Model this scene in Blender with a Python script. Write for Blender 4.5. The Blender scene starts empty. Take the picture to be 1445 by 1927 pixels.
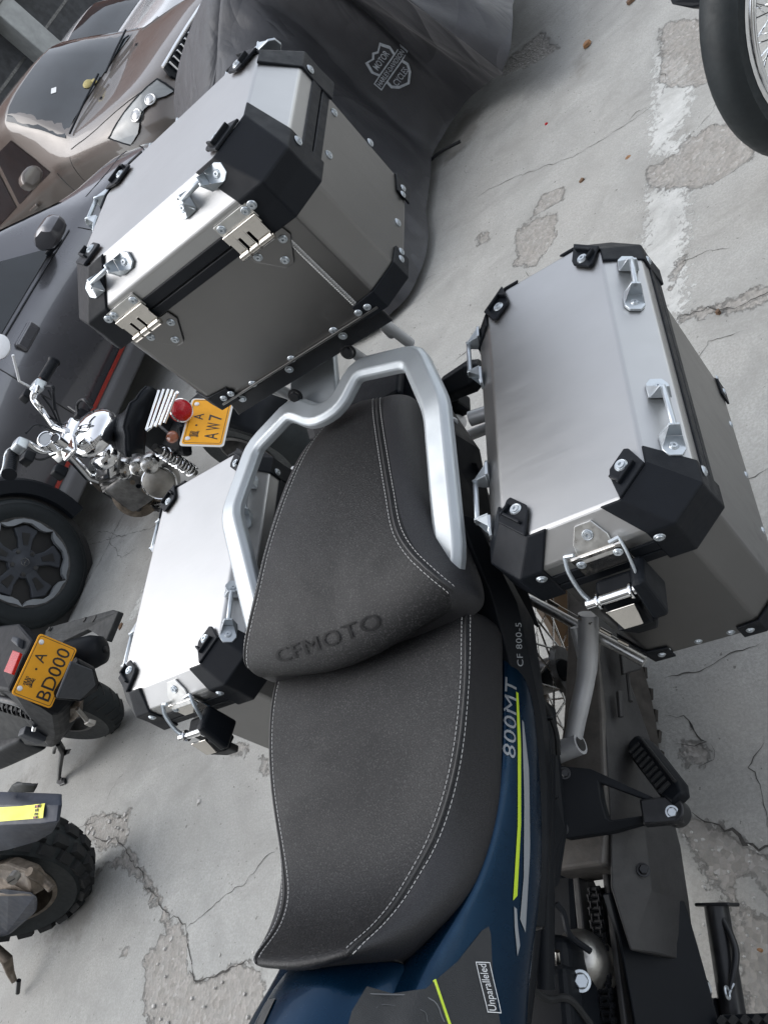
import bpy, bmesh, math, random
import numpy as np
from mathutils import Vector, Matrix
from mathutils.bvhtree import BVHTree

# ------------------------------------------------------------------ scene, camera, light
S = bpy.context.scene
COL = S.collection
random.seed(7)
RNG = np.random.RandomState(11)
rad = math.radians
# the blue motorcycle leans on its stand: its own frame (x left side, y rearwards, z up) is
# turned against the level ground by LEAN and PITCH
LEAN, PITCH = rad(4.0), rad(2.5)
RY = np.array([[math.cos(LEAN), 0, math.sin(LEAN)], [0, 1, 0], [-math.sin(LEAN), 0, math.cos(LEAN)]])
RX = np.array([[1, 0, 0], [0, math.cos(PITCH), -math.sin(PITCH)], [0, math.sin(PITCH), math.cos(PITCH)]])
BIKE = RX @ RY
CAM_B = np.array([0.66779, -0.97053, 1.61558])          # camera seen from the motorcycle's frame
def rodrigues(v):
    t = np.linalg.norm(v); k = v / t
    K = np.array([[0, -k[2], k[1]], [k[2], 0, -k[0]], [-k[1], k[0], 0]])
    return np.eye(3) + math.sin(t) * K + (1 - math.cos(t)) * K @ K
CAM_R = rodrigues(np.array([2.3738, -0.2445, -0.8545]))
FPX = 1535.92                                            # focal length, pixels of the 1445 x 1927 photo
CAM_W = BIKE @ CAM_B
ROW = CAM_R @ BIKE.T
cd = bpy.data.cameras.new('camera'); cam = bpy.data.objects.new('camera', cd); COL.objects.link(cam)
cd.sensor_fit = 'VERTICAL'; cd.sensor_height = 36.0; cd.lens = FPX / 1927 * 36.0
cd.clip_start = 0.02; cd.clip_end = 400
m = np.eye(4); m[:3, 0] = ROW[0]; m[:3, 1] = -ROW[1]; m[:3, 2] = -ROW[2]; m[:3, 3] = CAM_W
cam.matrix_world = Matrix(m.tolist())
S.camera = cam
S.render.resolution_x = 767; S.render.resolution_y = 1024

SUN_EL, SUN_AZ = rad(52), rad(264)     # soft daylight under thin cloud, from the left of the picture
world = bpy.data.worlds.new('World'); S.world = world; world.use_nodes = True
wn = world.node_tree; wn.nodes.clear()
sky = wn.nodes.new('ShaderNodeTexSky'); sky.sky_type = 'NISHITA'; sky.sun_disc = False
sky.sun_elevation = SUN_EL; sky.sun_rotation = SUN_AZ
sky.air_density = 1.0; sky.dust_density = 1.2; sky.ozone_density = 1.0
hs = wn.nodes.new('ShaderNodeHueSaturation'); hs.inputs['Saturation'].default_value = 0.30
bg = wn.nodes.new('ShaderNodeBackground'); bg.inputs['Strength'].default_value = 0.15
wo = wn.nodes.new('ShaderNodeOutputWorld')
wn.links.new(sky.outputs[0], hs.inputs['Color']); wn.links.new(hs.outputs[0], bg.inputs[0]); wn.links.new(bg.outputs[0], wo.inputs[0])
sl = bpy.data.lights.new('sun', 'SUN'); sl.energy = 0.55; sl.angle = rad(60); sl.color = (1.0, 0.97, 0.93)
so = bpy.data.objects.new('sun', sl); COL.objects.link(so)
# Nishita: rotation is measured clockwise from +Y
sd = Vector((math.sin(SUN_AZ) * math.cos(SUN_EL), math.cos(SUN_AZ) * math.cos(SUN_EL), math.sin(SUN_EL)))
so.rotation_euler = sd.to_track_quat('Z', 'Y').to_euler()
S.view_settings.view_transform = 'Standard'; S.view_settings.look = 'None'
S.view_settings.gamma = 1.0; S.view_settings.exposure = 1.36
S.view_settings.use_curve_mapping = False
S.render.engine = 'CYCLES'

# ------------------------------------------------------------------ measuring helpers
def _ray(u, v):
    return np.array([(u - 722.5) / FPX, (v - 963.5) / FPX, 1.0])
def W(u, v, z):                      # world point of photo position (u, v) at height z
    d = ROW.T @ _ray(u, v); return CAM_W + d * (z - CAM_W[2]) / d[2]
def Bq(u, v, z):                     # the same in the motorcycle's frame
    d = CAM_R.T @ _ray(u, v); return CAM_B + d * (z - CAM_B[2]) / d[2]
def Bx(u, v, x):
    d = CAM_R.T @ _ray(u, v); return CAM_B + d * (x - CAM_B[0]) / d[0]
def By(u, v, y):
    d = CAM_R.T @ _ray(u, v); return CAM_B + d * (y - CAM_B[1]) / d[1]
def Wpl(u, v, p, n):
    d = ROW.T @ _ray(u, v); p = np.array(p); n = np.array(n); return CAM_W + d * ((p - CAM_W) @ n) / (d @ n)

# ------------------------------------------------------------------ materials
MATS = {}
def nt(name):
    mt = bpy.data.materials.new(name); mt.use_nodes = True
    n = mt.node_tree.nodes; b = n['Principled BSDF']
    return mt, mt.node_tree, b
def coords(t, kind='Object'):
    tc = t.nodes.new('ShaderNodeTexCoord'); return tc.outputs[kind]
def noise(t, vec, scale, detail=4, rough=0.55, dist=0.0):
    n = t.nodes.new('ShaderNodeTexNoise'); n.inputs['Scale'].default_value = scale
    n.inputs['Detail'].default_value = detail; n.inputs['Roughness'].default_value = rough
    n.inputs['Distortion'].default_value = dist
    t.links.new(vec, n.inputs['Vector']); return n.outputs['Fac']
def ramp(t, fac, stops, interp='LINEAR'):
    r = t.nodes.new('ShaderNodeValToRGB'); r.color_ramp.interpolation = interp
    e = r.color_ramp.elements
    while len(e) < len(stops): e.new(0.5)
    for i, (p, c) in enumerate(stops):
        e[i].position = p; e[i].color = (c[0], c[1], c[2], 1) if hasattr(c, '__len__') else (c, c, c, 1)
    t.links.new(fac, r.inputs[0]); return r.outputs[0]
def mth(t, op, a, b=None, clamp=False):
    n = t.nodes.new('ShaderNodeMath'); n.operation = op; n.use_clamp = clamp
    for i, x in enumerate((a, b)):
        if x is None: continue
        if hasattr(x, 'node') or isinstance(x, bpy.types.NodeSocket): t.links.new(x, n.inputs[i])
        else: n.inputs[i].default_value = x
    return n.outputs[0]
def mix(t, f, a, b):
    n = t.nodes.new('ShaderNodeMix'); n.data_type = 'RGBA'
    for i, x in ((0, f), (6, a), (7, b)):
        if isinstance(x, bpy.types.NodeSocket): t.links.new(x, n.inputs[i])
        elif i == 0: n.inputs[0].default_value = x
        else: n.inputs[i].default_value = (x[0], x[1], x[2], 1)
    return n.outputs[2]
def bump(t, b, h, strength=0.3, dist=0.001, normal=None):
    n = t.nodes.new('ShaderNodeBump'); n.inputs['Strength'].default_value = strength
    n.inputs['Distance'].default_value = dist; t.links.new(h, n.inputs['Height'])
    if normal is not None: t.links.new(normal, n.inputs['Normal'])
    if b is not None: t.links.new(n.outputs[0], b.inputs['Normal'])
    return n.outputs[0]
def stretch(t, vec, s):
    mp = t.nodes.new('ShaderNodeMapping'); mp.inputs['Scale'].default_value = s
    t.links.new(vec, mp.inputs['Vector']); return mp.outputs[0]

def simple(name, col, rough=0.5, metal=0.0, vary=0.15, vs=12, bs=None, bst=0.2, bd=0.001, coat=0.0, dust=0.0, dcol=(0.25, 0.22, 0.18), spec=0.5):
    mt, t, b = nt(name); c = coords(t)
    nf = noise(t, c, vs, 5, 0.6)
    lo = tuple(x * (1 - vary) for x in col); hi = tuple(min(1, x * (1 + vary)) for x in col)
    base = ramp(t, nf, [(0.3, lo), (0.7, hi)])
    if dust > 0:
        d1 = noise(t, c, vs * 2.3, 8, 0.7)
        geo = t.nodes.new('ShaderNodeNewGeometry'); sp = t.nodes.new('ShaderNodeSeparateXYZ')
        t.links.new(geo.outputs['Normal'], sp.inputs[0])
        up = mth(t, 'MULTIPLY', mth(t, 'MAXIMUM', sp.outputs[2], 0.15), dust)
        f = mth(t, 'MULTIPLY', ramp(t, d1, [(0.35, 0.15), (0.7, 1.0)]), up, True)
        base = mix(t, f, base, dcol)
    t.links.new(base, b.inputs['Base Color'])
    rn = noise(t, c, vs * 3.1, 4, 0.6)
    rr = ramp(t, rn, [(0.3, max(0, rough - 0.08)), (0.7, min(1, rough + 0.08))])
    t.links.new(rr, b.inputs['Roughness'])
    b.inputs['Metallic'].default_value = metal
    b.inputs['Specular IOR Level'].default_value = spec
    b.inputs['Coat Weight'].default_value = coat; b.inputs['Coat Roughness'].default_value = 0.04
    if bs: bump(t, b, noise(t, c, bs, 3, 0.6), bst, bd)
    MATS[name] = mt; return mt

def brushed(name, col, rough, axis=(1, 60, 60), marks=True):
    mt, t, b = nt(name); c = coords(t)
    g = noise(t, stretch(t, c, axis), 30, 3, 0.6)
    cl = noise(t, c, 5, 4, 0.6)
    base = ramp(t, cl, [(0.3, tuple(x * 0.93 for x in col)), (0.7, tuple(min(1, x * 1.04) for x in col))])
    t.links.new(base, b.inputs['Base Color']); b.inputs['Metallic'].default_value = 1.0
    r1 = ramp(t, g, [(0.3, rough - 0.03), (0.7, rough + 0.05)])
    if marks:                                            # dried water spots and wipe marks
        vo = t.nodes.new('ShaderNodeTexVoronoi'); vo.inputs['Scale'].default_value = 16; t.links.new(c, vo.inputs['Vector'])
        ring = ramp(t, vo.outputs['Distance'], [(0.0, 0.05), (0.16, 0.05), (0.2, 0.12), (0.24, 0.0)])
        gate = ramp(t, noise(t, c, 4, 2), [(0.58, 0.0), (0.7, 1.0)])
        wipe = ramp(t, noise(t, stretch(t, c, (3, 14, 3)), 3, 5, 0.6), [(0.45, 0.0), (0.75, 0.04)])
        r1 = mth(t, 'ADD', mth(t, 'ADD', r1, mth(t, 'MULTIPLY', ring, gate)), wipe)
    t.links.new(r1, b.inputs['Roughness'])
    pass
    lowb = noise(t, c, 6, 2, 0.5)
    n1 = bump(t, None, lowb, 0.03, 0.004)
    sc = noise(t, stretch(t, c, (axis[1] * .35, axis[0] * 2 + 3, axis[2] * .3 + 2)), 9, 3, 0.6)
    scr = ramp(t, sc, [(0.66, 0.0), (0.70, 1.0), (0.74, 0.0)])
    n2 = bump(t, None, g, 0.14, 0.0004, n1)
    bump(t, b, scr, 0.10, 0.0004, n2)
    MATS[name] = mt; return mt

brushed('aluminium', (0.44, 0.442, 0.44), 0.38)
brushed('aluminium_shaded', (0.205, 0.203, 0.199), 0.32, (60, 60, 1))  # same metal as the lids, darkened in place of the dim surroundings it mirrors
simple('black_plastic', (0.005, 0.0068, 0.0100), 0.50, spec=0.22, vary=0.12, vs=20, bs=900, bst=0.35, bd=0.0006)
simple('satin_black', (0.0065, 0.008, 0.0105), 0.46, spec=0.14, vary=0.15, vs=9, bs=500, bst=0.15, bd=0.0005)
simple('dusty_black', (0.017, 0.017, 0.018), 0.55, vary=0.35, vs=14, bs=240, bst=0.35, bd=0.0012, dust=0.20, dcol=(0.16, 0.15, 0.135))
simple('black_steel', (0.007, 0.008, 0.010), 0.36, spec=0.4, vary=0.3, vs=25, bs=120, bst=0.15, dust=0.06, dcol=(0.15, 0.14, 0.13))
simple('rubber', (0.012, 0.013, 0.014), 0.72, spec=0.35, vary=0.25, vs=22, bs=160, bst=0.25, dust=0.10, dcol=(0.14, 0.13, 0.115))
simple('clean_rubber', (0.011, 0.015, 0.017), 0.6, spec=0.35, vary=0.15, vs=22, bs=260, bst=0.15, dust=0.12, dcol=(0.14, 0.14, 0.13))
simple('silver_cast', (0.38, 0.41, 0.43), 0.42, metal=0.5, vary=0.07, vs=9, bs=500, bst=0.12, bd=0.0004)
simple('silver_paint', (0.50, 0.51, 0.52), 0.42, metal=0.4, vary=0.12, vs=14, bs=240, bst=0.15, dust=0.12)
simple('zinc', (0.50, 0.54, 0.57), 0.36, metal=0.7, vary=0.08, vs=30)
simple('stainless', (0.66, 0.63, 0.58), 0.16, metal=1.0, vary=0.06, vs=40)
simple('stainless_matte', (0.60, 0.60, 0.58), 0.34, metal=1.0, vary=0.1, vs=40)
simple('chrome', (0.80, 0.81, 0.82), 0.06, metal=1.0, vary=0.05, vs=20)
simple('dull_chrome', (0.55, 0.55, 0.54), 0.24, metal=1.0, vary=0.3, vs=30)
simple('dark_metal', (0.10, 0.10, 0.10), 0.4, metal=0.8, vary=0.4, vs=30, bs=200, bst=0.3, dust=0.15)
simple('grimy_metal', (0.12, 0.10, 0.08), 0.5, metal=0.6, vary=0.5, vs=35, bs=150, bst=0.5, dust=0.2, dcol=(0.16, 0.12, 0.08))
simple('cast_alloy', (0.32, 0.31, 0.29), 0.36, metal=0.9, vary=0.2, vs=20, bs=300, bst=0.3)
simple('blue_paint', (0.0022, 0.020, 0.048), 0.28, metal=0.7, vary=0.06, vs=9, coat=0.12, spec=0.3)
simple('pressed_vinyl', (0.0060, 0.0062, 0.0068), 0.62, vary=0.05, spec=0.2)
simple('thread', (0.46, 0.46, 0.45), 0.7, vary=0.1)
simple('dusty_tyre', (0.034, 0.031, 0.028), 0.85, vary=0.4, vs=30, bs=150, bst=0.4, spec=0.2, dust=0.35, dcol=(0.13, 0.11, 0.09))
simple('lime', (0.45, 0.60, 0.02), 0.45, vary=0.04)
simple('silver_decal', (0.28, 0.30, 0.32), 0.4, metal=0.4, vary=0.04)
simple('white_print', (0.72, 0.73, 0.73), 0.5, vary=0.03)
simple('black_print', (0.015, 0.015, 0.015), 0.5, vary=0.03)
simple('faded_print', (0.34, 0.37, 0.40), 0.6, vary=0.25, vs=60)
simple('plate_yellow', (0.74, 0.34, 0.025), 0.55, vary=0.06, vs=22, spec=0.2)
simple('plate_back', (0.62, 0.62, 0.60), 0.4, vary=0.05)
simple('red_lens', (0.36, 0.008, 0.014), 0.25, vary=0.15, vs=50, coat=0.1, spec=0.3)
simple('amber_lens', (0.45, 0.16, 0.09), 0.2, vary=0.1, vs=50, coat=0.6)
simple('taupe_paint', (0.110, 0.095, 0.084), 0.36, metal=0.3, vary=0.03, vs=1, coat=0.7)
simple('grey_paint', (0.125, 0.125, 0.135), 0.30, metal=0.6, vary=0.04, vs=1, coat=0.8)
simple('sill_grey', (0.12, 0.12, 0.125), 0.4, vary=0.08, vs=3, dust=0.2)
simple('white_paint', (0.62, 0.63, 0.64), 0.25, vary=0.05, vs=3, coat=0.9)
simple('stripe_red', (0.30, 0.03, 0.02), 0.4, vary=0.1)
simple('dark_blue', (0.012, 0.018, 0.034), 0.5, vary=0.3, vs=14, bs=200, bst=0.2, dust=0.18, dcol=(0.13, 0.14, 0.15))
simple('toy_yellow', (0.40, 0.34, 0.14), 0.7, vary=0.2)
simple('yellow_sticker', (0.80, 0.78, 0.05), 0.4, vary=0.07, vs=20)
simple('plate_blue', (0.02, 0.10, 0.42), 0.4, vary=0.1)
simple('orange_gold', (0.09, 0.055, 0.028), 0.4, metal=0.5, vary=0.1)
simple('dusty_alloy', (0.085, 0.080, 0.074), 0.55, metal=0.2, vary=0.35, vs=26, bs=130, bst=0.5, bd=0.001, dust=0.28, dcol=(0.17, 0.14, 0.115))
simple('wall_red', (0.24, 0.12, 0.09), 0.8, vary=0.15, vs=4, bs=30, bst=0.3)
simple('wall_pale', (0.33, 0.34, 0.33), 0.8, vary=0.15, vs=6, bs=30, bst=0.3)
simple('wall_dark', (0.04, 0.042, 0.045), 0.7, vary=0.4, vs=6, bs=30, bst=0.3)
simple('wall_render', (0.30, 0.28, 0.25), 0.85, vary=0.15, vs=2, bs=30, bst=0.3)
simple('old_plastic', (0.032, 0.034, 0.036), 0.65, spec=0.2, vary=0.3, vs=20, bs=200, bst=0.3, dust=0.25, dcol=(0.15, 0.15, 0.14))
simple('grey_plastic', (0.050, 0.055, 0.064), 0.5, spec=0.25, vary=0.1, vs=20, bs=300, bst=0.2)
simple('leaf_orange', (0.24, 0.12, 0.05), 0.7, vary=0.4, vs=60)
simple('leaf_brown', (0.12, 0.07, 0.04), 0.8, vary=0.4, vs=60)
simple('pebble_grey', (0.40, 0.39, 0.37), 0.9, vary=0.3, vs=40, bs=100, bst=0.6)
simple('tank_inlay', (0.030, 0.032, 0.034), 0.62, vary=0.08, vs=30, bs=1400, bst=0.9, bd=0.001)
simple('pad_line', (0.10, 0.105, 0.11), 0.5, vary=0.05)

simple('crack_dirt', (0.045, 0.042, 0.038), 0.9, vary=0.5, vs=60)
def vinyl():
    mt, t, b = nt('seat_vinyl'); c = coords(t)
    f = noise(t, c, 480, 2, 0.7); f2 = noise(t, c, 1100, 2, 0.6); l = noise(t, c, 7, 3, 0.6)
    spk = ramp(t, f, [(0.40, (0.0035, 0.0038, 0.0045)), (0.55, (0.0066, 0.0069, 0.0078)), (0.68, (0.040, 0.040, 0.040))])
    dust = ramp(t, noise(t, c, 24, 8, 0.75), [(0.62, 0.0), (0.85, 0.14)])
    col = mix(t, dust, spk, (0.16, 0.15, 0.14))
    t.links.new(col, b.inputs['Base Color'])
    t.links.new(ramp(t, noise(t, c, 5, 6, 0.65, 0.5), [(0.35, 0.46), (0.7, 0.68)]), b.inputs['Roughness'])
    b.inputs['Specular IOR Level'].default_value = 0.32
    b.inputs['Sheen Weight'].default_value = 0.0
    hgt = mth(t, 'ADD', mth(t, 'MULTIPLY', f, 1.0), mth(t, 'MULTIPLY', f2, 0.5))
    bump(t, b, hgt, 0.55, 0.0010)
    MATS['seat_vinyl'] = mt
vinyl()
def vinyl_side():
    mt, t, b = nt('seat_side_vinyl'); c = coords(t)
    f = noise(t, c, 800, 2, 0.7)
    t.links.new(ramp(t, f, [(0.42, (0.009, 0.009, 0.011)), (0.7, (0.032, 0.032, 0.035))]), b.inputs['Base Color'])
    b.inputs['Roughness'].default_value = 0.58; bump(t, b, f, 0.5, 0.0008); MATS['seat_side_vinyl'] = mt
vinyl_side()
def cloth():
    mt, t, b = nt('cover_cloth'); c = coords(t)
    w = noise(t, c, 420, 2, 0.5); l = noise(t, c, 3.5, 5, 0.65, 0.6); mm = noise(t, stretch(t, c, (1, 1, .4)), 9, 6, 0.65, 1.2)
    t.links.new(ramp(t, l, [(0.3, (0.020, 0.021, 0.025)), (0.7, (0.034, 0.035, 0.040))]), b.inputs['Base Color'])
    t.links.new(ramp(t, mm, [(0.3, 0.46), (0.7, 0.60)]), b.inputs['Roughness'])
    b.inputs['Sheen Weight'].default_value = 0.10
    rdg = mth(t, 'ABSOLUTE', mth(t, 'SUBTRACT', noise(t, c, 2.4, 1, 0.4, 0.7), 0.5)); rdg2 = mth(t, 'ABSOLUTE', mth(t, 'SUBTRACT', noise(t, stretch(t, c, (1.6, 1, .5)), 5, 2, 0.4, .6), 0.5))
    n0 = bump(t, None, mth(t, 'ADD', rdg, mth(t, 'MULTIPLY', rdg2, 0.3)), 0.55, 0.11)
    n1 = bump(t, None, mm, 0.3, 0.010, n0)
    bump(t, b, w, 0.15, 0.0006, n1); MATS['cover_cloth'] = mt
cloth()
def glass(name, tint, rough=0.04, alpha=None):
    mt, t, b = nt(name); c = coords(t)
    t.links.new(ramp(t, noise(t, c, 2.2, 4, 0.6, 0.8), [(0.35, tuple(x * 0.5 for x in tint)), (0.7, tint)]), b.inputs['Base Color'])
    b.inputs['Roughness'].default_value = rough; b.inputs['Specular IOR Level'].default_value = 0.75
    b.inputs['Coat Weight'].default_value = 0.0
    MATS[name] = mt
glass('car_glass', (0.018, 0.024, 0.028))
glass('lamp_glass', (0.34, 0.36, 0.36), 0.08)
glass('dark_glass', (0.01, 0.012, 0.014))

def ground_mat():
    mt, t, b = nt('worn_concrete'); c = coords(t)
    def attr(n):
        a = t.nodes.new('ShaderNodeAttribute'); a.attribute_name = n; return a.outputs['Fac']
    n1 = noise(t, c, 0.9, 6, 0.6, 0.4); n2 = noise(t, c, 5, 8, 0.68, 0.5); n3 = noise(t, c, 26, 8, 0.7); n4 = noise(t, c, 160, 6, 0.7); n5 = noise(t, c, 520, 3, 0.6)
    base = ramp(t, n2, [(0.30, (0.24, 0.243, 0.232)), (0.5, (0.325, 0.330, 0.316)), (0.70, (0.40, 0.402, 0.385))])
    base = mix(t, ramp(t, n1, [(0.35, 0.0), (0.68, 0.55)]), base, (0.335, 0.32, 0.29))
    base = mix(t, ramp(t, n4, [(0.42, 0.45), (0.60, 0.0)]), base, (0.22, 0.215, 0.20))
    base = mix(t, ramp(t, noise(t, c, 2.6, 9, 0.72, 1.0), [(0.60, 0.0), (0.74, 0.32)]), base, (0.20, 0.195, 0.185))
    # dark specks and short scratches
    base = mix(t, ramp(t, noise(t, c, 70, 2, 0.5), [(0.715, 0.0), (0.735, 0.8)]), base, (0.12, 0.115, 0.105))
    # stains, and the painted shade beside the covered motorcycle
    st = mth(t, 'ADD', attr('stain'), mth(t, 'MULTIPLY', mth(t, 'SUBTRACT', n3, 0.5), 0.16))
    base = mix(t, ramp(t, mth(t, 'MULTIPLY', mth(t, 'ADD', st, 0.02), -6), [(0.0, 0.0), (0.35, 0.55)]), base, (0.135, 0.125, 0.11))
    tm = noise(t, stretch(t, c, (.5, 3.5, 1)), 2.2, 7, 0.7, .3)
    base = mix(t, ramp(t, tm, [(0.56, 0.0), (0.70, 0.28)]), base, (0.17, 0.165, 0.155))
    base = mix(t, ramp(t, noise(t, c, 3.7, 8, 0.75, 1.6), [(0.60, 0.0), (0.66, 0.22)]), base, (0.42, 0.42, 0.40))
    # flaking white paint
    pn = mth(t, 'MULTIPLY', mth(t, 'SUBTRACT', noise(t, stretch(t, c, (1, 1, 1)), 48, 8, 0.75, 0.6), 0.52), 0.30)
    pa = mth(t, 'ADD', attr('paint'), pn)
    pm = ramp(t, mth(t, 'MULTIPLY', pa, -90), [(0.0, 0.0), (0.35, 1.0)])
    pcol = ramp(t, n3, [(0.3, (0.55, 0.57, 0.56)), (0.7, (0.74, 0.75, 0.73))])
    base = mix(t, mth(t, 'MULTIPLY', pm, mth(t, 'MULTIPLY', ramp(t, n2, [(0.35, 0.45), (0.6, 1.0)]), 0.46)), base, pcol)
    # spalled patches: the aggregate shows
    pt = mth(t, 'ADD', attr('spall'), mth(t, 'MULTIPLY', mth(t, 'SUBTRACT', noise(t, c, 11, 10, 0.78), 0.5), 0.15))
    sm = ramp(t, mth(t, 'MULTIPLY', pt, -70), [(0.0, 0.0), (0.5, 1.0)])
    vo = t.nodes.new('ShaderNodeTexVoronoi'); vo.inputs['Scale'].default_value = 95; vo.inputs['Randomness'].default_value = 1.0; t.links.new(c, vo.inputs['Vector'])
    agg = ramp(t, vo.outputs['Color'], [(0.1, (0.19, 0.18, 0.16)), (0.8, (0.31, 0.29, 0.265)), (0.95, (0.40, 0.39, 0.37))])
    agg = mix(t, ramp(t, n3, [(0.4, 0.0), (0.7, 0.6)]), agg, (0.225, 0.215, 0.20))
    base = mix(t, mth(t, 'MULTIPLY', sm, ramp(t, noise(t, c, 20, 6, 0.7), [(0.3, 0.45), (0.6, 0.9)])), base, agg)
    # broken rim of the patches
    rim = ramp(t, mth(t, 'ABSOLUTE', mth(t, 'ADD', pt, 0.0015)), [(0.0, 1.0), (0.0045, 0.0)])
    rim = mth(t, 'MULTIPLY', rim, ramp(t, noise(t, c, 9, 3), [(0.45, 0.0), (0.55, 0.85)]))
    dark = rim
    base = mix(t, mth(t, 'MULTIPLY', dark, 0.55), base, (0.10, 0.095, 0.085))
    t.links.new(base, b.inputs['Base Color'])
    t.links.new(ramp(t, n2, [(0.3, 0.72), (0.7, 0.9)]), b.inputs['Roughness'])
    b.inputs['Specular IOR Level'].default_value = 0.35
    h = mth(t, 'ADD', mth(t, 'MULTIPLY', n3, 0.5), mth(t, 'MULTIPLY', n4, 0.35))
    h = mth(t, 'ADD', h, mth(t, 'MULTIPLY', sm, mth(t, 'SUBTRACT', mth(t, 'MULTIPLY', vo.outputs['Distance'], 0.9), 1.8)))
    h = mth(t, 'ADD', h, mth(t, 'MULTIPLY', pm, 0.3))
    h = mth(t, 'ADD', h, mth(t, 'MULTIPLY', n2, 1.2))
    bump(t, b, h, 0.75, 0.004)
    MATS['worn_concrete'] = mt
ground_mat()

# ------------------------------------------------------------------ things and parts
OFF = {}; ROT = {}
def tagp(o, label=None, cat=None, group=None, kind=None):
    if label: o['label'] = label
    if cat: o['category'] = cat
    if group: o['group'] = group
    if kind: o['kind'] = kind
    return o
def thing(name, label, cat, base=(0, 0, 0), frame='world', group=None):
    o = bpy.data.objects.new(name, None); COL.objects.link(o); o.empty_display_size = 0.1
    base = np.array(base, float)
    if frame == 'bike':
        mm = np.eye(4); mm[:3, :3] = BIKE; mm[:3, 3] = BIKE @ base; o.matrix_world = Matrix(mm.tolist())
    else:
        o.location = base
    OFF[o.name] = base
    return tagp(o, label, cat, group)
def link_mesh(name, me, parent=None, loc=None):
    o = bpy.data.objects.new(name, me); COL.objects.link(o)
    if parent is not None:
        o.parent = parent; OFF[o.name] = OFF[parent.name]
    if loc is not None: o.location = loc
    return o

def rotm(axis, ang): return np.array(Matrix.Rotation(ang, 3, axis))
def frame_from(n, u=None):
    n = np.array(n, float); n /= np.linalg.norm(n)
    if u is None: u = np.array([1, 0, 0]) if abs(n[0]) < 0.8 else np.array([0, 1, 0])
    u = np.array(u, float); u = u - n * (u @ n); u /= np.linalg.norm(u)
    return np.array([u, np.cross(n, u), n]).T          # columns u, v, n

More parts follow.
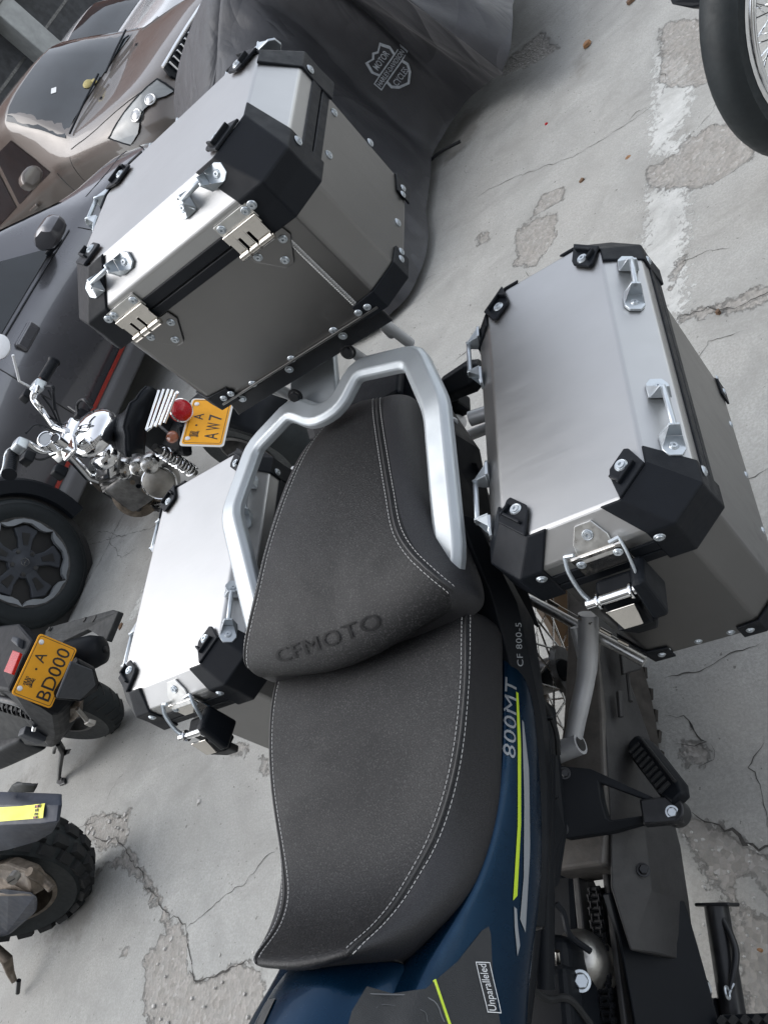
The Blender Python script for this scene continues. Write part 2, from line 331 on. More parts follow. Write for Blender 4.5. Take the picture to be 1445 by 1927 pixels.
class MB:
    def __init__(s): s.v = []; s.f = []
    def add(s, vs, fs):
        k = len(s.v); s.v += [tuple(float(c) for c in p) for p in vs]; s.f += [tuple(i + k for i in f) for f in fs]; return s
    def box(s, c, size, R=None, taper=1.0):
        c = np.array(c, float); h = np.array(size, float) / 2
        vs = []
        for z in (-1, 1):
            k = taper if z > 0 else 1.0
            for x, y in ((-1, -1), (1, -1), (1, 1), (-1, 1)): vs.append(np.array([x * h[0] * k, y * h[1] * k, z * h[2]]))
        if R is not None: vs = [R @ p for p in vs]
        return s.add([p + c for p in vs], [(0, 3, 2, 1), (4, 5, 6, 7), (0, 1, 5, 4), (1, 2, 6, 5), (2, 3, 7, 6), (3, 0, 4, 7)])
    def loft(s, rings, caps=True, closed=True):
        n = len(rings[0]); vs = [p for r in rings for p in r]; fs = []
        for i in range(len(rings) - 1):
            for j in range(n if closed else n - 1):
                a = i * n + j; b2 = i * n + (j + 1) % n; fs.append((a, b2, b2 + n, a + n))
        if caps and closed:
            fs.append(tuple(range(n - 1, -1, -1))); L = (len(rings) - 1) * n; fs.append(tuple(range(L, L + n)))
        return s.add(vs, fs)
    def prism(s, poly, n, h, base=None):
        """poly: list of 3d points (planar), extruded by h along n"""
        n = np.array(n, float); n /= np.linalg.norm(n)
        a = [np.array(p, float) for p in poly]
        nn = np.cross(a[1] - a[0], a[2] - a[1])
        area = sum(np.cross(a[i], a[(i + 1) % len(a)]) for i in range(len(a)))
        if area @ n * h < 0: a = a[::-1]
        return s.loft([a, [p + n * h for p in a]])
    def tube(s, pts, r, n=10, closed=False, caps=True, flat=None):
        P = [np.array(p, float) for p in pts]; m_ = len(P)
        rs = r if hasattr(r, '__len__') else [r] * m_
        T = []
        for i in range(m_):
            if closed: t = P[(i + 1) % m_] - P[i - 1]
            else: t = P[min(i + 1, m_ - 1)] - P[max(i - 1, 0)]
            T.append(t / (np.linalg.norm(t) + 1e-12))
        u = np.cross(T[0], [0, 0, 1.0]);
        if np.linalg.norm(u) < 0.1: u = np.cross(T[0], [0, 1.0, 0])
        u /= np.linalg.norm(u); rings = []
        for i in range(m_):
            u = u - T[i] * (u @ T[i]); u /= np.linalg.norm(u); w = np.cross(T[i], u)
            rings.append([P[i] + rs[i] * (math.cos(a) * u + math.sin(a) * w * (flat or 1)) for a in [2 * math.pi * k / n for k in range(n)]])
        if closed: rings.append(rings[0]); return s.loft(rings, caps=False)
        return s.loft(rings, caps)
    def cyl(s, p0, p1, r, n=16, r2=None): return s.tube([p0, p1], [r, r if r2 is None else r2], n)
    def lathe(s, prof, c, axis, n=24, a0=0, a1=2 * math.pi, ref=None):
        """prof: (radius, height along axis)"""
        F = frame_from(axis, ref); c = np.array(c, float); rings = []
        full = abs(a1 - a0 - 2 * math.pi) < 1e-6
        ks = n if full else n + 1
        for k in range(ks):
            a = a0 + (a1 - a0) * k / n
            rings.append([c + F @ np.array([r_ * math.cos(a), r_ * math.sin(a), h]) for r_, h in prof])
        if full: rings.append(rings[0])
        m_ = len(prof); vs = [p for r_ in rings[:ks] for p in r_]; fs = []
        for i in range(len(rings) - 1):
            for j in range(m_ - 1):
                a = i * m_ + j; b2 = ((i + 1) % ks) * m_ + j; fs.append((a, b2, b2 + 1, a + 1))
        return s.add(vs, fs)
    def torus(s, c, axis, R, r, n=40, m_=10, sq=1.0):
        prof = [(R + r * math.cos(a), r * sq * math.sin(a)) for a in [2 * math.pi * k / m_ for k in range(m_)]]
        prof.append(prof[0]); return s.lathe(prof, c, axis, n)
    def mesh(s, name, mat=None, off=None, smooth=False, weld=True):
        off = np.zeros(3) if off is None else off
        me = bpy.data.meshes.new(name)
        me.from_pydata([tuple(np.array(p) - off) for p in s.v], [], s.f)
        bm = bmesh.new(); bm.from_mesh(me)
        if weld: bmesh.ops.remove_doubles(bm, verts=bm.verts, dist=1e-5)
        bmesh.ops.recalc_face_normals(bm, faces=bm.faces); bm.to_mesh(me); bm.free()
        if mat: me.materials.append(MATS[mat])
        if smooth is not False and smooth is not None:
            me.polygons.foreach_set('use_smooth', [True] * len(me.polygons))
            ang = 40 if smooth is True else smooth
            try: me.set_sharp_from_angle(angle=rad(ang))
            except Exception: pass
        return me
    def build(s, name, mat, parent=None, smooth=True, bevel=0, seg=2, sub=0, solid=0, label=None, kind=None):
        off = OFF[parent.name] if parent is not None else None
        o = link_mesh(name, s.mesh(name, mat, off, smooth), parent)
        if parent is None: OFF[o.name] = np.zeros(3)
        if solid:
            md = o.modifiers.new('s', 'SOLIDIFY'); md.thickness = abs(solid); md.offset = -1 if solid > 0 else 1
        if bevel:
            md = o.modifiers.new('b', 'BEVEL'); md.width = bevel; md.segments = seg; md.limit_method = 'ANGLE'; md.angle_limit = rad(28)
        if sub:
            md = o.modifiers.new('u', 'SUBSURF'); md.levels = sub; md.render_levels = sub
        return tagp(o, label, None, None, kind)

def bez(pts, n=8, closed=False):
    """Catmull-Rom through the points"""
    P = [np.array(p, float) for p in pts]; out = []; m_ = len(P)
    for i in range(m_ if closed else m_ - 1):
        p0 = P[i - 1] if (i > 0 or closed) else 2 * P[0] - P[1]; p1 = P[i]; p2 = P[(i + 1) % m_]
        p3 = P[(i + 2) % m_] if (i + 2 < m_ or closed) else 2 * P[-1] - P[-2]
        for k in range(n):
            t = k / n
            out.append(0.5 * (2 * p1 + (p2 - p0) * t + (2 * p0 - 5 * p1 + 4 * p2 - p3) * t * t + (3 * p1 - p0 - 3 * p2 + p3) * t ** 3))
    if not closed: out.append(P[-1])
    return out

# one rivet and one bolt mesh shared by all copies
def rivet_mesh(name, R, mat):
    b = MB(); b.lathe([(0.0012, 0.0006), (0.0016, 0.0022), (R * 0.62, 0.0022), (R * 0.70, 0.0010), (R * 0.86, 0.0012), (R, 0.0)], (0, 0, 0), (0, 0, 1), 16)
    b.lathe([(0.0, 0.0006), (0.0012, 0.0006)], (0, 0, 0), (0, 0, 1), 16)
    return b.mesh(name, mat, smooth=True)
RIV = rivet_mesh('rivet', 0.0058, 'zinc')
def bolt_mesh(R=0.009, h=0.007, mat='zinc', n=6):
    b = MB(); b.lathe([(0, h), (R * 0.85, h), (R, h * 0.75), (R, 0)], (0, 0, 0), (0, 0, 1), n)
    b.lathe([(R * 1.0, 0.0015), (R * 1.35, 0.0012), (R * 1.4, 0)], (0, 0, 0), (0, 0, 1), 20)
    return b.mesh('bolt', mat, smooth=30)
BOLT = bolt_mesh(); DBOLT = bolt_mesh(0.009, 0.008, 'black_steel')
def put(me, name, parent, p, n, s=1.0, u=None):
    o = link_mesh(name, me, parent); F = frame_from(n, u)
    mm = np.eye(4); mm[:3, :3] = F * s; mm[:3, 3] = np.array(p, float) - OFF[parent.name]
    o.matrix_local = Matrix(mm.tolist()); OFF[o.name] = OFF[parent.name]; return o
def rivet(parent, p, n, s=1.0): return put(RIV, 'rivet', parent, p, n, s)

# lettering
def text2d(body, size=1.0, stroke=0.0, aspect=1.0, spacing=1.0):
    cu = bpy.data.curves.new('txt', 'FONT'); cu.body = body; cu.size = 1.0; cu.align_x = 'CENTER'; cu.align_y = 'CENTER'
    cu.space_character = spacing; cu.offset = stroke; cu.resolution_u = 3
    o = bpy.data.objects.new('txt', cu); COL.objects.link(o)
    dg = bpy.context.evaluated_depsgraph_get(); me = bpy.data.meshes.new_from_object(o.evaluated_get(dg))
    vs = np.array([tuple(v.co) for v in me.vertices]) if len(me.vertices) else np.zeros((0, 3))
    fs = [tuple(p.vertices) for p in me.polygons]
    bpy.data.objects.remove(o); bpy.data.meshes.remove(me); bpy.data.curves.remove(cu)
    if len(vs):
        mn, mx = vs.min(0), vs.max(0); c = (mn + mx) / 2; vs = vs - c; vs *= size / (mx[1] - mn[1]); vs[:, 0] *= aspect
    return vs, fs
def flat_text(b, body, c, ux, uy, size, lift=0.0006, **k):
    vs, fs = text2d(body, size, **k); ux = np.array(ux, float); uy = np.array(uy, float); n = np.cross(ux, uy)
    b.add([np.array(c) + ux * p[0] + uy * p[1] + n * lift for p in vs], fs)
def refine(vs, fs, edge):
    """cut a flat mesh so that it can follow a curved surface"""
    bm = bmesh.new(); bv = [bm.verts.new(tuple(p)) for p in vs]
    for f in fs:
        try: bm.faces.new([bv[i] for i in f])
        except ValueError: pass
    bmesh.ops.triangulate(bm, faces=bm.faces)
    for _ in range(5):
        es = [e for e in bm.edges if e.calc_length() > edge]
        if not es: break
        bmesh.ops.subdivide_edges(bm, edges=es, cuts=1); bmesh.ops.triangulate(bm, faces=[f for f in bm.faces if len(f.verts) > 3])
    bm.verts.index_update(); V = np.array([tuple(v.co) for v in bm.verts]); F = [tuple(v.index for v in f.verts) for f in bm.faces]
    bm.free(); return V, F
def bvh_of(obj):
    """in world space, modifiers applied"""
    bpy.context.view_layer.update()
    dg = bpy.context.evaluated_depsgraph_get(); ev = obj.evaluated_get(dg); me = ev.to_mesh()
    mw = obj.matrix_world; vs = [mw @ v.co for v in me.vertices]; ps = [tuple(p.vertices) for p in me.polygons]
    ev.to_mesh_clear(); return BVHTree.FromPolygons(vs, ps)
def decal(name, mat, parent, bvh, shapes, c, ux, uy, frame='bike', lift=0.0008, edge=0.012, reach=0.12):
    """shapes: list of (verts2d, faces); laid on the surface along the direction against ux x uy"""
    M3 = BIKE if frame == 'bike' else np.eye(3)
    c = M3 @ np.array(c, float); ux = M3 @ (np.array(ux, float) / np.linalg.norm(ux)); uy = M3 @ np.array(uy, float)
    uy = uy - ux * (uy @ ux); uy /= np.linalg.norm(uy); n = np.cross(ux, uy)
    b = MB()
    for vs, fs in shapes:
        V, F = refine(vs, fs, edge); out = []; ok = []
        for p in V:
            o = c + ux * p[0] + uy * p[1]
            h, nn, i, d = bvh.ray_cast(Vector(o + n * reach), Vector(-n), reach * 2.2)
            if h is None: out.append(o); ok.append(False)
            else: out.append(np.array(h) + n * lift); ok.append(True)
        F = [f for f in F if all(ok[i] for i in f)]
        b.add(out, F)
    # back to the thing's frame
    if frame == 'bike': b.v = [tuple(BIKE.T @ np.array(p)) for p in b.v]
    return b.build(name, mat, parent, smooth=False)
def poly2(pts): return (np.array([(x, y, 0) for x, y in pts], float), [tuple(range(len(pts)))])
def rect_line(x0, y0, x1, y1, w):
    out = []
    for a, b_, c_, d in ((x0, y0, x1, y0 + w), (x0, y1 - w, x1, y1), (x0, y0 + w, x0 + w, y1 - w), (x1 - w, y0 + w, x1, y1 - w)):
        out.append(poly2([(a, b_), (c_, b_), (c_, d), (a, d)]))
    return out

# ------------------------------------------------------------------ ground
def gp(l): return [W(u, v, 0)[:2] for u, v in l]
def seg_dist(P, A, B_):
    d = B_ - A; t = np.clip(((P - A) @ d) / (d @ d + 1e-12), 0, 1); return np.linalg.norm(P - (A + t[:, None] * d), axis=1)
def poly_sdf(P, poly):
    poly = np.array(poly); d = np.full(len(P), 1e9); ins = np.zeros(len(P), bool)
    for i in range(len(poly)):
        a, b2 = poly[i], poly[(i + 1) % len(poly)]
        d = np.minimum(d, seg_dist(P, a, b2))
        cond = ((a[1] > P[:, 1]) != (b2[1] > P[:, 1]))
        with np.errstate(divide='ignore', invalid='ignore'):
            x = (b2[0] - a[0]) * (P[:, 1] - a[1]) / (b2[1] - a[1] + 1e-12) + a[0]
        ins ^= cond & (P[:, 0] < x)
    return np.where(ins, -d, d)
PAINT = [[(1234, 100), (1300, 105), (1299, 168), (1292, 225), (1226, 300), (1232, 200)], [(1222, 352), (1293, 360), (1288, 470), (1284, 588), (1206, 590), (1212, 480)],
         [(1240, 262), (1290, 268), (1290, 292), (1240, 290)],
         [(242, 1166), (266, 1118), (288, 1075), (302, 1010), (322, 1010), (300, 1100), (262, 1150)]]
SPALL = [[(1238, 55), (1265, 35), (1300, 40), (1345, 35), (1350, 150), (1292, 166), (1240, 156), (1245, 110)],
         [(1300, 258), (1345, 240), (1400, 235), (1420, 300), (1345, 352), (1295, 362), (1222, 356), (1215, 320), (1260, 300)],
         [(973, 428), (1010, 408), (1048, 400), (1046, 440), (1030, 475), (1000, 505), (968, 498)], [(1022, 365), (1062, 350), (1058, 378), (1005, 402)],
         [(1252, 520), (1290, 480), (1282, 520), (1262, 545)], [(898, 440), (925, 432), (920, 455), (900, 466)],
         [(1262, 1392), (1318, 1392), (1330, 1402), (1330, 1425), (1300, 1442), (1262, 1430)],
         [(1296, 1528), (1320, 1545), (1360, 1556), (1392, 1590), (1420, 1598), (1470, 1600), (1470, 1700), (1420, 1660), (1395, 1640), (1380, 1660), (1392, 1700), (1420, 1730), (1470, 1760), (1470, 2000), (1390, 2000), (1375, 1850), (1380, 1760), (1345, 1690), (1330, 1640), (1290, 1590), (1262, 1580), (1262, 1545)],
         [(1275, 605), (1330, 588), (1380, 590), (1470, 556), (1470, 520), (1400, 548), (1335, 574), (1270, 590)],
         [(165, 1540), (190, 1530), (244, 1528), (246, 1556), (238, 1592), (210, 1588), (195, 1600), (180, 1585), (160, 1580)],
         [(175, 1640), (225, 1612), (246, 1592), (262, 1632), (285, 1650), (300, 1685), (312, 1690), (306, 1714), (270, 1672), (240, 1632), (190, 1640), (176, 1660)],
         [(262, 1640), (282, 1690), (300, 1700), (345, 1742), (360, 1760), (350, 1830), (382, 1846), (430, 1820), (470, 1812), (500, 1850), (480, 1990), (300, 1990), (268, 1880), (275, 1800), (290, 1780), (318, 1760), (300, 1715), (275, 1690)],
         [(225, 1790), (246, 1780), (240, 1810), (228, 1812)], [(438, 1400), (470, 1398), (465, 1425), (440, 1420)], [(490, 1420), (510, 1432), (505, 1460), (490, 1450)],
         [(1050, 90), (1020, 55), (990, 80), (905, 150), (950, 140), (1000, 120)]]
STAIN_SHADE = [[(1065, 118), (1085, 95), (1112, 88), (1122, 112), (1102, 140), (1078, 160), (1062, 152)], [(170, 1650), (205, 1665), (190, 1720), (150, 1790), (90, 1800), (60, 1770), (110, 1730), (140, 1680)],
         [(1235, 285), (1270, 240), (1320, 220), (1322, 245), (1280, 275), (1225, 300)], [(150, 1640), (180, 1630), (170, 1680), (135, 1700)], [(135, 960), (220, 930), (300, 960), (250, 1010), (170, 1000)],
         [(870, 200), (930, 180), (900, 260), (830, 330), (815, 300)], [(860, 390), (872, 385), (866, 410), (857, 408)], [(896, 530), (906, 530), (902, 542), (892, 543)],  # first patch: shadow at the foot of the cover, painted into the concrete
         [(0, 1480), (60, 1440), (90, 1425), (75, 1470), (20, 1510)], [(1400, 1500), (1440, 1480), (1445, 1540), (1405, 1545)], [(430, 1740), (455, 1720), (462, 1745), (440, 1760)],
         [(200, 1215), (230, 1230), (240, 1290), (215, 1300)], [(128, 1440), (165, 1400), (172, 1410), (150, 1450), (118, 1470)]]
CRACK = [[(900, 372), (1000, 322), (1060, 300), (1100, 280), (1150, 250), (1180, 232), (1225, 198)], [(1180, 232), (1195, 212), (1222, 200)],
         [(1272, 596), (1330, 575), (1380, 580), (1445, 548), (1480, 530)], [(1090, 460), (1110, 560)],
         [(1240, 1274), (1290, 1262), (1340, 1245), (1380, 1222), (1430, 1205)], [(1245, 1342), (1290, 1352), (1300, 1372), (1322, 1392), (1300, 1400), (1262, 1396)],
         [(1294, 1524), (1318, 1542), (1345, 1548), (1370, 1556), (1392, 1584), (1420, 1596), (1470, 1600)], [(1330, 1395), (1336, 1425), (1300, 1440)],
         [(112, 1544), (140, 1560), (172, 1550), (215, 1530), (246, 1535)], [(176, 1575), (222, 1580), (240, 1605), (262, 1632), (275, 1670), (300, 1688), (330, 1724), (352, 1748), (358, 1790), (366, 1850)],
         [(352, 1750), (400, 1710), (440, 1678), (480, 1645), (510, 1608), (530, 1600)], [(352, 1828), (376, 1846), (420, 1828), (470, 1812)],
         [(134, 1165), (170, 1090), (208, 1020), (228, 980), (252, 948)], [(130, 1040), (180, 1022), (230, 1010), (300, 990)], [(0, 1458), (25, 1400), (50, 1340)],
         [(206, 1010), (230, 1050), (262, 1030)], [(1440, 1560), (1400, 1440), (1430, 1380)], [(240, 1010), (190, 1000), (150, 1030)], [(960, 560), (900, 640), (850, 690)],
         [(1010, 85), (960, 118), (905, 150)], [(640, 1500), (560, 1540)], [(1445, 880), (1400, 905), (1415, 940)], [(1300, 690), (1330, 640), (1400, 620)]]
def axis_coords(a, b_, step, far):
    fine = np.arange(a, b_ + 1e-9, step); k = np.geomspace(step * 3, far, 22)
    return np.concatenate([(a - k)[::-1], fine, b_ + k])
def ground_z(P):
    rs = np.random.RandomState(5); z = np.zeros(len(P))
    for k in range(14):
        a = rs.uniform(0, 2 * np.pi); w = rs.uniform(1.5, 9); z += np.sin(P[:, 0] * w * math.cos(a) + P[:, 1] * w * math.sin(a) + rs.uniform(0, 6)) * 0.006 / w
    return z
def make_ground():
    xs = axis_coords(-4.2, 2.0, 0.018, 90); ys = axis_coords(-1.6, 4.6, 0.018, 90)
    X, Y = np.meshgrid(xs, ys); P = np.stack([X.ravel(), Y.ravel()], 1); n = len(P)
    near = (P[:, 0] > -4.3) & (P[:, 0] < 2.1) & (P[:, 1] > -1.7) & (P[:, 1] < 4.7)
    Q = P[near]
    def fld(polys):
        d = np.full(n, 9.0, np.float32); q = np.full(len(Q), 9.0)
        for pl in polys: q = np.minimum(q, poly_sdf(Q, gp(pl)))
        d[near] = q; return d
    paint, spall, stain = fld(PAINT), fld(SPALL), fld(STAIN_SHADE)
    z = ground_z(P) - np.clip(-spall, 0, 0.02) * 0.22
    nx, ny = len(xs), len(ys)
    me = bpy.data.meshes.new('ground'); me.vertices.add(n)
    me.vertices.foreach_set('co', np.stack([P[:, 0], P[:, 1], z], 1).ravel())
    I = np.arange(nx * ny).reshape(ny, nx); q4 = np.stack([I[:-1, :-1], I[:-1, 1:], I[1:, 1:], I[1:, :-1]], -1).reshape(-1, 4)
    me.loops.add(q4.size); me.polygons.add(len(q4)); me.loops.foreach_set('vertex_index', q4.ravel())
    me.polygons.foreach_set('loop_start', np.arange(len(q4)) * 4); me.polygons.foreach_set('loop_total', np.full(len(q4), 4))
    me.update(); me.polygons.foreach_set('use_smooth', [True] * len(q4))
    for nm, a in (('paint', paint), ('spall', spall), ('stain', stain)):
        at = me.attributes.new(nm, 'FLOAT', 'POINT'); at.data.foreach_set('value', a.astype(np.float32))
    me.materials.append(MATS['worn_concrete'])
    o = bpy.data.objects.new('ground', me); COL.objects.link(o); o['kind'] = 'structure'; OFF[o.name] = np.zeros(3)
    return o
GROUND = make_ground()
def crack(pts, w, seed, jag=.35):
    """a jagged open crack: a narrow dark sheet just above the slab"""
    rs = np.random.RandomState(seed); P = [np.array(p, float) for p in pts]; Q = [P[0]]
    for i in range(len(P) - 1):
        d = P[i + 1] - P[i]; L = np.linalg.norm(d); k = max(2, int(L / .011)); nrm = np.array([-d[1], d[0]]) / (L + 1e-9); off = 0
        for j in range(1, k + 1):
            off = (off + rs.normal(0, .0034)) * .90; q = P[i] + d * j / k + nrm * (off if j < k else 0); Q.append(q)
    A, B_ = [], []; n = len(Q); ph = rs.uniform(0, 6)
    for i, q in enumerate(Q):
        t = Q[min(i + 1, n - 1)] - Q[max(i - 1, 0)]; t = t / (np.linalg.norm(t) + 1e-9); nn = np.array([-t[1], t[0]]); e = min(1, i / 3, (n - 1 - i) / 3)
        ww = w * (.25 + .75 * abs(math.sin(i * .33 + ph)) * rs.uniform(.4, 1.4)) * max(.12, e); A.append(q + nn * ww / 2); B_.append(q - nn * ww * rs.uniform(.3, .7))
    za = ground_z(np.array(A)) + .0012; zb = ground_z(np.array(B_)) + .0012
    m_ = MB(); m_.loft([[np.array([a[0], a[1], x]), np.array([b_[0], b_[1], y])] for a, b_, x, y in zip(A, B_, za, zb)], caps=False, closed=False)
    o = m_.build('crack', 'crack_dirt', GROUND, smooth=False); o['kind'] = 'structure'; return o
for i, c in enumerate(CRACK): crack(gp(c), {6: .0065, 9: .0045, 11: .0045, 12: .004, 5: .004, 2: .0045}.get(i, .0024), i)
for k in range(38):
    rs = np.random.RandomState(100 + k); u, v = rs.uniform(0, 1445), rs.uniform(0, 1927)
    if (u < 560 and v < 900) or W(u, v, 0)[1] > 4.5: continue
    p = W(u, v, 0)[:2]; a = rs.uniform(0, 6.28); pts = [p]
    for q in range(rs.randint(1, 5)): a += rs.normal(0, .5); p = p + np.array([math.cos(a), math.sin(a)]) * rs.uniform(.02, .09); pts.append(p)
    crack(pts, rs.uniform(.0010, .0024), 200 + k)

# ------------------------------------------------------------------ aluminium cases
def octa(x0, x1, y0, y1, c, z):
    if not hasattr(c, '__len__'): c = [c] * 4            # front-left, front-right, back-right, back-left
    a, b_, d, e = c
    return [np.array(p + (z,), float) for p in ((x0 + a, y0), (x1 - b_, y0), (x1, y0 + b_), (x1, y1 - d), (x1 - d, y1), (x0 + e, y1), (x0, y1 - e), (x0, y0 + a))]
def grow(r, k):
    c = sum(r) / len(r); out = []
    n = len(r)
    for i in range(n):
        e1 = r[i] - r[i - 1]; e2 = r[(i + 1) % n] - r[i]
        n1 = np.array([e1[1], -e1[0], 0]); n2 = np.array([e2[1], -e2[0], 0]); n1 /= np.linalg.norm(n1); n2 /= np.linalg.norm(n2)
        b_ = n1 + n2; out.append(r[i] + b_ * (k / (1 + n1 @ n2)))
    return out
def tie_handle(parent, a, b_, n, up=0.020):
    """tie-down loop: two folded feet and a rod between them"""
    a = np.array(a, float); b_ = np.array(b_, float); u = b_ - a; L = np.linalg.norm(u); u /= L; n = np.array(n, float); n -= u * (n @ u); n /= np.linalg.norm(n); w = np.cross(n, u)
    m_ = MB(); feet = []
    for s_, c in ((-1, a), (1, b_)):
        o = c + u * s_ * 0.012                            # feet point away from the rod
        pts = [(-0.012, -0.013), (0.008, -0.013), (0.016, -0.007), (0.016, 0.007), (0.008, 0.013), (-0.012, 0.013)]
        m_.prism([o + u * s_ * x + w * y + n * 0.0008 for x, y in pts], n, 0.004)
        e = o - u * s_ * 0.012
        m_.prism([e + w * -0.013 + n * 0.004, e + w * 0.013 + n * 0.004, e + w * 0.006 + n * (up + 0.003), e - w * 0.006 + n * (up + 0.003)], -u * s_, 0.0032)
        for y in (-1, 1):
            m_.add([e + w * 0.013 * y + n * 0.0045, o + u * s_ * 0.005 + w * 0.0125 * y + n * 0.0045, e + w * 0.006 * y + n * up], [(0, 1, 2)])
        feet.append(o + u * s_ * 0.003)
    m_.cyl(a + n * up + u * 0.0, b_ + n * up - u * 0.0, 0.0036, 12)
    h = m_.build('tie_down_handle', 'zinc', parent, smooth=35, bevel=0.0006, seg=1)
    for p in feet: rivet(h, p + n * 0.0048, n, 1.0)
    return h
def case(name, label, x0, x1, y0, y1, zt, zs, zb, ins, zv, ch, bodyin, ctop, arm, tabs=True, mirror=False, bch=None):
    """x0,x1,y0,y1: lid outline; zt lid top, zv where the lid side turns in, zs seal, zb bottom; ins: top inset front,right,back,left"""
    t = thing(name, label, 'luggage case', ((x0 + x1) / 2, (y0 + y1) / 2, zb), 'bike')
    f_, r_, b_, l_ = ins
    R0 = octa(x0, x1, y0, y1, ch, zs + 0.030); R1 = octa(x0, x1, y0, y1, ch, zv); R2 = octa(x0 + l_, x1 - r_, y0 + f_, y1 - b_, ctop, zt)
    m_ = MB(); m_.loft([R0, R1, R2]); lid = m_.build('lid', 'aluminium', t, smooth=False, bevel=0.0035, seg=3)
    R0s = grow(octa(x0, x1, y0, y1, ch, zs), 0.0025); mid = grow(octa(x0, x1, y0, y1, ch, zs + 0.016), 0.0025)
    m_ = MB(); m_.loft([R0s, [p + np.array([0, 0, .0145]) for p in R0s], ]); m_.build('lower_seal', 'black_plastic', t, smooth=False, bevel=0.001, seg=1)
    m_ = MB(); m_.loft([[p + np.array([0, 0, 0.017]) for p in R0s], [p + np.array([0, 0, 0.034]) for p in R0s]]); m_.build('lid_trim', 'black_plastic', t, smooth=False, bevel=0.001, seg=1)
    m_ = MB(); m_.loft([grow(r, -0.004) for r in (R0s, [p + np.array([0, 0, 0.03]) for p in R0s])]); m_.build('seal_core', 'rubber', t, smooth=False)
    bi = bodyin; c2 = bch or ch
    Bt = octa(x0 + bi[3], x1 - bi[1], y0 + bi[0], y1 - bi[2], c2, zs + 0.002); Bb = [p * np.array([1, 1, 0]) + np.array([0, 0, zb]) for p in Bt]
    m_ = MB(); m_.loft([Bb, Bt]); body = m_.build('body', 'aluminium_shaded', t, smooth=False, bevel=0.004, seg=3)
    # corner caps on the lid: (i, j) are the two vertices of each chamfer
    for i, j in ((7, 0), (1, 2), (3, 4), (5, 6)):
        rings = []
        for R_, gz in ((R0s, -0.003), (R0, 0.0), (R1, 0.0), (R2, 0.0)):
            g = grow(R_, 0.0032); pi_, a, b2, pj = g[i - 1 if i else 7], g[i], g[j], g[(j + 1) % 8]
            da = (pi_ - a) / np.linalg.norm(pi_ - a); db = (pj - b2) / np.linalg.norm(pj - b2)
            k = arm if R_ is not R2 else arm * 0.75
            dz = np.array([0, 0, gz + (0.003 if R_ is R2 else 0)])
            rings.append([a + da * k + dz, a + dz, b2 + dz, b2 + db * k + dz])
        # inward lip over the lid top
        top = rings[-1]; cen = sum(top) / 4; inn = (sum(R2) / 8 - cen); inn[2] = 0; inn /= np.linalg.norm(inn)
        m_ = MB(); vs = [p for r in rings for p in r]; fs = []
        for q in range(3):
            for s_ in range(3): fs.append((q * 4 + s_, q * 4 + s_ + 1, q * 4 + s_ + 5, q * 4 + s_ + 4))
        m_.add(vs, fs)
        cap = m_.build('corner_cap', 'black_plastic', t, smooth=False, solid=0.0045, bevel=0.0028)
        e1 = top[1] - top[0]; e1 /= np.linalg.norm(e1); e2 = top[3] - top[2]; e2 /= np.linalg.norm(e2)
        # tab with rivet and the small raised wall of the cap
        mid_ = (top[1] + top[2]) / 2; side = (top[2] - top[1]); side /= np.linalg.norm(side)
        tb = MB(); w_ = 0.019 if ctop > 0.02 else 0.021
        c0 = mid_ + inn * 0.018; c0[2] = zt + 0.0025
        tb.prism([c0 + side * a_ + inn * b3 for a_, b3 in ((-w_ * 1.25, -0.02), (w_ * 1.25, -0.02), (w_, 0.012), (w_ * 0.75, 0.018), (-w_ * 0.75, 0.018), (-w_, 0.012))], (0, 0, 1), 0.0042)
        tb.box(c0 + inn * -0.008 + np.array([0, 0, 0.006]), (0.030, 0.0035, 0.009), frame_from((0, 0, 1), side))
        tb.box(c0 + inn * -0.001 - side * 0.0145 + np.array([0, 0, 0.006]), (0.0035, 0.016, 0.009), frame_from((0, 0, 1), side))
        tb.build('cap_tab', 'black_plastic', cap, smooth=False, bevel=0.0012)
        rivet(cap, c0 + inn * 0.006 + np.array([0, 0, 0.0045]), (0, 0, 1), 1.35)
        for q, (pa, pb) in enumerate(((0, 1), (3, 2))):
            p = rings[2][pa] * 0.72 + rings[2][pb] * 0.28; p2 = rings[1][pa] * 0.72 + rings[1][pb] * 0.28
            pr = (p + p2) / 2 if zv - zs > 0.05 else p * .3 + p2 * .7
            nn = np.cross(rings[1][pb] - rings[1][pa], (0, 0, 1.0)) * (1 if q == 0 else -1); nn /= np.linalg.norm(nn)
            rivet(cap, pr + nn * 0.001, nn, 1.15)
    # bottom corner guards
    for i, j in ((7, 0), (1, 2), (3, 4), (5, 6)):
        g = grow(Bb, 0.0035); pi_, a, b2, pj = g[i - 1 if i else 7], g[i], g[j], g[(j + 1) % 8]
        da = (pi_ - a) / np.linalg.norm(pi_ - a); db = (pj - b2) / np.linalg.norm(pj - b2); k = arm * 0.95
        lo = [a + da * k, a, b2, b2 + db * k]; zz = np.array([0, 0, 1.0])
        m_ = MB(); r0 = [p - zz * 0.006 for p in lo]; r1 = [lo[0] + zz * 0.024, lo[1] + zz * 0.028, lo[2] + zz * 0.028, lo[3] + zz * 0.024]
        m_.add(r0 + r1, [(q, q + 1, q + 5, q + 4) for q in range(3)])
        gd = m_.build('corner_guard', 'black_plastic', t, smooth=False, solid=0.0035, bevel=0.001)
        for pa, pb, sg in ((0, 1, 1), (3, 2, -1)):
            nn = np.cross(lo[pb] - lo[pa], (0, 0, 1.0)) * sg; nn /= np.linalg.norm(nn)
            rivet(gd, lo[pa] * 0.55 + lo[pb] * 0.45 + zz * 0.012 + nn * 0.0005, nn, 1.0)
            if arm > 0.036: rivet(gd, lo[pa] * 0.95 + lo[pb] * 0.05 + zz * 0.012 + nn * 0.0005, nn, 1.0)
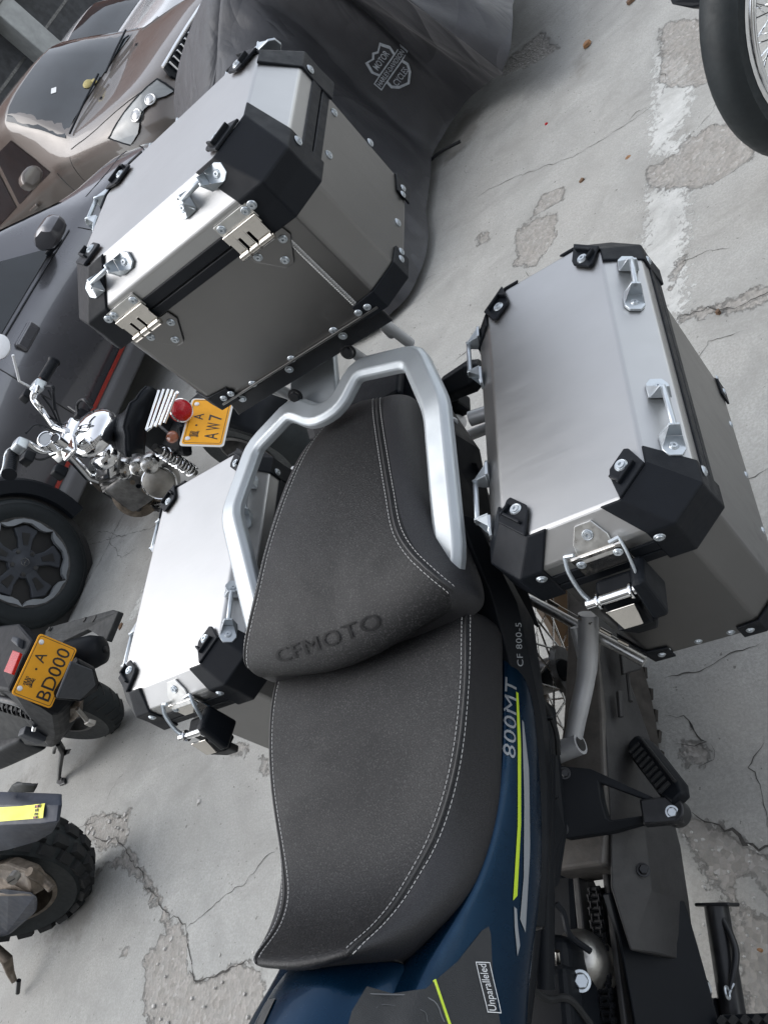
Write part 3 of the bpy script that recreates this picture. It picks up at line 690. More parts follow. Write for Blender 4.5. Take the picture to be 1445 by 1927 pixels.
    return t, dict(R0=R0, R1=R1, R2=R2, Bt=Bt, Bb=Bb, lid=lid, body=body)

def on_plane(u, v, p, n):
    d = CAM_R.T @ _ray(u, v); p = np.array(p); n = np.array(n); return CAM_B + d * (((p - CAM_B) @ n) / (d @ n))
def face_n(a, b_, c):
    n = np.cross(b_ - a, c - a); return n / np.linalg.norm(n)
def band(D, i, j):
    """sloping band of the lid between vertices i and j: a point and its outward normal"""
    a, b_, c = D['R1'][i], D['R1'][j], D['R2'][j]; n = face_n(a, b_, c); cen = sum(D['R2']) / 8
    if n @ (a - cen) < 0: n = -n
    return a, n

def latch(t, D, cx, w):
    """folding buckle on the front of a side case"""
    y = D['R1'][0][1]; zt = D['R2'][0][2]; z0 = D['R0'][0][2]
    fa, fn = band(D, 0, 1); F = frame_from(fn, (1, 0, 0)); c = fa * 0.5 + D['R2'][1] * 0.5; c[0] = cx; c = c - fn * ((c - fa) @ fn)
    lt = MB(); U, V_, N = F[:, 0], F[:, 1], F[:, 2]
    if V_[2] < 0: V_ = -V_
    c = c - V_ * 0.012
    lt.prism([c + U * a + V_ * b_ + N * 0.0005 for a, b_ in ((-w * .62, -0.020), (w * .62, -0.020), (w * .58, 0.004), (w * .28, 0.024), (-w * .28, 0.024), (-w * .58, 0.004))], N, 0.003)
    la = lt.build('latch', 'stainless_matte', t, smooth=False, bevel=0.0006, seg=1)
    rivet(la, c + V_ * 0.010 + N * 0.004, N, 1.15)
    yy = c[1]; zc = z0 - 0.008
    k = MB()                                             # side cheeks and cross plate
    k.prism([(cx - w * .85, y - .002, z0 + .028), (cx + w * .85, y - .002, z0 + .028), (cx + w * .85, y - .004, z0 - .008), (cx - w * .85, y - .004, z0 - .008)], (0, -1, 0), 0.004)
    k.build('latch_plate', 'stainless', la, smooth=False, bevel=0.001)
    for sx in (-.62, .62): rivet(la, (cx + sx * w, y - 0.0085, z0 + .018), (0, -1, 0.2), 1.0)
    for sx in (-1, 1):
        q = MB(); X = cx + sx * w * 0.92
        q.tube(bez([(X, y - .004, z0 + .036), (X + sx * .002, y - .018, z0 + .026), (X, y - .034, z0 + .004), (X - sx * .004, y - .040, z0 - .012)], 5), 0.0018, 8, flat=2.2)
        q.tube([(X, y - .003, z0 + .036), (X - sx * .012, y - .006, z0 + .037)], 0.0026, 8)
        q.build('latch_arm', 'zinc', la)
    q = MB(); q.cyl((cx - w * .95, y - .043, z0 - .010), (cx + w * .95, y - .043, z0 - .010), 0.0062, 18)
    for sx in (-.55, .55): q.torus((cx + w * sx, y - .043, z0 - .010), (1, 0, 0), 0.0075, 0.0022, 18, 8)
    q.build('latch_roller', 'chrome', la)
    q = MB(); q.box((cx, y - .026, z0 - .030), (w * 1.5, .030, .034), taper=0.9)
    q.box((cx, y - .040, z0 - .058), (w * 1.1, .034, .028), rotm('X', rad(-25)), taper=0.8)
    q.box((cx + w * .95, y - .036, z0 - .022), (w * .55, .052, .060), rotm('X', rad(-12)), taper=0.8)
    q.build('lock_housing', 'satin_black', la, smooth=False, bevel=0.006, seg=3)
    q = MB(); q.prism([(cx - w * .5, y - .052, z0 - .020), (cx + w * .45, y - .052, z0 - .020), (cx + w * .32, y - .062, z0 - .050), (cx - w * .32, y - .062, z0 - .050)], (0, -1, 0.3), 0.003)
    q.build('latch_tongue', 'stainless', la, smooth=False, bevel=0.001)
    # black tongue under the housing
    q = MB(); q.prism([(cx - w * .7, y - .045, z0 - .062), (cx + w * .7, y - .045, z0 - .062), (cx + w * .35, y - .040, z0 - .092), (cx - w * .35, y - .040, z0 - .092)], (0, -1, 0), 0.012)
    q.build('latch_grip', 'satin_black', la, smooth=False, bevel=0.003)
def rivrow(t, a, b_, k, n, s=1.0):
    for i in range(k):
        p = np.array(a) * (1 - i / max(1, k - 1)) + np.array(b_) * (i / max(1, k - 1)); rivet(t, p, n, s)

# left-hand side case (right in the picture)
tL, DL = case('side_case', 'large silver aluminium side case with black corners, right of the seat', 0.228, 0.488, -0.457, 0.026, 0.918, 0.832, 0.555,
              (0.030, 0.044, 0.012, 0.036), 0.886, 0.036, (0.022, 0.012, 0.004, 0.022), 0.034, 0.032)
p, n = band(DL, 2, 3)
for a, b_ in (((1182, 512), (1190, 560)), ((1240, 750), (1260, 825))): tie_handle(tL, on_plane(*a, p, n), on_plane(*b_, p, n), n)
for ya, yb in ((-0.10, -0.035), (-0.365, -0.30)): tie_handle(tL, (0.236, ya, 0.893), (0.236, yb, 0.893), band(DL, 6, 7)[1] * np.array([1, 1, .35]))
latch(tL, DL, 0.362, 0.036)
bxl = DL['Bt'][2][0]
rivrow(tL, (bxl, -0.40, 0.57), (bxl, 0.0, 0.57), 5, (1, 0, 0)); rivrow(tL, (bxl, -0.40, 0.815), (bxl, 0.0, 0.815), 3, (1, 0, 0))
byl = DL['Bt'][0][1]; rivrow(tL, (0.31, byl, 0.568), (0.40, byl, 0.568), 3, (0, -1, 0))
# right-hand side case (left in the picture)
tR, DR = case('side_case', 'pale lit aluminium side case half hidden behind the grab rail, left of the seat', -0.498, -0.213, -0.456, 0.004, 0.918, 0.832, 0.555,
              (0.030, 0.030, 0.006, 0.014), 0.890, 0.036, (0.024, 0.030, 0.004, 0.018), 0.034, 0.036)
p, n = band(DR, 2, 3)
tie_handle(tR, on_plane(432, 1180, p, n), on_plane(438, 1124, p, n), n); tie_handle(tR, on_plane(462, 972, p, n) + np.array([0, 0.06, 0]), on_plane(462, 972, p, n), n)
for ya, yb in ((-0.115, -0.05), (-0.36, -0.295)): tie_handle(tR, (-0.496, ya, 0.895), (-0.496, yb, 0.895), (-1, 0, .3))
latch(tR, DR, -0.350, 0.036)

# top case
tT, DT = case('top_case', 'big silver aluminium top case with hinges and black corners behind the passenger seat', -0.208, 0.219, -0.068, 0.248, 1.337, 1.236, 1.052,
              (0.038, 0.036, 0.020, 0.045), 1.292, [0.036] * 4, (0.010, 0.006, 0.004, 0.012), 0.045, 0.044, bch=[0.034, 0.034, 0.05, 0.05])
p, n = band(DT, 0, 1)
for a, b_ in (((362, 378), (398, 342)), ((192, 532), (226, 503))): tie_handle(tT, on_plane(*a, p, n), on_plane(*b_, p, n), n, 0.022)
for ya, yb in ((0.05, 0.12), ): tie_handle(tT, (-0.19, ya, 1.305), (-0.19, yb, 1.305), (-1, 0, .5))
tie_handle(tT, (-0.09, 0.246, 1.315), (-0.02, 0.246, 1.315), (0, 1, .5)); tie_handle(tT, (0.09, 0.246, 1.315), (0.16, 0.246, 1.315), (0, 1, .5))
tie_handle(tT, (-0.188, 0.15, 1.322), (-0.188, 0.21, 1.322), (-1, 0, 1.0))
yf = DT['R0'][0][1]; yb_ = DT['Bt'][0][1]
def hinge(cx):
    h = MB(); zt_, z0 = 1.292, 1.236
    h.prism([(cx - .030, yf - .0008, z0 + .050), (cx + .030, yf - .0008, z0 + .050), (cx + .030, yf - .0008, z0 + .026), (cx - .030, yf - .0008, z0 + .026)], (0, -1, 0), 0.003)
    b0 = h.build('hinge', 'stainless_matte', tT, smooth=False, bevel=0.001)
    q = MB()                                             # bright stepped leaf with slots
    for k, (a, b_) in enumerate(((-.028, -.014), (-.010, .002), (.006, .028))):
        q.prism([(cx + a, yf - .005, z0 + .028), (cx + b_, yf - .005, z0 + .028), (cx + b_, yf - .006, z0 - .004), (cx + a, yf - .006, z0 - .004)], (0, -1, 0), 0.003)
    q.prism([(cx - .030, yf - .0045, z0 + .034), (cx + .030, yf - .0045, z0 + .034), (cx + .030, yf - .0045, z0 + .020), (cx - .030, yf - .0045, z0 + .020)], (0, -1, 0), 0.0035)
    q.build('hinge_leaf', 'stainless', b0, smooth=False, bevel=0.0015, seg=3)
    q = MB()
    for a, b_ in ((-.028, -.013), (-.009, .004), (.008, .028)): q.cyl((cx + a, yf - .010, z0 - .001), (cx + b_, yf - .010, z0 - .001), 0.0056, 16)
    q.cyl((cx - .030, yf - .010, z0 - .001), (cx + .030, yf - .010, z0 - .001), 0.003, 12); q.build('hinge_pin', 'stainless', b0)
    q = MB(); q.prism([(cx - .030, yb_ - .001, z0 - .004), (cx + .034, yb_ - .001, z0 - .004), (cx + .036, yb_ - .001, z0 - .022), (cx + .010, yb_ - .001, z0 - .056), (cx - .004, yb_ - .001, z0 - .056), (cx - .032, yb_ - .001, z0 - .022)], (0, -1, 0), 0.0025)
    q.build('hinge_plate', 'aluminium_shaded', b0, smooth=False, bevel=0.001)
    for a, z in ((-.022, z0 + .042), (.022, z0 + .042)): rivet(b0, (cx + a, yf - .004, z), (0, -1, 0), 1.1)
    for a, z in ((-.022, z0 - .020), (.024, z0 - .020), (.003, z0 - .045)): rivet(b0, (cx + a, yb_ - .0038, z), (0, -1, 0), 1.1)
hinge(on_plane(455, 425, (0, yf, 0), (0, 1, 0))[0]); hinge(on_plane(252, 590, (0, yf, 0), (0, 1, 0))[0])
for u, v in ((378, 526), (248, 632), (476, 722), (549, 675), (628, 622), (528, 406), (1, 1)):
    if u > 1:
        q = on_plane(u, v, (0, yb_, 0), (0, 1, 0))
        if DT['Bt'][0][0] < q[0] < DT['Bt'][1][0] and 1.055 < q[2] < 1.232: rivet(tT, q - np.array([0, .0005, 0]), (0, -1, 0), 1.15)
bxr = DT['Bt'][2][0]
for y_, z_ in ((0.06, 1.218), (0.17, 1.218), (0.08, 1.07), (0.20, 1.14)): rivet(tT, (bxr + .0005, y_, z_), (1, 0, 0), 1.15)
# weld bead down the front
wl = MB(); xw = DT['Bt'][1][0] - 0.034
for k in range(46):
    z = 1.226 - k * 0.0036; wl.lathe([(0.0, 0.0026), (0.0030, 0.0018), (0.0044, 0.0)], (xw, yb_ - 0.0004, z), (0, -1, 0), 8)
wl.build('weld_seam', 'aluminium', tT, smooth=True)
# folded rim along the bottom front
q = MB(); q.box(((DT['Bb'][0][0] + DT['Bb'][1][0]) / 2, yb_ - 0.003, 1.0555), (DT['Bb'][1][0] - DT['Bb'][0][0] - .02, 0.005, 0.004)); q.build('bottom_rim', 'aluminium_shaded', tT, smooth=False, bevel=0.001)

# ------------------------------------------------------------------ the blue motorcycle (its own frame)
moto = thing('motorcycle', 'dark blue touring motorcycle with long black seat and silver grab rail in the foreground', 'motorcycle', (0, 0, 0), 'bike')

def seat_mesh(rows, seam_t=0.62):
    """rows: (y, seam half width, seam z, crown, edge half width, edge z, bottom half width, bottom z); y may be a (centre, seam, edge) triple"""
    out = []
    for (y, ws, zs, cr, we, ze, wb, zb) in rows:
        yc, ysm, ye = y if hasattr(y, '__len__') else (y, y, y)
        prof = [(wb, ye, zb), (we * 1.0, ye, (zb * .6 + ze * .4)), (we, ye, ze), ((we * .55 + ws * .45), ye * .55 + ysm * .45, ze * .38 + zs * .62 + .003), (ws + .006, ysm, zs - .0015), (ws - .006, ysm, zs + .0015),
                (ws * .7, yc * .45 + ysm * .55, zs + cr * .6), (ws * .35, yc * .8 + ysm * .2, zs + cr * .92), (0, yc, zs + cr)]
        out.append([(x, yy, z) for x, yy, z in prof] + [(-x, yy, z) for x, yy, z in prof[-2::-1]])
    return out
def build_seat(name, rows, label=None):
    R_ = seat_mesh(rows); m_ = MB(); m_.loft([[np.array(p) for p in r] for r in R_], caps=False, closed=False)
    n = len(R_[0])
    m_.f.append(tuple(range(n))); m_.f.append(tuple(range((len(R_) - 1) * n + n - 1, (len(R_) - 1) * n - 1, -1)))
    o = m_.build(name, 'seat_vinyl', moto, smooth=180, sub=2, label=label)
    o.data.materials.append(MATS['seat_side_vinyl'])
    for p in o.data.polygons:                               # side panels below the seams are another cloth
        c = np.array(p.center)
        if len(p.vertices) == 4:
            k = min(v % n for v in p.vertices); k2 = max(v % n for v in p.vertices)
            if k2 <= 4 or k >= n - 5: p.material_index = 1
        else: p.material_index = 1
    return o, R_
# passenger seat, rear to front: y, seam x, seam z, crown, edge x, edge z, bottom x, bottom z
PS = [((-.032, -.045, -.045), .052, .900, .006, .088, .872, .084, .850),
      ((-.058, -.075, -.070), .066, .925, .005, .108, .903, .106, .850),
      ((-.120, -.135, -.13), .080, .942, .006, .122, .920, .118, .850),
      ((-.210, -.215, -.20), .100, .951, .005, .140, .922, .136, .850),
      ((-.300, -.300, -.29), .117, .955, .004, .156, .916, .153, .848),
      ((-.360, -.365, -.36), .129, .953, .003, .169, .904, .167, .845),
      ((-.400, -.405, -.405), .145, .945, .003, .186, .884, .184, .845),
      ((-.445, -.435, -.44), .166, .931, .004, .196, .880, .190, .846),
      ((-.478, -.455, -.455), .176, .915, .003, .192, .874, .186, .848),
      ((-.497, -.468, -.462), .168, .898, .000, .176, .868, .172, .850),
      ((-.500, -.472, -.465), .158, .880, -.004, .165, .862, .160, .846)]
pseat, PR_ = build_seat('passenger_seat', PS)
RS = [((-.455, -.430, -.42), .168, .852, .002, .172, .812, .160, .755),
      ((-.500, -.475, -.46), .170, .862, .003, .170, .808, .156, .755),
      ((-.550, -.540, -.53), .168, .863, .003, .165, .803, .150, .755),
      ((-.620, -.615, -.61), .156, .860, .002, .159, .800, .143, .755),
      ((-.680, -.672, -.67), .138, .857, .001, .153, .800, .137, .755),
      ((-.735, -.722, -.72), .117, .859, .000, .146, .812, .128, .77),
      ((-.775, -.765, -.765), .096, .870, .001, .140, .838, .130, .80),
      ((-.805, -.800, -.795), .083, .890, .003, .125, .862, .115, .82),
      ((-.830, -.825, -.820), .075, .917, .005, .108, .885, .095, .84),
      ((-.848, -.842, -.838), .068, .940, .004, .092, .905, .080, .85),
      ((-.858, -.852, -.848), .058, .932, .002, .070, .900, .065, .85)]
rseat, RR_ = build_seat('rider_seat', RS)
BV_P, BV_R = bvh_of(pseat), bvh_of(rseat)
def on_seat(bv, pts, lift=0.0008):
    out = []
    for p in pts:
        pw = Vector(BIKE @ np.array(p)); h, n, i, d = bv.find_nearest(pw)
        out.append(BIKE.T @ np.array(h + n * lift))
    return out
def seam(parent, bv, ctrl, side=1):
    c = bez([np.array((side * x, y, z)) for x, y, z in ctrl], 14)
    P = on_seat(bv, c, 0.0002)
    g = MB(); g.tube(P, 0.0016, 6); g.build('seam', 'black_print', parent)
    T = [P[min(i + 1, len(P) - 1)] - P[max(i - 1, 0)] for i in range(len(P))]
    cum = np.concatenate([[0], np.cumsum([np.linalg.norm(P[i + 1] - P[i]) for i in range(len(P) - 1)])])
    for off in (-0.0062, 0.0062):
        st = MB(); s_ = 0.0
        while s_ < cum[-1] - 0.004:
            pr = []
            for q in (s_, s_ + 0.0022, s_ + 0.0044):
                i = min(np.searchsorted(cum, q, side='right') - 1, len(P) - 2); f = (q - cum[i]) / max(1e-9, cum[i + 1] - cum[i])
                p = P[i] * (1 - f) + P[i + 1] * f; t = T[i] / np.linalg.norm(T[i])
                hw, nn, _, _ = bv.find_nearest(Vector(BIKE @ p)); nb = BIKE.T @ np.array(nn); w = np.cross(nb, t); w /= np.linalg.norm(w)
                pr.append(p + w * off)
            pr = on_seat(bv, pr, 0.0004); st.tube(pr, [0.0003, 0.00052, 0.0003], 5); s_ += 0.0062
        st.build('stitching', 'thread', parent, smooth=True)
PSEAM = [(.045, -.045, .905), (.060, -.075, .927), (.078, -.135, .943), (.098, -.215, .953), (.116, -.300, .957), (.128, -.365, .955), (.145, -.405, .947), (.166, -.435, .932), (.184, -.458, .905)]
RSEAM = [(.172, -.455, .868), (.168, -.540, .865), (.156, -.615, .862), (.138, -.672, .858), (.117, -.722, .86), (.096, -.765, .871), (.083, -.800, .892), (.075, -.825, .918), (.066, -.845, .943)]
for sd_ in (1, -1): seam(pseat, BV_P, PSEAM, sd_); seam(rseat, BV_R, RSEAM, sd_)
# pressed lettering on the front roll of the passenger seat
ts = text2d('CFMOTO', 0.0185, 0.0, 1.6, 1.12)
c0 = Bq(628, 1183, .905); e1 = Bq(716, 1143, .905) - Bq(540, 1215, .905); e1[2] = 0
tx_ = MB()
decal('pressed_lettering', 'pressed_vinyl', pseat, BV_P, [ts], c0, (1, 0.0, 0), (0, .55, .83), lift=0.0024, edge=0.003, reach=0.05)

# grab rail: a flat cast bar swept along its centre line
def sweep(name, mat, pts, w, h, parent, closed=False, up=(0, 0, 1), bevel=0.005, tilt=None, n=6, lab=None):
    P = bez(pts, n, closed); rings = []; m_ = len(P); up = np.array(up, float)
    for i in range(m_):
        t = (P[(i + 1) % m_] - P[i - 1]) if closed else (P[min(i + 1, m_ - 1)] - P[max(i - 1, 0)]); t /= np.linalg.norm(t)
        s_ = np.cross(t, up); s_ /= np.linalg.norm(s_); u = np.cross(s_, t)
        f = i / (m_ - 1); ww = w(f) if callable(w) else w; hh = h(f) if callable(h) else h
        rings.append([P[i] + s_ * a * ww / 2 + u * b_ * hh / 2 for a, b_ in ((-1, -.7), (1, -.7), (1, .35), (.62, 1), (-.62, 1), (-1, .35))])
    m2 = MB(); m2.loft(rings, caps=not closed)
    return m2.build(name, mat, parent, smooth=35, bevel=bevel, seg=2, label=lab)
half = [(.146, -.425, .872), (.174, -.392, .900), (.2030, -.205, .965), (.166, -.086, .968), (.068, -.062, .982), (.022, -.099, .968)]
path = [np.array(p) for p in half] + [np.array((-x, y, z)) for x, y, z in half[::-1]]
def soften(P, r):
    out = [P[0]]
    for i in range(1, len(P) - 1):
        a, b_, c = P[i - 1], P[i], P[i + 1]; da, dc = (a - b_), (c - b_); la, lc = np.linalg.norm(da), np.linalg.norm(dc); da /= la; dc /= lc; q = min(r, la * .4, lc * .4)
        p0, p2 = b_ + da * q, b_ + dc * q
        for t in (0, .33, .67, 1): out.append((1 - t) ** 2 * p0 + 2 * t * (1 - t) * b_ + t * t * p2)
    return out + [P[-1]]
wf = lambda f: .042 + .012 * max(0, 1 - min(f, 1 - f) / .12)
rail = sweep('grab_rail', 'silver_cast', soften(path, .020), wf, 0.022, moto, n=1, bevel=0.0022)
m_ = MB(); m_.prism([(-.022, -.095, .962), (.014, -.095, .962), (.012, .03, .985), (-.085, .03, .985), (-.085, -.03, .975)], (0, 0, 1), -0.014)
m_.build('rail_bridge', 'silver_cast', rail, smooth=False, bevel=0.004)
# small letters cast into the right hand bar of the rail
# tail and the tray behind the seat
m_ = MB(); m_.loft([[np.array(p) for p in r] for r in (
    [(-.085, .06, .82), (-.075, .06, .868), (.075, .06, .868), (.085, .06, .82)],
    [(-.110, -.02, .79), (-.095, -.02, .872), (.095, -.02, .872), (.110, -.02, .79)],
    [(-.150, -.12, .77), (-.130, -.12, .868), (.130, -.12, .868), (.150, -.12, .77)],
    [(-.168, -.30, .765), (-.155, -.30, .855), (.155, -.30, .855), (.168, -.30, .765)],
    [(-.165, -.42, .75), (-.150, -.42, .832), (.150, -.42, .832), (.165, -.42, .75)])])
m_.build('tail_panel', 'satin_black', moto, smooth=False, bevel=0.006, seg=3)
m_ = MB(); m_.prism([(-.06, -.04, .873), (.075, -.04, .873), (.078, .03, .873), (.065, .055, .873), (-.06, .055, .873)], (0, 0, 1), 0.018)
m_.build('tail_cover', 'black_plastic', moto, smooth=False, bevel=0.006)
# side panels under the grab rail, running down towards the foot peg
for sx in (1, -1):
    m_ = MB(); rows = []
    for y, xo, zt_, zb_ in ((-.30, .170, .855, .800), (-.36, .184, .850, .760), (-.42, .194, .825, .715), (-.48, .192, .795, .705), (-.56, .190, .762, .695), (-.64, .186, .752, .69), (-.72, .180, .748, .70), (-.80, .170, .75, .71)):
        kk = .056 * max(0.0, min(1.0, (-y - .34) / .20))
        rows.append([(lambda q: (q + (q - CAM_B) * kk) * np.array([sx, 1, 1]))(np.array(p, float)) for p in (((xo - .055), y, zt_ + .004), ((xo - .008), y, zt_), ((xo + .004), y, zt_ * .6 + zb_ * .4), ((xo - .004), y, zb_ + .01), ((xo - .022), y, zb_))])
    m_.loft(rows, caps=False, closed=False)
    o = m_.build('side_panel', 'satin_black', moto, smooth=35, solid=0.004, bevel=0.003, label='black side panel below the seat')
    if sx == 1: side_panel = o
# blue bodywork: band wrapping the seat and side fairing
def fairing(sx):
    rows = []
    for y, x0, z0, x1, z1, x2, z2, x3, z3, x4, z4 in (
        (-.475, .176, .795, .181, .796, .185, .790, .1865, .784, .186, .778),
        (-.510, .176, .797, .183, .799, .192, .785, .1945, .770, .193, .755),
        (-.560, .172, .800, .181, .804, .193, .787, .1965, .768, .193, .745),
        (-.630, .166, .803, .178, .810, .192, .790, .1960, .768, .191, .741),
        (-.700, .159, .812, .173, .822, .189, .797, .1945, .770, .188, .742),
        (-.760, .147, .832, .164, .843, .184, .808, .1905, .776, .184, .748),
        (-.805, .128, .860, .150, .868, .178, .818, .1860, .784, .179, .758),
        (-.850, .098, .898, .130, .894, .171, .830, .1800, .792, .173, .768),
        (-.900, .075, .930, .118, .915, .166, .845, .1750, .800, .168, .776),
        (-.980, .070, .960, .122, .935, .168, .856, .1780, .806, .170, .780),
        (-1.10, .075, .975, .130, .945, .174, .864, .1840, .810, .176, .782)):
        kk = .056 * max(0.0, min(1.0, (y + .93) / .10))
        q5 = [np.array((x, y, z)) for x, z in ((x0 - .012, z0 - .02), (x0, z0), (x1, z1), (x1 + .004, z1 - .004), (x2, z2), (x3, z3), (x4, z4), (x4 - .012, z4 - .012))]
        q5 = [p + (p - CAM_B) * kk for p in q5]; rows.append([p * np.array([sx, 1, 1]) for p in q5])
    m_ = MB(); m_.loft(rows, caps=False, closed=False)
    return m_.build('side_fairing', 'blue_paint', moto, smooth=60, solid=0.003, sub=2, label='blue side fairing with lime and grey stripes' if sx == 1 else None)
FL = fairing(1); FR = fairing(-1); BV_F = bvh_of(FL)
NX = (0, 0.985, -0.05); 
def fl(u, v, lift=0.001):                                 # spot on the left fairing under photo position (u, v)
    d = ROW.T @ _ray(u, v); h, n, i, dd = BV_F.ray_cast(Vector(CAM_W), Vector(d).normalized())
    return None if h is None else BIKE.T @ np.array(h + n * lift)
def strip(name, mat, quadpix, k=14, parent=FL):
    """stripe whose two long edges are given in the photo, laid on the fairing"""
    A, B_ = quadpix; m2 = MB(); rows = []
    def samp(P_, t):
        P_ = [np.array(q, float) for q in P_]; L = [0]
        for i in range(len(P_) - 1): L.append(L[-1] + np.linalg.norm(P_[i + 1] - P_[i]))
        s_ = t * L[-1]; i = max(0, min(len(P_) - 2, int(np.searchsorted(L, s_, side='right') - 1))); f = (s_ - L[i]) / (L[i + 1] - L[i]); return P_[i] * (1 - f) + P_[i + 1] * f
    for q in range(k + 1):
        a, b_ = fl(*samp(A, q / k)), fl(*samp(B_, q / k))
        if a is None or b_ is None: continue
        c_ = fl(*((samp(A, q / k) + samp(B_, q / k)) / 2)); rows.append([a, c_ if c_ is not None else (a + b_) / 2, b_])
    if len(rows) > 1: m2.loft(rows, caps=False, closed=False); return m2.build(name, mat, parent, smooth=60)
strip('lime_stripe', 'lime', ([(970, 1302), (973, 1400), (973, 1550), (964, 1695)], [(974, 1305), (979, 1400), (979, 1550), (972, 1686)]))
strip('grey_stripe', 'silver_decal', ([(981, 1355), (985, 1500), (984, 1650), (977, 1730)], [(984, 1360), (994, 1450), (996, 1600), (987, 1755)]))
strip('grey_stripe', 'silver_decal', ([(966, 1706), (967, 1745), (972, 1800)], [(971, 1711), (973, 1745), (977, 1780)]))
pa, pb = fl(962, 1424), fl(965, 1278)
if pa is not None and pb is not None:
    d_ = pb - pa; up_ = np.array([-.25, 0, 1.0])
    L_ = np.linalg.norm(d_); vs, fs = text2d('800MT', 0.0155, 0.0006, 1.0, 1.05); vs[:, 0] *= L_ / (vs[:, 0].max() - vs[:, 0].min()); vs[:, 0] += 0.18 * vs[:, 1]
    decal('lettering', 'silver_decal', FL, BV_F, [(vs, fs)], fl(960, 1349), d_, up_, lift=0.001, edge=0.012)
BV_S = bvh_of(side_panel)
def sp(u, v):
    d = ROW.T @ _ray(u, v); h, n, i, dd = BV_S.ray_cast(Vector(CAM_W), Vector(d).normalized())
    return None if h is None else BIKE.T @ np.array(h)
pa, pb = sp(978, 1254), sp(974, 1172)
if pa is not None and pb is not None:
    d_ = pb - pa; vs, fs = text2d('CF 800-5', 0.010, 0.0003, 1.0, 1.1); vs[:, 0] *= np.linalg.norm(d_) / (vs[:, 0].max() - vs[:, 0].min())
    decal('lettering', 'silver_decal', side_panel, BV_S, [(vs, fs)], (pa + pb) / 2, d_, (-.1, 0, 1), lift=0.001, edge=0.01)
# fuel tank behind the lower picture edge: blue saddle with dark grey inlays
def tank():
    rows = []
    for y, zc, hw, ze, cr in ((-.842, .905, .085, .862, .0), (-.862, .930, .090, .872, .0), (-.90, .950, .100, .895, .0), (-.96, .972, .112, .915, .0), (-1.04, .990, .125, .93, .0), (-1.12, 1.0, .135, .93, 0)):
        prof = []
        for t in np.linspace(-1, 1, 13):
            a = abs(t); prof.append(np.array((t * hw, y, zc - (zc - ze) * (a ** 2.6) + 0.0)))
        rows.append(prof)
    m2 = MB(); m2.loft(rows, caps=False, closed=False)
    return m2.build('fuel_tank', 'blue_paint', moto, smooth=60, solid=0.003, sub=1)
TK = tank(); BV_T = bvh_of(TK)
def tkp(u, v, bvs):
    d = ROW.T @ _ray(u, v); best = None
    for b_, par in bvs:
        h, n, i, dd = b_.ray_cast(Vector(CAM_W), Vector(d).normalized())
        if h is not None and (best is None or dd < best[0]): best = (dd, BIKE.T @ np.array(h + n * 0.0016), par)
    return best
def patch(name, mat, poly, parent, bvs=None, edge=22, lab=None):
    """inlay with the outline seen in the photo, laid on the bodywork"""
    poly = np.array(poly, float); V, F = refine(np.concatenate([poly, np.zeros((len(poly), 1))], 1), [tuple(range(len(poly)))], edge)
    out = []; ok = []
    for p in V:
        r = tkp(p[0], p[1], bvs); ok.append(r is not None); out.append(r[1] if r else np.zeros(3))
    F = [f for f in F if all(ok[i] for i in f) and max(np.linalg.norm(out[f[a]] - out[f[a - 1]]) for a in range(3)) < 0.09]
    if not F: print('no patch', name); return
    m2 = MB(); m2.add(out, F); return m2.build(name, mat, parent, smooth=60, label=lab)
bb = [(BV_F, FL), (BV_T, TK)]
patch('tank_inlay', 'tank_inlay', [(690, 1858), (740, 1872), (800, 1862), (860, 1810), (905, 1752), (918, 1744), (922, 1760), (926, 1850), (950, 1990), (640, 1990), (662, 1905)], FL, bb, lab='dark grey rubber inlay with a lime line')
patch('tank_inlay', 'tank_inlay', [(488, 1822), (556, 1806), (520, 1880), (470, 1990), (330, 1990), (400, 1910)], TK, bb)
def pline(name, mat, pts, w, parent):
    P_ = []
    for u, v in pts:
        r = tkp(u, v, bb)
        if r: P_.append(r[1])
    if len(P_) > 1:
        m2 = MB(); m2.tube(bez(P_, 6), w, 6, flat=0.4); m2.build(name, mat, parent)
pline('lime_line', 'lime', [(816, 1846), (824, 1870), (834, 1900), (846, 1935)], 0.0022, FL)
for l in ([(696, 1872), (806, 1880), (835, 1925)], [(708, 1898), (720, 1892), (792, 1902), (804, 1925)]): pline('inlay_groove', 'pad_line', l, 0.0006, FL)
pa, pb = tkp(928, 1908, bb), tkp(906, 1812, bb)
if pa and pb:
    d_ = pb[1] - pa[1]; L_ = np.linalg.norm(d_); vs, fs = text2d('Unparalleled', 0.012, 0.0005, 1.0, 1.0); vs[:, 0] *= L_ * .92 / (vs[:, 0].max() - vs[:, 0].min())
    sh = [(vs, fs)] + rect_line(-L_ / 2, -.0085, L_ / 2, .0085, .0009)
    decal('lettering', 'white_print', FL, BV_F, sh, (pa[1] + pb[1]) / 2, d_, (-.4, 0, 1), lift=0.0026, edge=0.012)

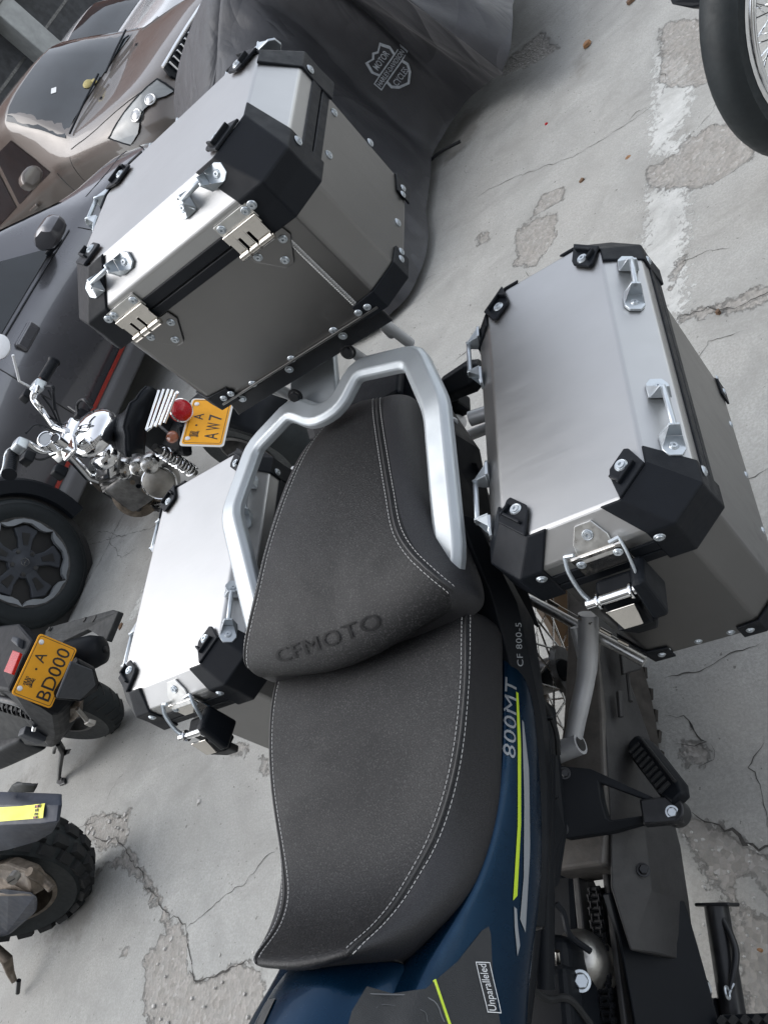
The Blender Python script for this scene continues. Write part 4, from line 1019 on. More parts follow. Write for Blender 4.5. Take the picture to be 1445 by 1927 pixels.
# luggage rack between rail and top case
m_ = MB(); m_.prism([(-.150, -.050, 1.034), (.150, -.050, 1.034), (.165, -.03, 1.034), (.165, .20, 1.034), (-.165, .20, 1.034), (-.165, -.03, 1.034)], (0, 0, 1), 0.006)
m_.prism([(-.160, -.052, 1.016), (.165, -.052, 1.016), (.165, -.052, 1.046), (-.150, -.052, 1.046)], (0, 1, 0), 0.005)
rk = m_.build('luggage_rack', 'black_steel', moto, smooth=False, bevel=0.002)
for x in (-.125, -.02, .09): put(BOLT, 'bolt', rk, (x, -.053, 1.040), (0, -1, 0), 0.55)
for u, v in ((556, 745), (655, 662)):
    q = on_plane(u, v, (0, -.054, 0), (0, 1, 0)); put(DBOLT, 'bolt', rk, q, (0, -1, .3), 1.0)
m_ = MB()
for x, y in ((-.095, .0), (.060, -.01), (.130, .0)):
    m_ = MB(); m_.cyl((x, y, .93), (x, y - .02, 1.034), .0085, 14); m_.build('rack_post', 'silver_paint', moto)
for pts_ in ([(-.125, .06, .88), (-.130, .0, 1.03)], [(.110, .02, .95), (.125, .0, 1.03)]):
    m_ = MB(); m_.tube(pts_, .010, 12); m_.build('rack_strut', 'silver_paint', moto)
# side carriers of tube
m_ = MB()
for sx in (1, -1):
    m_.tube([(sx * .150, -.075, .80), (sx * .250, -.075, .78)], .0125, 14)
    m_.tube([(sx * .120, -.30, .80), (sx * .252, -.30, .79)], .0135, 14)
    m_.tube(bez([(sx * .248, .02, .80), (sx * .248, -.20, .80), (sx * .248, -.36, .79)], 6), .009, 12)
    m_.tube([(sx * .05, .0, .70), (sx * .252, -.06, .74)], .010, 12)
m_.build('side_carrier', 'silver_paint', moto)
m_ = MB(); ot = Bq(850, 785, .805); m_.tube([ot + np.array([-.005, -.02, .004]), ot + np.array([-.035, .06, -.07])], .0155, 18, caps=False); m_.build('open_tube_end', 'silver_paint', moto, solid=0.003)
# bright edge strip of the carrier plate with slots, and the oval tube going down to the peg bracket
m_ = MB(); e0, e1_ = Bq(1002, 1112, .60), Bq(1220, 1236, .535)
m_.prism([e0, e1_, e1_ + np.array([-.004, .004, .006]), e0 + np.array([-.004, .004, .008])], (0, .3, -1), 0.003); m_.tube([e0 + np.array([-.02, 0, -.006]), e1_ + np.array([-.012, .0, -.012])], .008, 14)
m_.build('carrier_edge', 'stainless_matte', moto, smooth=35)
for a, b_ in (((1030, 1130), (1050, 1142)), ((1088, 1160), (1112, 1174)), ((1128, 1184), (1150, 1196)), ((1162, 1204), (1182, 1214))):
    q = MB(); q.tube([Bq(*a, .605), Bq(*b_, .595)], .0034, 8); q.build('carrier_clip', 'stainless', moto)
t0, t1, t2, t3 = Bq(1104, 1186, .585), Bq(1104, 1258, .545), Bq(1088, 1340, .52), Bq(1076, 1398, .50)
m_ = MB(); m_.tube(bez([t0 + np.array([.01, .02, .01]), t1, t2, t3], 6), [.0155] * 7 + [.0145] * 6 + [.0140] * 6, 16)
m_.tube([Bq(1082, 1180, .585), Bq(1100, 1252, .548)], .0085, 12)
a_ = Bq(1045, 1418, .50); b_ = Bq(1092, 1399, .505); m_.tube([a_, b_], .0165, 20)
cs = m_.build('carrier_strut', 'silver_paint', moto)
m_ = MB(); dn = (b_ - a_) / np.linalg.norm(b_ - a_); m_.tube([b_ + dn * .0003, b_ + dn * .0012], .0118, 18); m_.build('tube_bore', 'black_print', cs)
# turn signals behind
for k, (c, sx) in enumerate(((Bq(868, 716, .80), 1), (np.array([-.17, .09, .80]), -1))):
    m_ = MB(); m_.loft([[c + np.array([sx * x, y, z]) for y, z in ((-.022 * s_, -.016 * s_), (.022 * s_, -.016 * s_), (.026 * s_, .008 * s_), (0, .022 * s_), (-.026 * s_, .008 * s_))] for x, s_ in ((-.045, .6), (-.03, .95), (.02, 1.15), (.042, .8))])
    m_.build('turn_signal', 'satin_black', moto, smooth=False, bevel=0.004, seg=3)
    m_ = MB(); m_.tube(bez([c + np.array([-sx * .11, .01, -.01]), c + np.array([-sx * .07, 0, 0]), c + np.array([-sx * .04, 0, 0])], 4), .010, 10); m_.build('signal_stalk', 'satin_black', moto)
c = Bq(858, 762, .76); m_ = MB(); m_.box(c + np.array([-.02, 0, 0]), (.085, .042, .034), taper=.8); m_.build('side_reflector', 'satin_black', moto, smooth=False, bevel=0.008, seg=3)
# dark sheet under the rail (muffler shield)
m_ = MB(); m_.prism([Bq(862, 870, .80), Bq(896, 870, .80), Bq(985, 1085, .66), Bq(1015, 1180, .60), Bq(960, 1130, .66), Bq(880, 985, .76)], (1, 0, .6), -0.006)
m_.build('shield_plate', 'satin_black', moto, smooth=False, bevel=0.002)

# rear wheel
AX = np.array([0, -.300, .335])
def ring(b, r0, r1, w0, w1, c=AX, ax=(1, 0, 0), n=48):
    b.lathe([(r0, -w0), (r1, -w1), (r1, w1), (r0, w0), (r0, -w0)], c, ax, n)
m_ = MB(); prof = []
for a in np.linspace(-1.35, 1.35, 15): prof.append((.262 + .082 * math.cos(a) if abs(a) > .9 else .271 + .073 * math.cos(a * .75), .086 * math.sin(a) if abs(a) < 1.3 else .084 * np.sign(a)))
prof = [(.225, -.060)] + prof + [(.225, .060), (.225, -.060)]; m_.lathe(prof, AX, (1, 0, 0), 72)
wheel_ = m_.build('rear_tyre', 'dusty_tyre', moto, smooth=50)
blk = MB()
for k in range(44):
    a = 2 * math.pi * k / 44
    for sx, da in ((1, 0), (-1, .07)):
        for xx, dr, ww in ((.020, 0.009, .030), (.060, -.006, .034)):
            aa = a + da + xx * .9; r_ = .336 + dr; d = np.array([0, math.cos(aa), math.sin(aa)]); R_ = frame_from(d, (1, 0, 0)) @ rotm('Z', sx * .5)
            if xx > .04: R_ = rotm('X', 0) @ frame_from(d + np.array([sx * .55, 0, 0]), (1, 0, 0)) @ rotm('Z', sx * .35)
            blk.box(AX + d * (r_ - .002) + np.array([sx * xx, 0, 0]), (ww, .026, .009), R_, .88)
blk.build('tread_blocks', 'dusty_tyre', wheel_, smooth=False, kind='stuff')
m_ = MB(); ring(m_, .205, .226, .040, .062); m_.build('rim', 'orange_gold', wheel_, smooth=40)
m_ = MB()
for sx in (-1, 1):
    m_.lathe([(.0, sx * .040), (.045, sx * .040), (.050, sx * .030), (.032, sx * .02), (.032, 0)], AX, (1, 0, 0), 28)
m_.build('hub', 'dark_metal', wheel_, smooth=40)
for k in range(36):
    a = 2 * math.pi * k / 36; sx = 1 if k % 2 else -1; tw = .9 if (k // 2) % 2 else -.9
    p0 = AX + np.array([sx * .032, math.cos(a + tw) * .044, math.sin(a + tw) * .044]); p1 = AX + np.array([sx * .012, math.cos(a) * .207, math.sin(a) * .207])
    q = MB(); q.tube([p0, p1], .0020, 6); q.build('spoke', 'dull_chrome', wheel_)
m_ = MB(); m_.lathe([(.105, -.058), (.072, -.058), (.072, -.062), (.105, -.062), (.105, -.058)], AX, (1, 0, 0), 40); m_.build('brake_disc', 'stainless_matte', wheel_, smooth=40)
m_ = MB(); m_.box(AX + np.array([-.062, -.02, .10]), (.045, .09, .06)); m_.build('brake_caliper', 'satin_black', moto, smooth=False, bevel=.01)
# black hugger and the dark block seen through the wheel
m_ = MB(); m_.tube([AX + np.array([-.14, 0, 0]), AX + np.array([.16, 0, 0])], .014, 14); m_.build('axle', 'dark_metal', moto)
m_ = MB(); m_.cyl(Bq(1030, 1275, .34), Bq(1062, 1258, .36), .024, 20, .020); m_.build('axle_adjuster', 'satin_black', moto, smooth=40, bevel=.003)
# swing arm, top face dusty
def slab(name, mat, pix, z0, th, parent=moto, bevel=.006, lab=None, n=(0, 0, 1)):
    m2 = MB(); m2.prism([Bq(u, v, z) for (u, v), z in zip(pix, z0)], n, -th); return m2.build(name, mat, parent, smooth=False, bevel=bevel, seg=3, label=lab)
m_ = MB()
def sw(y, xa, xb, zt_, h): return [np.array(p) for p in ((xa, y, zt_ - h), (xb, y, zt_ - h), (xb, y, zt_), (xa, y, zt_))]
m_.loft([sw(-.16, .095, .150, .41, .075), sw(-.30, .092, .152, .430, .085), sw(-.45, .075, .148, .445, .09), sw(-.60, .035, .135, .450, .09), sw(-.672, .030, .118, .450, .09)])
m_.build('swing_arm', 'dusty_alloy', moto, smooth=False, bevel=.007, seg=3)
m_ = MB(); m_.loft([sw(-.14, -.125, -.085, .40, .075), sw(-.45, -.115, -.068, .44, .09), sw(-.70, -.115, -.04, .45, .09)]); m_.build('swing_arm', 'satin_black', moto, smooth=False, bevel=.006)
m_ = MB(); m_.loft([sw(-.66, -.06, .045, .40, .08), sw(-.90, -.06, .03, .40, .09)]); m_.build('swing_arm_pivot', 'satin_black', moto, smooth=False, bevel=.01)
# long chain guard outside the swing arm
m_ = MB()
def cg(y, xa, xb, za, zb_): return [np.array(p) for p in ((xa, y, za), (xa + .004, y, za + .003), (xb, y, (za * .7 + zb_ * .3)), (xb + .010, y, zb_), (xb + .006, y, zb_ - .01), (xb - .004, y, zb_ + .01))]
m_.loft([cg(-.10, .140, .148, .385, .36), cg(-.22, .146, .156, .410, .37), cg(-.35, .146, .158, .430, .375), (cg(-.50, .140, .166, .440, .32)), cg(-.62, .130, .168, .440, .295), cg(-.70, .118, .160, .435, .280), cg(-.78, .130, .150, .425, .270)])
cgd = m_.build('chain_guard', 'dusty_black', moto, smooth=35, bevel=.003)
for (u, v) in ((1145, 1288), (1212, 1638)): put(DBOLT, 'bolt', cgd, Bq(u, v, .40) + np.array([0, 0, .004]), (.5, 0, .8), .8)
m_ = MB(); m_.loft([[np.array(p) for p in r] for r in (
    [(.088, -.700, .405), (.104, -.700, .410), (.172, -.700, .300), (.165, -.700, .290)], [(.102, -.76, .40), (.110, -.76, .41), (.176, -.76, .29), (.170, -.76, .28)],
    [(.104, -.86, .39), (.112, -.86, .40), (.180, -.86, .27), (.174, -.86, .26)], [(.104, -1.0, .38), (.112, -1.0, .39), (.18, -1.0, .26), (.174, -1.0, .25)])])
m_.build('heel_guard', 'satin_black', moto, smooth=35, bevel=.003)
# chain: two rows of link plates and rollers
ca, cb = Bq(1118, 1672, .40), Bq(1150, 1975, .385); nl = 23; sp_ = (cb - ca) / nl; chain_m = []
cu_ = sp_ / np.linalg.norm(sp_); cw = np.cross(cu_, (0, 0, 1.0)); cw /= np.linalg.norm(cw); cn = np.cross(cw, cu_)
def link_me(wide):
    b = MB(); p_ = np.linalg.norm(sp_)
    for s_ in (-1, 1):
        o = s_ * wide; pts = [(x, z) for x, z in ((-.7 * p_, 0), (-.6 * p_, .0062), (-.2 * p_, .0058), (.2 * p_, .0058), (.6 * p_, .0062), (.7 * p_, 0), (.6 * p_, -.0062), (.2 * p_, -.0058), (-.2 * p_, -.0058), (-.6 * p_, -.0062))]
        b.prism([(x, o, z) for x, z in pts], (0, 1, 0), .0018)
    b.cyl((-.45 * p_, -wide - .003, 0), (-.45 * p_, wide + .004, 0), .0040, 10); return b.mesh('chain_link', 'black_steel', smooth=35)
LK = [link_me(.0058), link_me(.0084)]
chp = thing_chain = MB(); chp.box((ca + cb) / 2 - cn * .016, (.001, .001, .001)); chain = chp.build('drive_chain', 'black_steel', moto)
for k in range(nl):
    o = link_mesh('chain_link', LK[k % 2], chain); mm = np.eye(4); mm[:3, 0] = cu_; mm[:3, 1] = cw; mm[:3, 2] = cn; mm[:3, 3] = ca + sp_ * (k + .5); o.matrix_local = Matrix(mm.tolist())
m_ = MB(); m_.box((ca + cb) / 2 + cw * .026 - cn * .01, (.012, .40, .03)); m_.box((ca + cb) / 2 - cw * .022 - cn * .012, (.010, .40, .03)); m_.build('chain_slider', 'dusty_black', moto, smooth=False, bevel=.003)
# dark bodies behind the chain
m_ = MB(); m_.box((.03, -.90, .28), (.13, .46, .10)); m_.box((.02, -.80, .34), (.10, .22, .06)); m_.build('under_tray', 'satin_black', moto, smooth=False, bevel=.02)
m_ = MB(); m_.box((.0, -.83, .44), (.13, .14, .10)); m_.build('engine_case', 'satin_black', moto, smooth=False, bevel=.02, seg=4)
m_ = MB(); m_.lathe([(.0, .050), (.016, .048), (.030, .040), (.040, .022), (.043, 0), (.043, -.03)], Bq(1066, 1802, .44) + np.array([0, 0, -.05]), (.2, .1, 1), 32); m_.build('clutch_dome', 'cast_alloy', moto, smooth=60)
m_ = MB(); m_.cyl(Bq(1025, 1420, .62), Bq(1022, 1860, .58), .014, 14); m_.cyl(Bq(1000, 1290, .67), Bq(1026, 1440, .62), .012, 12); m_.build('frame_tube', 'satin_black', moto)
m_ = MB(); m_.tube(bez([Bq(980, 1262, .66), Bq(1000, 1350, .64), Bq(1018, 1480, .60), Bq(1010, 1620, .60), Bq(995, 1800, .62), Bq(975, 1960, .64)], 6), .012, 12); m_.build('lower_frame_rail', 'satin_black', moto)
m_ = MB(); m_.prism([Bq(990, 1290, .62), Bq(1040, 1330, .58), Bq(1062, 1560, .55), Bq(1046, 1660, .55), Bq(1010, 1700, .60), Bq(1000, 1500, .62)], (0, 0, 1), -.010); m_.build('frame_plate', 'satin_black', moto, smooth=False, bevel=.006)
for (u, v, s_, nn) in ((1052, 1876, 1.4, (.6, -.2, .7)), (1092, 1846, 1.6, (.6, -.1, .8))):
    p0 = Bq(u, v, .47); q = MB(); q.cyl(p0 - np.array(nn) * .02, p0, .010 * s_ * .9, 20); bb2 = q.build('collar', 'black_steel' if u > 1060 else 'stainless_matte', moto, smooth=40, bevel=.0015); put(BOLT, 'bolt', bb2, p0, nn, s_ * .7)
m_ = MB(); m_.tube([Bq(1048, 1790, .50), Bq(1052, 1858, .47)], .004, 10); m_.build('brake_rod', 'stainless', moto)
m_ = MB(); m_.box(Bq(1025, 1900, .48), (.10, .10, .05)); m_.build('mount_bracket', 'satin_black', moto, smooth=False, bevel=.012, seg=3)
# passenger peg bracket: plate with window, peg and rubber
zb0 = .50; A_ = [(1046, 1438), (1100, 1440), (1290, 1506), (1286, 1528), (1250, 1548), (1060, 1580), (1048, 1560)]
m_ = MB()
outer = [Bq(1046, 1440, .53), Bq(1110, 1446, .51), Bq(1228, 1500, .455), Bq(1228, 1543, .445), Bq(1150, 1565, .475), Bq(1062, 1578, .51), Bq(1048, 1560, .52)]
win = [Bq(1126, 1472, .50), Bq(1126, 1472, .50), Bq(1222, 1508, .458), Bq(1222, 1532, .455), Bq(1146, 1543, .484), Bq(1140, 1538, .486), Bq(1130, 1500, .495)]
nb = np.array([0, 0, 1.0]); k = len(outer)
vs = outer + win + [p - nb * .016 for p in outer] + [p - nb * .016 for p in win]; fs = []
for i in range(k):
    j = (i + 1) % k; fs += [(i, j, k + j, k + i), (2 * k + i, 3 * k + i, 3 * k + j, 2 * k + j), (i, 2 * k + i, 2 * k + j, j), (k + i, k + j, 3 * k + j, 3 * k + i)]
m_.add(vs, fs); pbk = m_.build('peg_bracket', 'satin_black', moto, smooth=35, bevel=.003)
m_ = MB(); tip = Bq(1262, 1530, .44)
m_.box(Bq(1245, 1527, .45), (.055, .036, .020), rotm('Y', rad(12))); m_.cyl(tip + np.array([.006, 0, .016]), tip + np.array([.006, 0, -.014]), .019, 22); m_.build('peg_joint', 'black_steel', pbk, smooth=40, bevel=.003)
put(BOLT, 'bolt', pbk, tip + np.array([.008, -.004, .017]), (.3, -.3, 1), .75)
m_ = MB(); pgA, pgB = Bq(1282, 1508, .452), Bq(1196, 1396, .40); pd = (pgB - pgA); pl = np.linalg.norm(pd); pd /= pl; pw = np.cross(pd, (0, 0, 1.0)); pw /= np.linalg.norm(pw); pn = np.cross(pw, pd)
def ps_(s, w, h): c = pgA + pd * s * pl; return [c + pw * a * w + pn * b2 * h for a, b2 in ((-1, -.6), (1, -.6), (1, .3), (.7, 1), (-.7, 1), (-1, .3))]
m_.loft([ps_(0, .012, .012), ps_(.12, .020, .014), ps_(.8, .021, .015), ps_(.95, .016, .013), ps_(1, .008, .01)]); peg = m_.build('foot_peg', 'satin_black', moto, smooth=35, bevel=.003)
m_ = MB()
for s in np.linspace(.16, .82, 9):
    c = pgA + pd * s * pl + pn * .016; m_.box(c - pw * .005, (.021, .006, .005), np.array([pw, pd, pn]).T)
m_.box(pgA + pd * .48 * pl + pn * .016 + pw * .0125, (.004, pl * .72, .006), np.array([pw, pd, pn]).T); m_.build('peg_rubber', 'rubber', peg, smooth=False, bevel=.001)
# folded centre stand leg with its foot plate and spring bar
f0, f1 = Bq(1347, 1706, .215), Bq(1374, 1880, .20)
m_ = MB(); m_.tube([f0, f1, f1 + (f1 - f0) * .5], .0185, 20); st_ = m_.build('centre_stand', 'black_steel', moto)
ax_ = (f0 - f1) / np.linalg.norm(f0 - f1); F = frame_from(ax_, (1, 0, .1)); m_ = MB()
m_.prism([f0 + F[:, 0] * a * .036 + F[:, 1] * b2 * .020 for a, b2 in ((-1, .2), (-.75, -.85), (0, -1), (.75, -.85), (1, .2), (.75, .95), (0, 1), (-.75, .95))], ax_, .005); m_.build('stand_foot', 'black_steel', st_, smooth=False, bevel=.002, seg=2)
m_ = MB(); s1, s2, s3, s4 = Bq(1358, 1728, .222), Bq(1376, 1765, .225), Bq(1384, 1800, .225), Bq(1374, 1862, .222)
m_.tube(bez([s1, s2, s3, s4], 6), .0055, 10); m_.build('stand_loop', 'black_steel', st_)
m_ = MB(); m_.cyl(Bq(1371, 1870, .225), Bq(1380, 1850, .225), .002, 8); m_.torus(Bq(1368, 1868, .232), (1, 0, 0), .008, .0018, 16, 6); m_.build('spring_hook', 'zinc', st_)
m_ = MB()
for (u, v, z, r_) in ((1270, 1850, .24, .018), (1300, 1880, .22, .022), (1312, 1862, .24, .014), (1335, 1905, .20, .018)):
    m_.cyl(Bq(u, v, z) - np.array([.02, 0, 0]), Bq(u, v, z) + np.array([.016, 0, 0.004]), r_, 18)
m_.prism([Bq(1246, 1838, .25), Bq(1268, 1826, .25), Bq(1290, 1850, .24), Bq(1310, 1960, .22), Bq(1250, 1960, .24)], (1, 0, .5), -.012)
m_.prism([Bq(1284, 1816, .25), Bq(1296, 1816, .25), Bq(1306, 1850, .24), Bq(1290, 1862, .24)], (1, 0, .3), -.010)
m_.build('stand_linkage', 'black_steel', moto, smooth=35, bevel=.003)
put(BOLT, 'bolt', moto, Bq(1312, 1862, .25) + np.array([.014, 0, .004]), (1, -.2, .5), .8)
for pts_, r_ in (([(1168, 1362, .405), (1172, 1400, .41), (1172, 1452, .41)], .004), ([(1180, 1268, .40), (1186, 1320, .41)], .0035), ([(1165, 1610, .42), (1178, 1636, .41), (1196, 1600, .40)], .003)):
    m_ = MB(); m_.tube([Bq(*p) for p in pts_], r_, 8); m_.build('guard_rib', 'dusty_black', cgd)
for pix in ([(1160, 1180, .425), (1196, 1176, .39), (1204, 1260, .39), (1170, 1270, .425)], [(1168, 1596, .425), (1200, 1560, .385), (1204, 1580, .38), (1172, 1622, .42)], [(1160, 1300, .43), (1170, 1300, .42), (1172, 1350, .42), (1164, 1350, .43)]):
    P_ = [Bq(*p) for p in pix]; nn = np.cross(P_[1] - P_[0], P_[2] - P_[0]); nn = nn / np.linalg.norm(nn); nn = nn if nn[2] > 0 else -nn; m_ = MB(); m_.prism([p + nn * .004 for p in P_], nn, -.008); m_.build('guard_panel', 'dusty_black', cgd, smooth=False, bevel=.002)
for pts_, r_, mt_ in (([(1000, 1265, .66), (1020, 1340, .63), (1034, 1440, .60), (1030, 1560, .58), (1024, 1700, .57)], .0055, 'black_plastic'), ([(1012, 1300, .64), (1044, 1370, .60), (1050, 1420, .58)], .004, 'rubber'), ([(1046, 1700, .50), (1060, 1720, .49), (1072, 1760, .48), (1110, 1790, .45)], .0045, 'black_plastic'),
                      ([(1000, 1860, .55), (1030, 1880, .52), (1070, 1880, .50), (1110, 1927, .46)], .005, 'rubber')):
    m_ = MB(); m_.tube(bez([Bq(*p) for p in pts_], 6), r_, 8); m_.build('hose', mt_, moto)
for (u, v, z) in ((1022, 1352, .632), (1032, 1500, .60), (1026, 1650, .58)):
    m_ = MB(); m_.torus(Bq(u, v, z), (.1, 1, .2), .012, .002, 16, 6); m_.build('cable_tie', 'black_plastic', moto)
for (u, v, z, s_) in ((1062, 1455, .545, .7), (1058, 1560, .53, .7), (1030, 1690, .59, .6), (1000, 1500, .64, .5)): put(DBOLT, 'bolt', moto, Bq(u, v, z), (.5, -.2, .8), s_)
# rider foot peg rubber at the corner of the picture
m_ = MB(); pc = Bq(1400, 1915, .28)
m_.box(pc + np.array([.03, -.02, -.012]), (.13, .05, .02)); rp = m_.build('rider_peg', 'satin_black', moto, smooth=False, bevel=.004)
for i in range(8):
    for j in range(3):
        q = MB(); q.box(pc + np.array([-.03 + i * .016, -.036 + j * .016, .004]), (.012, .012, .010), rotm('Z', rad(45)), .8); q.build('peg_knob', 'rubber', rp, smooth=False)

# ------------------------------------------------------------------ unseen block, added to shade the yard and darken reflections
def added_block(name, label, p0, p1, h, depth, mat='wall_render'):
    p0, p1 = np.array(p0, float), np.array(p1, float); d = p1 - p0; L = np.linalg.norm(d); d /= L; n = np.array([d[1], -d[0]]); t = thing(name, label, 'building', (*((p0 + p1) / 2), 0))
    def P3(s, o, z): q = p0 + d * s + n * o; return np.array([q[0], q[1], z])
    m_ = MB(); m_.loft([[P3(0, 0, z), P3(L, 0, z), P3(L, -depth, z), P3(0, -depth, z)] for z in (-.02, h)]); m_.build('wall', mat, t, smooth=False)
    for fz in np.arange(1.0, h - 1.6, 3.0):
        for s in np.arange(1.2, L - 1.6, 2.8):
            m_ = MB(); m_.prism([P3(s, .004, fz), P3(s + 1.5, .004, fz), P3(s + 1.5, .004, fz + 1.4), P3(s, .004, fz + 1.4)], (*n, 0), .04); w = m_.build('window', 'wall_pale', t, smooth=False)
            m_ = MB(); m_.prism([P3(s + .07, .046, fz + .07), P3(s + 1.43, .046, fz + .07), P3(s + 1.43, .046, fz + 1.33), P3(s + .07, .046, fz + 1.33)], (*n, 0), .01); m_.build('pane', 'dark_glass', w, smooth=False)
    return t
added_block('building', 'plain unseen block added behind the camera to darken the case reflections', (14, -9), (-14, -9), 11, 6)

# ------------------------------------------------------------------ cars
def car_frame(pos, psi):
    fw = np.array([math.cos(psi), math.sin(psi)]); lt = np.array([fw[1], -fw[0]])      # lt: the side towards the camera
    def C(l, w, z): q = np.array(pos) - fw * l + lt * w; return np.array([q[0], q[1], z])
    return C
def car(name, label, pos, psi, S_, paint, wheels, wr=.35, extras=None, hw=.9):
    """S_: stations (l, half width low, half width belt, z low, z belt, z top centre, half width top, roof?)"""
    C = car_frame(pos, psi); t = thing(name, label, 'car', C(2.2, 0, 0))
    rows = []; S_ = [tuple(s) for s in S_]; extra = []
    for ls in (1.25, 2.05, .08):
        for dl in (-.04, .04):
            l = ls + dl
            for a, b_ in zip(S_[:-1], S_[1:]):
                if a[0] < l < b_[0]: f = (l - a[0]) / (b_[0] - a[0]); extra.append(tuple(x * (1 - f) + y * f for x, y in zip(a, b_)))
    S_ = sorted(S_ + extra)
    for (l, wl, wb, zl, zb, zt, wt) in S_:
        half = [(0, zl), (wl * .8, zl), (wl, zl + .06), (wb * 1.0, zl * .5 + zb * .5), (wb * .99, zb - .17), (wb * .955, zb - .05), (wb * .925, zb), (wt + (wb * .93 - wt) * .15, zb + (zt - zb) * .64), (wt, zb + (zt - zb) * .80), (wt * .85, zb + (zt - zb) * .92), (wt * .5, zt - .004), (0, zt)]
        ring = [C(l, w, z) for w, z in half] + [C(l, -w, z) for w, z in half[-2:0:-1]]; rows.append(ring)
    m_ = MB(); m_.loft(rows); body = m_.build('body', paint, t, smooth=50, sub=1)
    for (l, w) in wheels:
        car_wheel(t, C, l, w, wr)
    return t, C, body
def car_wheel(t, C, l, w, R_, fancy=False):
    ax = C(l, w + .1, R_) - C(l, w, R_); ax /= np.linalg.norm(ax); s_ = 1 if w > 0 else -1; ax = ax * s_; c = C(l, w, R_)
    fwv = C(l - .1, w, R_) - C(l, w, R_); fwv /= np.linalg.norm(fwv)
    m_ = MB(); ri = R_ * .68
    prof = [(ri, -.20), (R_ * .93, -.20), (R_, -.17), (R_ * 1.0, -.04), (R_ * .985, -.012), (R_ * .95, .004), (R_ * .86, .016), (R_ * .76, .014), (ri + .004, .002), (ri, -.02), (ri, -.20)]
    m_.lathe(prof, c, ax, 64, ref=fwv); w_ = m_.build('wheel', 'clean_rubber', t, smooth=50)
    m_ = MB()
    for k, dz in ((0, .40), (1, .85)): m_.torus(c + ax * (.0165 - .004 * k), ax, R_ * (.90 - .1 * k), .0012, 64, 4)
    m_.build('sidewall_ring', 'rubber', w_)
    F = frame_from(ax, fwv)
    def L3(r, a, h): return c + F @ np.array([r * math.cos(a), r * math.sin(a), h])
    m_ = MB(); m_.lathe([(ri + .003, .004), (ri * .955, .001), (ri * .94, -.05), (ri * .9, -.12), (0, -.13)], c, ax, 64, ref=fwv); m_.build('rim', 'dark_metal', w_, smooth=40)
    if not fancy: 
        for k in range(5):
            a = 2 * math.pi * k / 5; m_ = MB(); m_.loft([[L3(.04, a - .6, -.01), L3(.04, a + .6, -.01), L3(.04, a + .6, -.04), L3(.04, a - .6, -.04)], [L3(ri * .95, a - .16, -.004), L3(ri * .95, a + .16, -.004), L3(ri * .95, a + .16, -.03), L3(ri * .95, a - .16, -.03)]])
            m_.build('wheel_spoke', 'dull_chrome', w_, smooth=False, bevel=.004)
        return w_
    a00 = .35
    for k in range(5):
        a = a00 + 2 * math.pi * k / 5
        # dark wide blade
        m_ = MB(); q = [(.055, -.55, -.012), (ri * .55, -.30, -.008), (ri * .80, -.34, -.004), (ri * .86, 0.0, -.002), (ri * .80, .34, -.004), (ri * .55, .30, -.008), (.055, .55, -.012)]
        m_.prism([L3(r, a + b_, -.010) for r, b_, h in q], ax, -.024); sp_ = m_.build('wheel_spoke', 'grey_plastic', w_, smooth=False, bevel=.006, seg=3)
        m_ = MB(); m_.prism([L3(r, a + b_, -.0065) for r, b_ in ((ri * .40, -.12), (ri * .68, -.14), (ri * .68, .14), (ri * .40, .12))], ax, -.008); m_.build('spoke_recess', 'black_print', sp_, smooth=False)
        # pale machined outline
        path_ = [(ri * .97, -.62), (ri * .86, -.52), (ri * .83, -.36), (ri * .90, -.10), (ri * .90, .10), (ri * .83, .36), (ri * .86, .52), (ri * .97, .62)]
        inn_ = [(ri * .99, -.62), (ri * .95, -.5), (ri * .97, -.3), (ri * .985, -.1), (ri * .985, .1), (ri * .97, .3), (ri * .95, .5), (ri * .99, .62)]
        m_ = MB(); m_.loft([[L3(r, a + b_, .004), L3(r2, a + b2, .004), L3(r2, a + b2, -.02), L3(r, a + b_, -.02)] for (r, b_), (r2, b2) in zip(path_, inn_)]); m_.build('rim_edge', 'silver_decal', w_, smooth=False)
        m_ = MB(); m_.cyl(L3(.062, a + .6, -.012), L3(.062, a + .6, -.004), .011, 12); m_.build('wheel_nut', 'dark_metal', w_, smooth=40)
    m_ = MB(); m_.lathe([(0, .002), (.022, .002), (.028, -.002), (.05, -.008), (.08, -.014), (.085, -.03)], c, ax, 32, ref=fwv); m_.build('hub_cap', 'grey_plastic', w_, smooth=40)
    m_ = MB(); m_.torus(c + ax * .003, ax, .020, .0015, 24, 6); m_.box(c + ax * .003, (.03, .003, .002), F); m_.build('hub_emblem', 'dull_chrome', w_)
    return w_
def quadpatch(name, mat, C, bvh, pts, parent, lift=.006, th=.0, k=7, lab=None):
    """panel given by four car-frame corners, pressed on to the body from outside"""
    P4 = [C(*p) for p in pts]; rows = []; cen = C(2.2, 0, .75)
    for i in range(k + 1):
        row = []
        for j in range(k + 1):
            u, v = i / k, j / k; p = (P4[0] * (1 - u) + P4[1] * u) * (1 - v) + (P4[3] * (1 - u) + P4[2] * u) * v
            h, n, idx, d = bvh.find_nearest(Vector(p)); n = np.array(n); h = np.array(h)
            row.append(h + n * lift)
        rows.append(row)
    m_ = MB(); m_.loft(rows, caps=False, closed=False); return m_.build(name, mat, parent, smooth=60, label=lab)
def line3(name, mat, C, bvh, pts, parent, r=.004, flat=.4, lift=.001):
    P_ = bez([C(*p) for p in pts], 6); out = []
    for p in P_:
        h, n, idx, d = bvh.find_nearest(Vector(p)); out.append(np.array(h) + np.array(n) * lift)
    m_ = MB(); m_.tube(out, r, 6, flat=flat); return m_.build(name, mat, parent)

